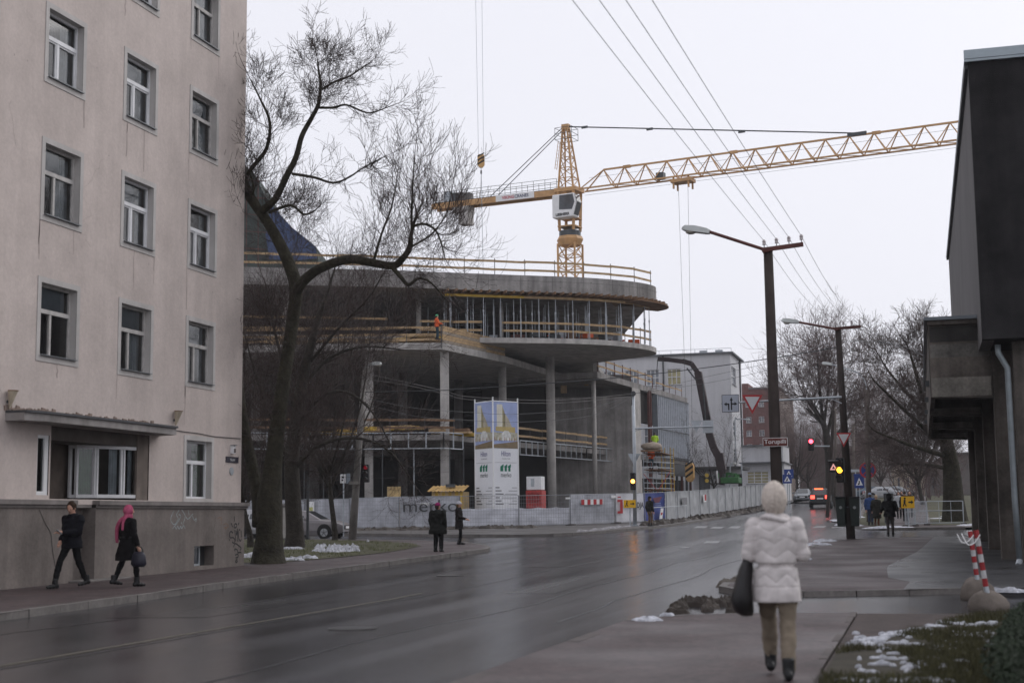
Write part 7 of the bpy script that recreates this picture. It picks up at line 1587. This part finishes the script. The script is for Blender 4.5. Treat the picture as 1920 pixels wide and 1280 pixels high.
for k, (px, Y, c, lab) in enumerate(((1660, 165, (.45, .46, .48), 'white car parked before the cream house'), (1640, 170, (.12, .16, .2), 'dark blue car parked beyond the waiting couple'), (1683, 170, (.3, .32, .34), 'silver car parked beside the walkers'))):
    car('parked_car', lab, S(px, Y), rad(10), sedan, mat('car_far%s' % 'abc'[k], c, .3, .1, 3, metal=.2))

# ------------------------------------------------------------ people
def remesh(mb, vox, it=4):
    me = bpy.data.meshes.new('tmp'); me.from_pydata(mb.v, [], mb.f)
    bm = bmesh.new(); bm.from_mesh(me); bmesh.ops.recalc_face_normals(bm, faces=bm.faces); bm.to_mesh(me); bm.free()
    o = bpy.data.objects.new('tmp', me); m = o.modifiers.new('r', 'REMESH'); m.mode = 'VOXEL'; m.voxel_size = vox
    if it: s = o.modifiers.new('s', 'SMOOTH'); s.factor = .5; s.iterations = it
    out = evaluated_mesh(o); bpy.data.objects.remove(o); bpy.data.meshes.remove(me)
    out.polygons.foreach_set('use_smooth', [True]*len(out.polygons)); out.materials.clear(); return out
def limb_seg(mb, pts, rs, n=10):
    mb.path(pts, rs, n)
    for p, r in zip(pts, rs): mb.ball(p, r, 10, 6)
def person(lab, pos, heading, h=1.70, coat=None, hem=.75, cw=(.21, .22), ctop=1.42, trous=None, shoe=None, head='hat', headm=None, feet=((-.09, .0, 0), (.09, .0, 0)), hands=None, elbows=None, tilt=0., turn=0., vox=.018, skin=M_skin, group=None, fat=1.0, quilt=False, hoodfur=False, belt=None, hairm=None, fingers=False, legw=1.0):
    t = thing('person', lab, 'person', (0, 0, 0), group); k = h/1.70
    shoe = shoe or mat('shoe_black', (.012, .012, .013), .5, .1, 5); trous = trous or mat('trousers_black', (.009, .009, .010), .9, .2, 5, spec=.12); coat = coat or mat('coat_black', (.009, .009, .010), .9, .2, 5, spec=.12)
    hairm = hairm or mat('hair_dark', (.03, .018, .012), .6, .2, 8)
    hands = hands or ((-.27, .06, .82), (.27, .06, .82)); elbows = elbows or ((-.27, -.03, 1.08), (.27, -.03, 1.08))
    V = Vector; b = MB()
    # legs
    legs = []
    for s, ft in zip((-1, 1), feet):
        hip = V((s*.09, 0, .90)); an = V((ft[0], ft[1], .09+ft[2])); kn = (hip+an)/2+V((0, .05+.25*ft[2], .02)); legs.append((hip, kn, an))
        limb_seg(b, [hip, hip.lerp(kn, .5), kn, kn.lerp(an, .35), an], [.092*legw, .082*legw, .064*legw, .064*legw, .05*legw])
    b.rings([(0, 0, .84, .15, .105), (0, 0, .95, .165, .115), (0, 0, 1.08, .145, .105), (0, .0, 1.25, .175, .12), (0, 0, 1.37, .165, .10), (0, 0, 1.44, .07, .065)], 16)
    R = Matrix.Rotation(turn, 3, 'Z') @ Matrix.Rotation(-tilt, 3, 'X'); nk = V((0, 0, 1.47)); H = lambda x, y, z: tuple(nk+R @ V((x, y, z)))
    limb_seg(b, [V((0, -.01, 1.40)), V(H(0, 0, .02))], [.058, .052])
    hd = MB().ball((0, 0, 0), (.074, .092, .112), 16, 10); b.add([H(v[0], v[1]+.015, v[2]+.122) for v in hd.v], hd.f)
    hd = MB().ball((0, 0, 0), (.05, .05, .055), 10, 6); b.add([H(v[0], v[1]+.05, v[2]+.055) for v in hd.v], hd.f)      # jaw
    hd = MB().ball((0, 0, 0), (.014, .022, .024), 8, 5); b.add([H(v[0], v[1]+.112, v[2]+.108) for v in hd.v], hd.f)     # nose
    for s in (-1, 1): hd = MB().ball((0, 0, 0), (.014, .022, .032), 8, 5); b.add([H(v[0]+s*.076, v[1]+.01, v[2]+.115) for v in hd.v], hd.f)
    for s, e, w in zip((-1, 1), elbows, hands):
        sh = V((s*.175, 0, 1.37)); e = V(e); w = V(w); limb_seg(b, [sh, e, e.lerp(w, .85)], [.055, .043, .032]); d = (w-e).normalized()
        limb_seg(b, [w-d*.02, w+d*.06], [.034, .036])
    me = remesh(b, vox*.8, 3); bm_ = [skin, trous]; [me.materials.append(m) for m in bm_]
    for f in me.polygons:
        c = f.center; hand = any((c-V(w)).length < .13 for w in hands); f.material_index = 0 if (c.z > 1.42 or hand) else 1
    NV = [v.normal.copy() for v in me.vertices]
    for v, vn in zip(me.vertices, NV):
        if v.co.z < .95: v.co += vn*(.011*mnoise.noise(Vector((v.co.x*8, v.co.y*8, v.co.z*13)))+.006*mnoise.noise(v.co*24))
    # features and fingers belong to the same mesh
    ex = MB()
    for s, e, w in zip((-1, 1), elbows, hands):
        d = (V(w)-V(e)).normalized(); sd = d.cross(V((0, 0, 1)) if abs(d.z) < .8 else V((0, 1, 0))).normalized(); nn = sd.cross(d)
        for q in range(4): a = V(w)+d*.075+sd*(-.028+.019*q); L_ = (.06, .075, .07, .055)[q]; ex.path([a, a+d*L_*.5-nn*.008, a+d*L_*.85-nn*.03], [.0095, .009, .007], 6)
        a = V(w)+d*.02+sd*(.036*-s); ex.path([a, a+d*.035-sd*.018*s*-1*-1, a+d*.06-nn*.01-sd*.02*s], [.011, .010, .008], 6)
    ex.build_into = None
    m2 = bpy.data.meshes.new('x'); m2.from_pydata(ex.v, [], ex.f); bm = bmesh.new(); bm.from_mesh(me); bm.from_mesh(m2); bm.to_mesh(me); bm.free(); bpy.data.meshes.remove(m2)
    body = bpy.data.objects.new('body', me); COL.objects.link(body); body.parent = t
    ey = MB(); 
    for s in (-1, 1): q = MB().ball((0, 0, 0), (.013, .008, .008), 8, 5); ey.add([H(v[0]+s*.031, v[1]+.103, v[2]+.128) for v in q.v], q.f)
    q = MB().ball((0, 0, 0), (.024, .006, .006), 8, 5); ey.add([H(v[0], v[1]+.102, v[2]+.062) for v in q.v], q.f)
    ey.build('face_features', mat('face_dark', (.10, .04, .035), .6, .1, 5), body, fix=False)
    # shoes
    for s, ft, lg in zip((-1, 1), feet, legs):
        q = MB(); x, y, z = ft; pit = .5 if z > .03 else 0
        for (yy, zz, r) in ((-.06, .05, .05), (.02, .05, .052), (.10, .042, .046), (.17, .035, .034)): q.ball((x, y+yy, z+zz-pit*.25*(yy)), (r*.9, r*1.15, r), 10, 6)
        q.path([V((x, y-.02, z+.05)), V((x, y-.02, z+.2))], [.055, .058], 10)
        m_ = remesh(q, .012, 2); m_.materials.append(shoe); o = bpy.data.objects.new('shoe', m_); COL.objects.link(o); o.parent = t
    # coat
    c = MB(); hw, hd_ = cw[1], cw[1]*.78
    c.rings([(0, 0, hem, hw*fat, hd_*fat), (0, 0, hem+.12, hw*.98*fat, hd_*.97*fat), (0, 0, 1.0, .185*fat, .15*fat), (0, 0, 1.2, .20*fat, .155*fat), (0, -.01, 1.34, cw[0]*fat, .14*fat), (0, -.01, ctop, .12*fat, .11*fat), (0, -.01, ctop+.05, .085, .085)], 26)
    for s, e, w in zip((-1, 1), elbows, hands):
        sh = V((s*cw[0]*.86, -.01, 1.355)); e = V(e); w = V(w); limb_seg(c, [sh, sh.lerp(e, .5), e, e.lerp(w, .85)], [.088*fat, .078*fat, .07*fat, .052*fat], 12)
    m_ = remesh(c, vox*.55 if quilt else vox, 3)
    if quilt:
        NV = [v.normal.copy() for v in m_.vertices]
        for v, vn in zip(m_.vertices, NV):
            x, y, z = v.co; a = math.atan2(x, -y); z_ = z
            if z > 1.02: ph = (z-1.02)/.115+.55*abs(((a*1.35+.35*math.floor((z-1.02)/.23)) % 2)-1)+.12*mnoise.noise(v.co*6)
            elif z > .82: ph = (z-.82)/.11+.75*abs(((a*1.6) % 2)-1)+.12*mnoise.noise(v.co*6)
            else: ph = (z-hem)/(.82-hem)*1.0
            g = abs(math.sin(math.pi*ph)); v.co += vn*((.013*(g**.32)-.010)*(1 if abs(x) < .2 else .6)+.006*mnoise.noise(v.co*8)+.003*mnoise.noise(v.co*19))
            if abs(z-1.0) < .02: v.co -= V((x, y, 0)).normalized()*.022
    NV = [v.normal.copy() for v in m_.vertices]
    if not quilt:
        for v, vn in zip(m_.vertices, NV): c_ = v.co; v.co += vn*(.014*mnoise.noise(Vector((c_.x*7, c_.y*7, c_.z*11)))+.009*mnoise.noise(Vector((c_.x*14+c_.z*9, c_.y*14, c_.z*20))))
    m_.materials.append(coat); m_.polygons.foreach_set('use_smooth', [True]*len(m_.polygons)); o = bpy.data.objects.new('coat', m_); COL.objects.link(o); o.parent = t
    if belt: MB().rings([(0, 0, 1.02, .192*fat, .157*fat), (0, 0, 1.06, .192*fat, .157*fat)], 24).build('belt', belt, t)
    # headwear / hair
    def cap(rx, ry, rz, dy, dz, zmin, name, m, jig=0., front=None, vx=.012):
        q = MB().ball((0, 0, 0), (rx, ry, rz), 20, 12); q2 = MB(); VV = []
        for v in q.v:
            z = max(v[2], zmin); y = v[1]
            if front is not None and y > front: y = front
            VV.append(H(v[0], y+dy, z+dz))
        q2.add(VV, q.f); m__ = remesh(q2, vx, 2)
        if jig:
            NV = [v.normal.copy() for v in m__.vertices]
            for v, vn in zip(m__.vertices, NV): v.co += vn*jig*mnoise.noise(v.co*60)
        m__.materials.append(m); o = bpy.data.objects.new(name, m__); COL.objects.link(o); o.parent = t
    hm = headm or hairm
    if head == 'hair': cap(.09, .108, .125, -.008, .135, -.04, 'hair', hm, .012, .075)
    elif head == 'hat': cap(.092, .112, .115, .0, .145, -.015, 'hat', hm, .004); cap(.082, .085, .11, -.03, .11, -.12, 'hair', hairm, .008, .02)
    elif head == 'hood':
        MB().path(spline([H(0, -.135, -.02), H(0, -.168, .08), H(0, -.15, .21), H(0, -.06, .285), H(0, .03, .27)]), .007, 6).build('hood_seam', hm, t); q = MB(); [q.path([H(.115*math.cos(a0_), -.02+.12*math.sin(a0_), -.05+.02*math.sin(a0_*2)), H(.115*math.cos(a0_+.3), -.02+.12*math.sin(a0_+.3), -.05+.02*math.sin(a0_*2+.6))], .026, 8) for a0_ in np.arange(2.6, 6.9, .3)]; m9 = remesh(q, .012, 2); m9.materials.append(coat); o9 = bpy.data.objects.new('collar', m9); COL.objects.link(o9); o9.parent = t
        cap(.116, .135, .160, -.03, .128, -.17, 'hood', hm, .010 if hoodfur else .004, .075)
    elif head == 'scarf':
        cap(.096, .11, .13, -.005, .13, -.11, 'headscarf', hm, .006, .085)
    t.scale = (k, k, k); place(t, pos, rad(heading)); return t
def tone(name, c, r=.9): return mat(name, [v*.8 for v in c] if max(c) < .04 else c, r, .2, 6, spec=.12)
pw = G(1462, 1272, .10)
white = tone('coat_white', (.60, .56, .55), .75)
person('person in a white quilted hooded coat and beige trousers walking away', pw, 4, 1.63, white, .67, (.205, .215), 1.42, tone('trousers_beige', (.20, .165, .125)), None, 'hood', mat('hood_fleece', (.60, .53, .47), .9, .15, 30, .6, 90), ((-.085, .34, .03), (.085, -.16, .0)), ((-.13, .22, 1.06), (.13, .22, 1.08)), ((-.245, -.01, 1.09), (.245, -.01, 1.10)), 0, .15, .016, fat=1.0, quilt=True, hoodfur=True, legw=1.16)
bp = pw+Vector((-.295, -.02, -.03)); t = thing('shoulder_bag', 'large black leather bag hanging at the white coat', 'bag', bp+Vector((0, 0, .5)))
q = MB().rings([(bp.x+.03, bp.y, bp.z+.56, .05, .10), (bp.x+.01, bp.y, bp.z+.60, .085, .17), (bp.x-.01, bp.y, bp.z+.70, .095, .19), (bp.x+.01, bp.y, bp.z+.84, .075, .15), (bp.x+.035, bp.y, bp.z+.96, .06, .10), (bp.x+.06, bp.y, bp.z+1.06, .03, .04)], 18)

for i_, v_ in enumerate(q.v): q.v[i_] = tuple(Vector(v_)+Vector((.014*mnoise.noise(Vector(v_)*9), .014*mnoise.noise(Vector(v_)*7+Vector((3, 1, 2))), 0)))
q.build('bag_body', mat('leather_black', (.013, .012, .013), .38, .2, 6, .2, 30), t, smooth=True)
for s in (-.05, .05): MB().path(spline([Vector((bp.x+.02, bp.y+s, bp.z+.98)), Vector((bp.x+.05, bp.y+s*.6, bp.z+1.10)), Vector((bp.x+.10, bp.y+s*.2+.06, bp.z+1.16))]), .012, 6).build('strap', M_black, t)
pm_ = G(133, 1102, .12)
navy = tone('coat_navy', (.010, .010, .014))
person('person in dark jacket looking down at a phone while walking', pm_, 165, 1.78, navy, .78, (.225, .215), 1.42, None, mat('shoe_dark', (.02, .02, .02), .6, .1, 5), 'hair', tone('hair_brown', (.035, .018, .010), .6), ((-.09, -.30, .05), (.09, .34, .0)), ((-.02, .30, 1.10), (.22, .10, .92)), ((-.24, .05, 1.08), (.27, -.06, 1.10)), .42, .3, .016, fat=1.08)
d_ = Vector((-math.sin(rad(165)), math.cos(rad(165)), 0)); s_ = Vector((math.cos(rad(165)), math.sin(rad(165)), 0)); hp = pm_+d_*.36*1.05+s_*(-.02)+Vector((0, 0, 1.16))
ph = thing('phone', 'pale phone held by the person in dark jacket', 'phone', hp); MB().box(hp, (.075, .15, .012), rad(165), rad(35)).build('phone_body', M_galv, ph); MB().box(hp+Vector((0, 0, .008)), (.066, .135, .004), rad(165), rad(35)).build('screen', mat('phone_screen', (.3, .32, .35), .2, .05, 3), ph)
for s, (fy_, fx_) in (('a', (-.30, -.09)), ('b', (.34, .09))):
    pass
pk = G(238, 1100, .12); pink = mat('scarf_pink', (.40, .085, .155), .9, .3, 9, spec=.1)
tpk = person('person in a black belted coat and pink headscarf walking away', pk, -25, 1.68, tone('coat_jet', (.010, .009, .010)), .56, (.20, .30), 1.42, None, None, 'scarf', pink, ((-.08, -.26, .06), (.08, .20, 0)), ((-.22, .10, .86), (.29, .06, .84)), ((-.25, -.03, 1.08), (.27, -.03, 1.08)), 0, -.3, .016, belt=M_black)
sc_ = MB(); 
for (a, w) in (([(0, .0, 1.47), (-.10, -.10, 1.40), (-.20, -.13, 1.25), (-.25, -.11, 1.05), (-.27, -.08, .92)], .06), ([(.02, -.04, 1.50), (.03, -.14, 1.38), (.04, -.165, 1.26), (.045, -.17, 1.18)], .045)): sc_.path(spline([Vector(p) for p in a]), [w*(1-.35*i/(4*(len(a)-1))) for i in range(5*(len(a)-1)+1)], 10)
sc_.rings([(0, -.01, 1.43, .10, .10), (0, -.005, 1.50, .09, .10), (0, 0, 1.54, .07, .085)], 16)
o = bpy.data.objects.new('scarf_tail', remesh(sc_, .014, 3)); o.data.materials.append(pink); COL.objects.link(o); o.parent = tpk
hs_ = Vector((math.cos(rad(-25)), math.sin(rad(-25)), 0)); hbp = pk+hs_*.40+Vector((0, 0, .42)); t = thing('handbag', 'dark navy handbag carried by the person in the pink headscarf', 'bag', hbp)
q = MB().rings([(hbp.x, hbp.y, hbp.z+.0, .13, .07), (hbp.x, hbp.y, hbp.z+.06, .18, .09), (hbp.x, hbp.y, hbp.z+.24, .15, .08), (hbp.x, hbp.y, hbp.z+.31, .10, .05)], 16); q.build('bag_body', mat('bag_navy', (.018, .018, .03), .35, .2, 6), t, smooth=True)
MB().path(spline([hbp+Vector((-.1, 0, .29)), hbp+Vector((-.09, 0, .40)), hbp+Vector((-.02, 0, .43)), hbp+Vector((.07, 0, .38)), hbp+Vector((.1, 0, .29))]), .012, 6).build('handle', M_black, t)
person('person in a bulky black parka and magenta hat standing at the kerb', G(821, 1034, .12), -8, 1.66, tone('parka_black', (.016, .017, .016)), .62, (.25, .27), 1.43, None, None, 'hat', tone('hat_magenta', (.22, .02, .10)), ((-.10, 0, 0), (.11, .04, 0)), turn=-.35, fat=1.28, legw=1.35)
person('person in a dark coat and white striped hat seen from the side', G(861, 1020.5, .12), -78, 1.68, tone('coat_charcoal', (.022, .018, .018)), .62, (.19, .22), 1.43, None, None, 'hat', tone('hat_white', (.50, .50, .56)), ((-.07, 0, 0), (.07, .05, 0)), ((-.16, .30, 1.0), (.16, .28, 1.0)), ((-.23, .02, 1.08), (.23, .02, 1.08)), hairm=tone('hair_fair', (.16, .10, .05)))
person('person in a dark jacket and brown trousers standing by the blue banner', G(1219, 986, .12), -40, 1.72, tone('jacket_dark', (.020, .020, .019)), .86, (.22, .20), 1.43, tone('trousers_brown', (.13, .085, .055)), None, 'hat', tone('hat_black', (.015, .017, .016)), ((-.1, 0, 0), (.1, .03, 0)), turn=-.3, fat=1.1)
person('person in a black hooded jacket and grey trousers standing on the hall pavement', G(1670, 1006, .1), 0, 1.72, None, .80, (.24, .22), 1.43, tone('trousers_grey', (.07, .062, .06)), None, 'hood', tone('hood_black', (.010, .010, .011)), ((-.09, 0, 0), (.10, .04, 0)), ((-.34, .16, 1.0), (.22, .22, 1.08)), ((-.30, -.02, 1.10), (.29, -.02, 1.08)), fat=1.12)
person('person in a blue jacket and striped hat waiting by the far pole', S(1632, 80, .12), -20, 1.74, tone('jacket_blue', (.03, .06, .16)), .82, (.22, .21), 1.43, tone('jeans', (.03, .045, .08)), None, 'hat', tone('hat_greyblue', (.20, .25, .34)), turn=.8)
person('person with fair hair, long dark coat and brown boots waiting beside the blue jacket', S(1643.5, 79, .12), -15, 1.62, tone('coat_olive', (.025, .024, .02)), .42, (.21, .24), 1.43, tone('boots_brown', (.09, .035, .018)), tone('boot_brown', (.09, .035, .018)), 'hair', tone('hair_blonde', (.42, .32, .22)), fat=1.12)
for k, (px, Y, c, lab) in enumerate(((1686, 96, (.42, .43, .45), 'walker in a pale grey jacket on the far pavement'), (1692, 101, (.05, .03, .03), 'walker in a dark brown coat on the far pavement'), (1697.5, 90, (.018, .018, .02), 'tall walker in black on the far pavement'), (1707, 98, (.02, .02, .024), 'walker in a dark hooded coat behind the yellow sign'))):
    person('person, '+lab, S(px, Y, .12), 175 if k != 2 else 10, 1.72+.06*(k == 2), tone('walker_coat%s' % 'abcd'[k], c), .7, (.22, .23), 1.43, None, None, 'hair' if k < 3 else 'hood', None, vox=.026, fat=1.1)
# site workers
w1 = onZ(812, 634, Z3t); wy = w1+Vector((0, .9, 0)); 
def worker(lab, pos, heading, vest, helm):
    t = person(lab, pos, heading, 1.72, vest, .86, (.22, .20), 1.42, tone('work_trousers', (.03, .06, .08)), None, 'hat', helm, ((-.1, 0, 0), (.1, .05, 0)), ((-.2, .35, 1.1), (.2, .35, 1.05)), ((-.25, .08, 1.12), (.25, .08, 1.1)), vox=.024); return t
worker('person in orange workwear and green helmet on the terrace', Vector((w1.x, w1.y+.8, Z3t)), -60, M_orange, mat('helmet_green', (.04, .35, .16), .4, .05, 3))
cA = XY(D(1221, 880, 114)); worker('person in orange workwear and yellow helmet on the scaffold tower', Vector((cA.x, cA.y+.1, zt_-1.25)), 0, M_orange, mat('helmet_yellow', (.6, .4, .05), .4, .05, 3))
cA = XY(D(1227, 860, 114.5)); worker('person in a lime vest on top of the scaffold tower', Vector((cA.x, cA.y+.4, zt_+.05)), 0, M_lime, M_black)
# barriers on the far right pavement, grey cabinet, utility cabinet by the trees
for k, (x0, x1, Y, lab) in enumerate(((1697, 1716, 77, 'grey steel mesh barrier just behind the yellow sign'), (1714, 1737, 79, 'grey steel mesh barrier in the middle of the row'), (1738, 1806, 80, 'long low steel barrier at the foot of the broad tree'))):
    a, b = S(x0, Y, .12), S(x1, Y, .12); t = thing('steel_barrier', lab, 'barrier', (a+b)/2, 'barriers on the far pavement'); q = MB(); h = 1.25
    for v in (.1, h*.6, h): q.tube(a+Vector((0, 0, v)), b+Vector((0, 0, v)), .025, n=6)
    for i in range(2 if k == 2 else 2): p = a.lerp(b, i); q.tube(p, p+Vector((0, 0, h)), .03, n=6)
    n_ = 9 if k < 2 else 3
    for i in range(1, n_): p = a.lerp(b, i/n_); q.tube(p+Vector((0, 0, .1)), p+Vector((0, 0, h)), .012, n=4)
    q.build('frame', M_galv, t)
    for p in (a, b): MB().box((p.x, p.y, p.z+.05), (.3, .7, .1)).build('foot', M_conc_d, t)
a = S(1667, 84, .12); t = thing('utility_cabinet', 'tall dark grey cabinet with pale top on the far pavement', 'cabinet', a); MB().b2((a.x-.26, 83.9, a.z), (a.x+.26, 84.4, a.z+1.7)).build('case', mat('cabinet_grey', (.07, .075, .078), .6, .2, 3), t, bevel=.02); MB().b2((a.x-.3, 83.85, a.z+1.702), (a.x+.3, 84.45, a.z+1.76)).build('top', M_galv, t)
for i in range(2): MB().b2((a.x-.22+.24*i, 83.88, a.z+.15), (a.x-.02+.24*i, 83.899, a.z+1.55)).build('door', MATS['cabinet_grey'], t)
a = S(536, 60.5, .13); t = thing('utility_cabinet', 'grey concrete utility cabinet between the two tree trunks', 'cabinet', a); z1 = ZAT(a, 947); MB().b2((a.x-.5, 60.2, a.z-.05), (a.x+.22, 60.9, z1)).build('case', M_conc_d, t, bevel=.02); MB().b2((a.x-.55, 60.15, z1+.002), (a.x+.27, 60.95, z1+.07)).build('top', M_conc, t); MB().b2((a.x+.0, 60.18, a.z+.1), (a.x+.18, 60.197, z1-.1)).build('door', M_conc_l, t)
a = S(577, 61.5, .13); t = thing('steel_post', 'thin dark steel post beside the slimmer tree', 'post', a); MB().tube(a, Vector((a.x, a.y, ZAT(a, 890))), .07, n=8).build('post', M_steel_d, t); MB().b2((a.x-.1, a.y-.1, a.z), (a.x+.1, a.y+.1, a.z+.05)).build('foot', M_steel_d, t)


# ------------------------------------------------------------ thin winter mist
hz = MB().b2((-330, -25, -1.1), (160, 420, 62)).build('haze', None)
hz['kind'] = 'stuff'; hm_ = bpy.data.materials.new('haze'); hm_.use_nodes = True; hn = hm_.node_tree
hn.nodes.remove(hn.nodes['Principled BSDF']); pv = hn.nodes.new('ShaderNodeVolumePrincipled'); pv.inputs['Density'].default_value = .0003; pv.inputs['Color'].default_value = (.92, .93, .96, 1)
hn.links.new(pv.outputs[0], hn.nodes['Material Output'].inputs['Volume']); hz.data.materials.append(hm_)
bpy.data.scenes.remove(_ts)
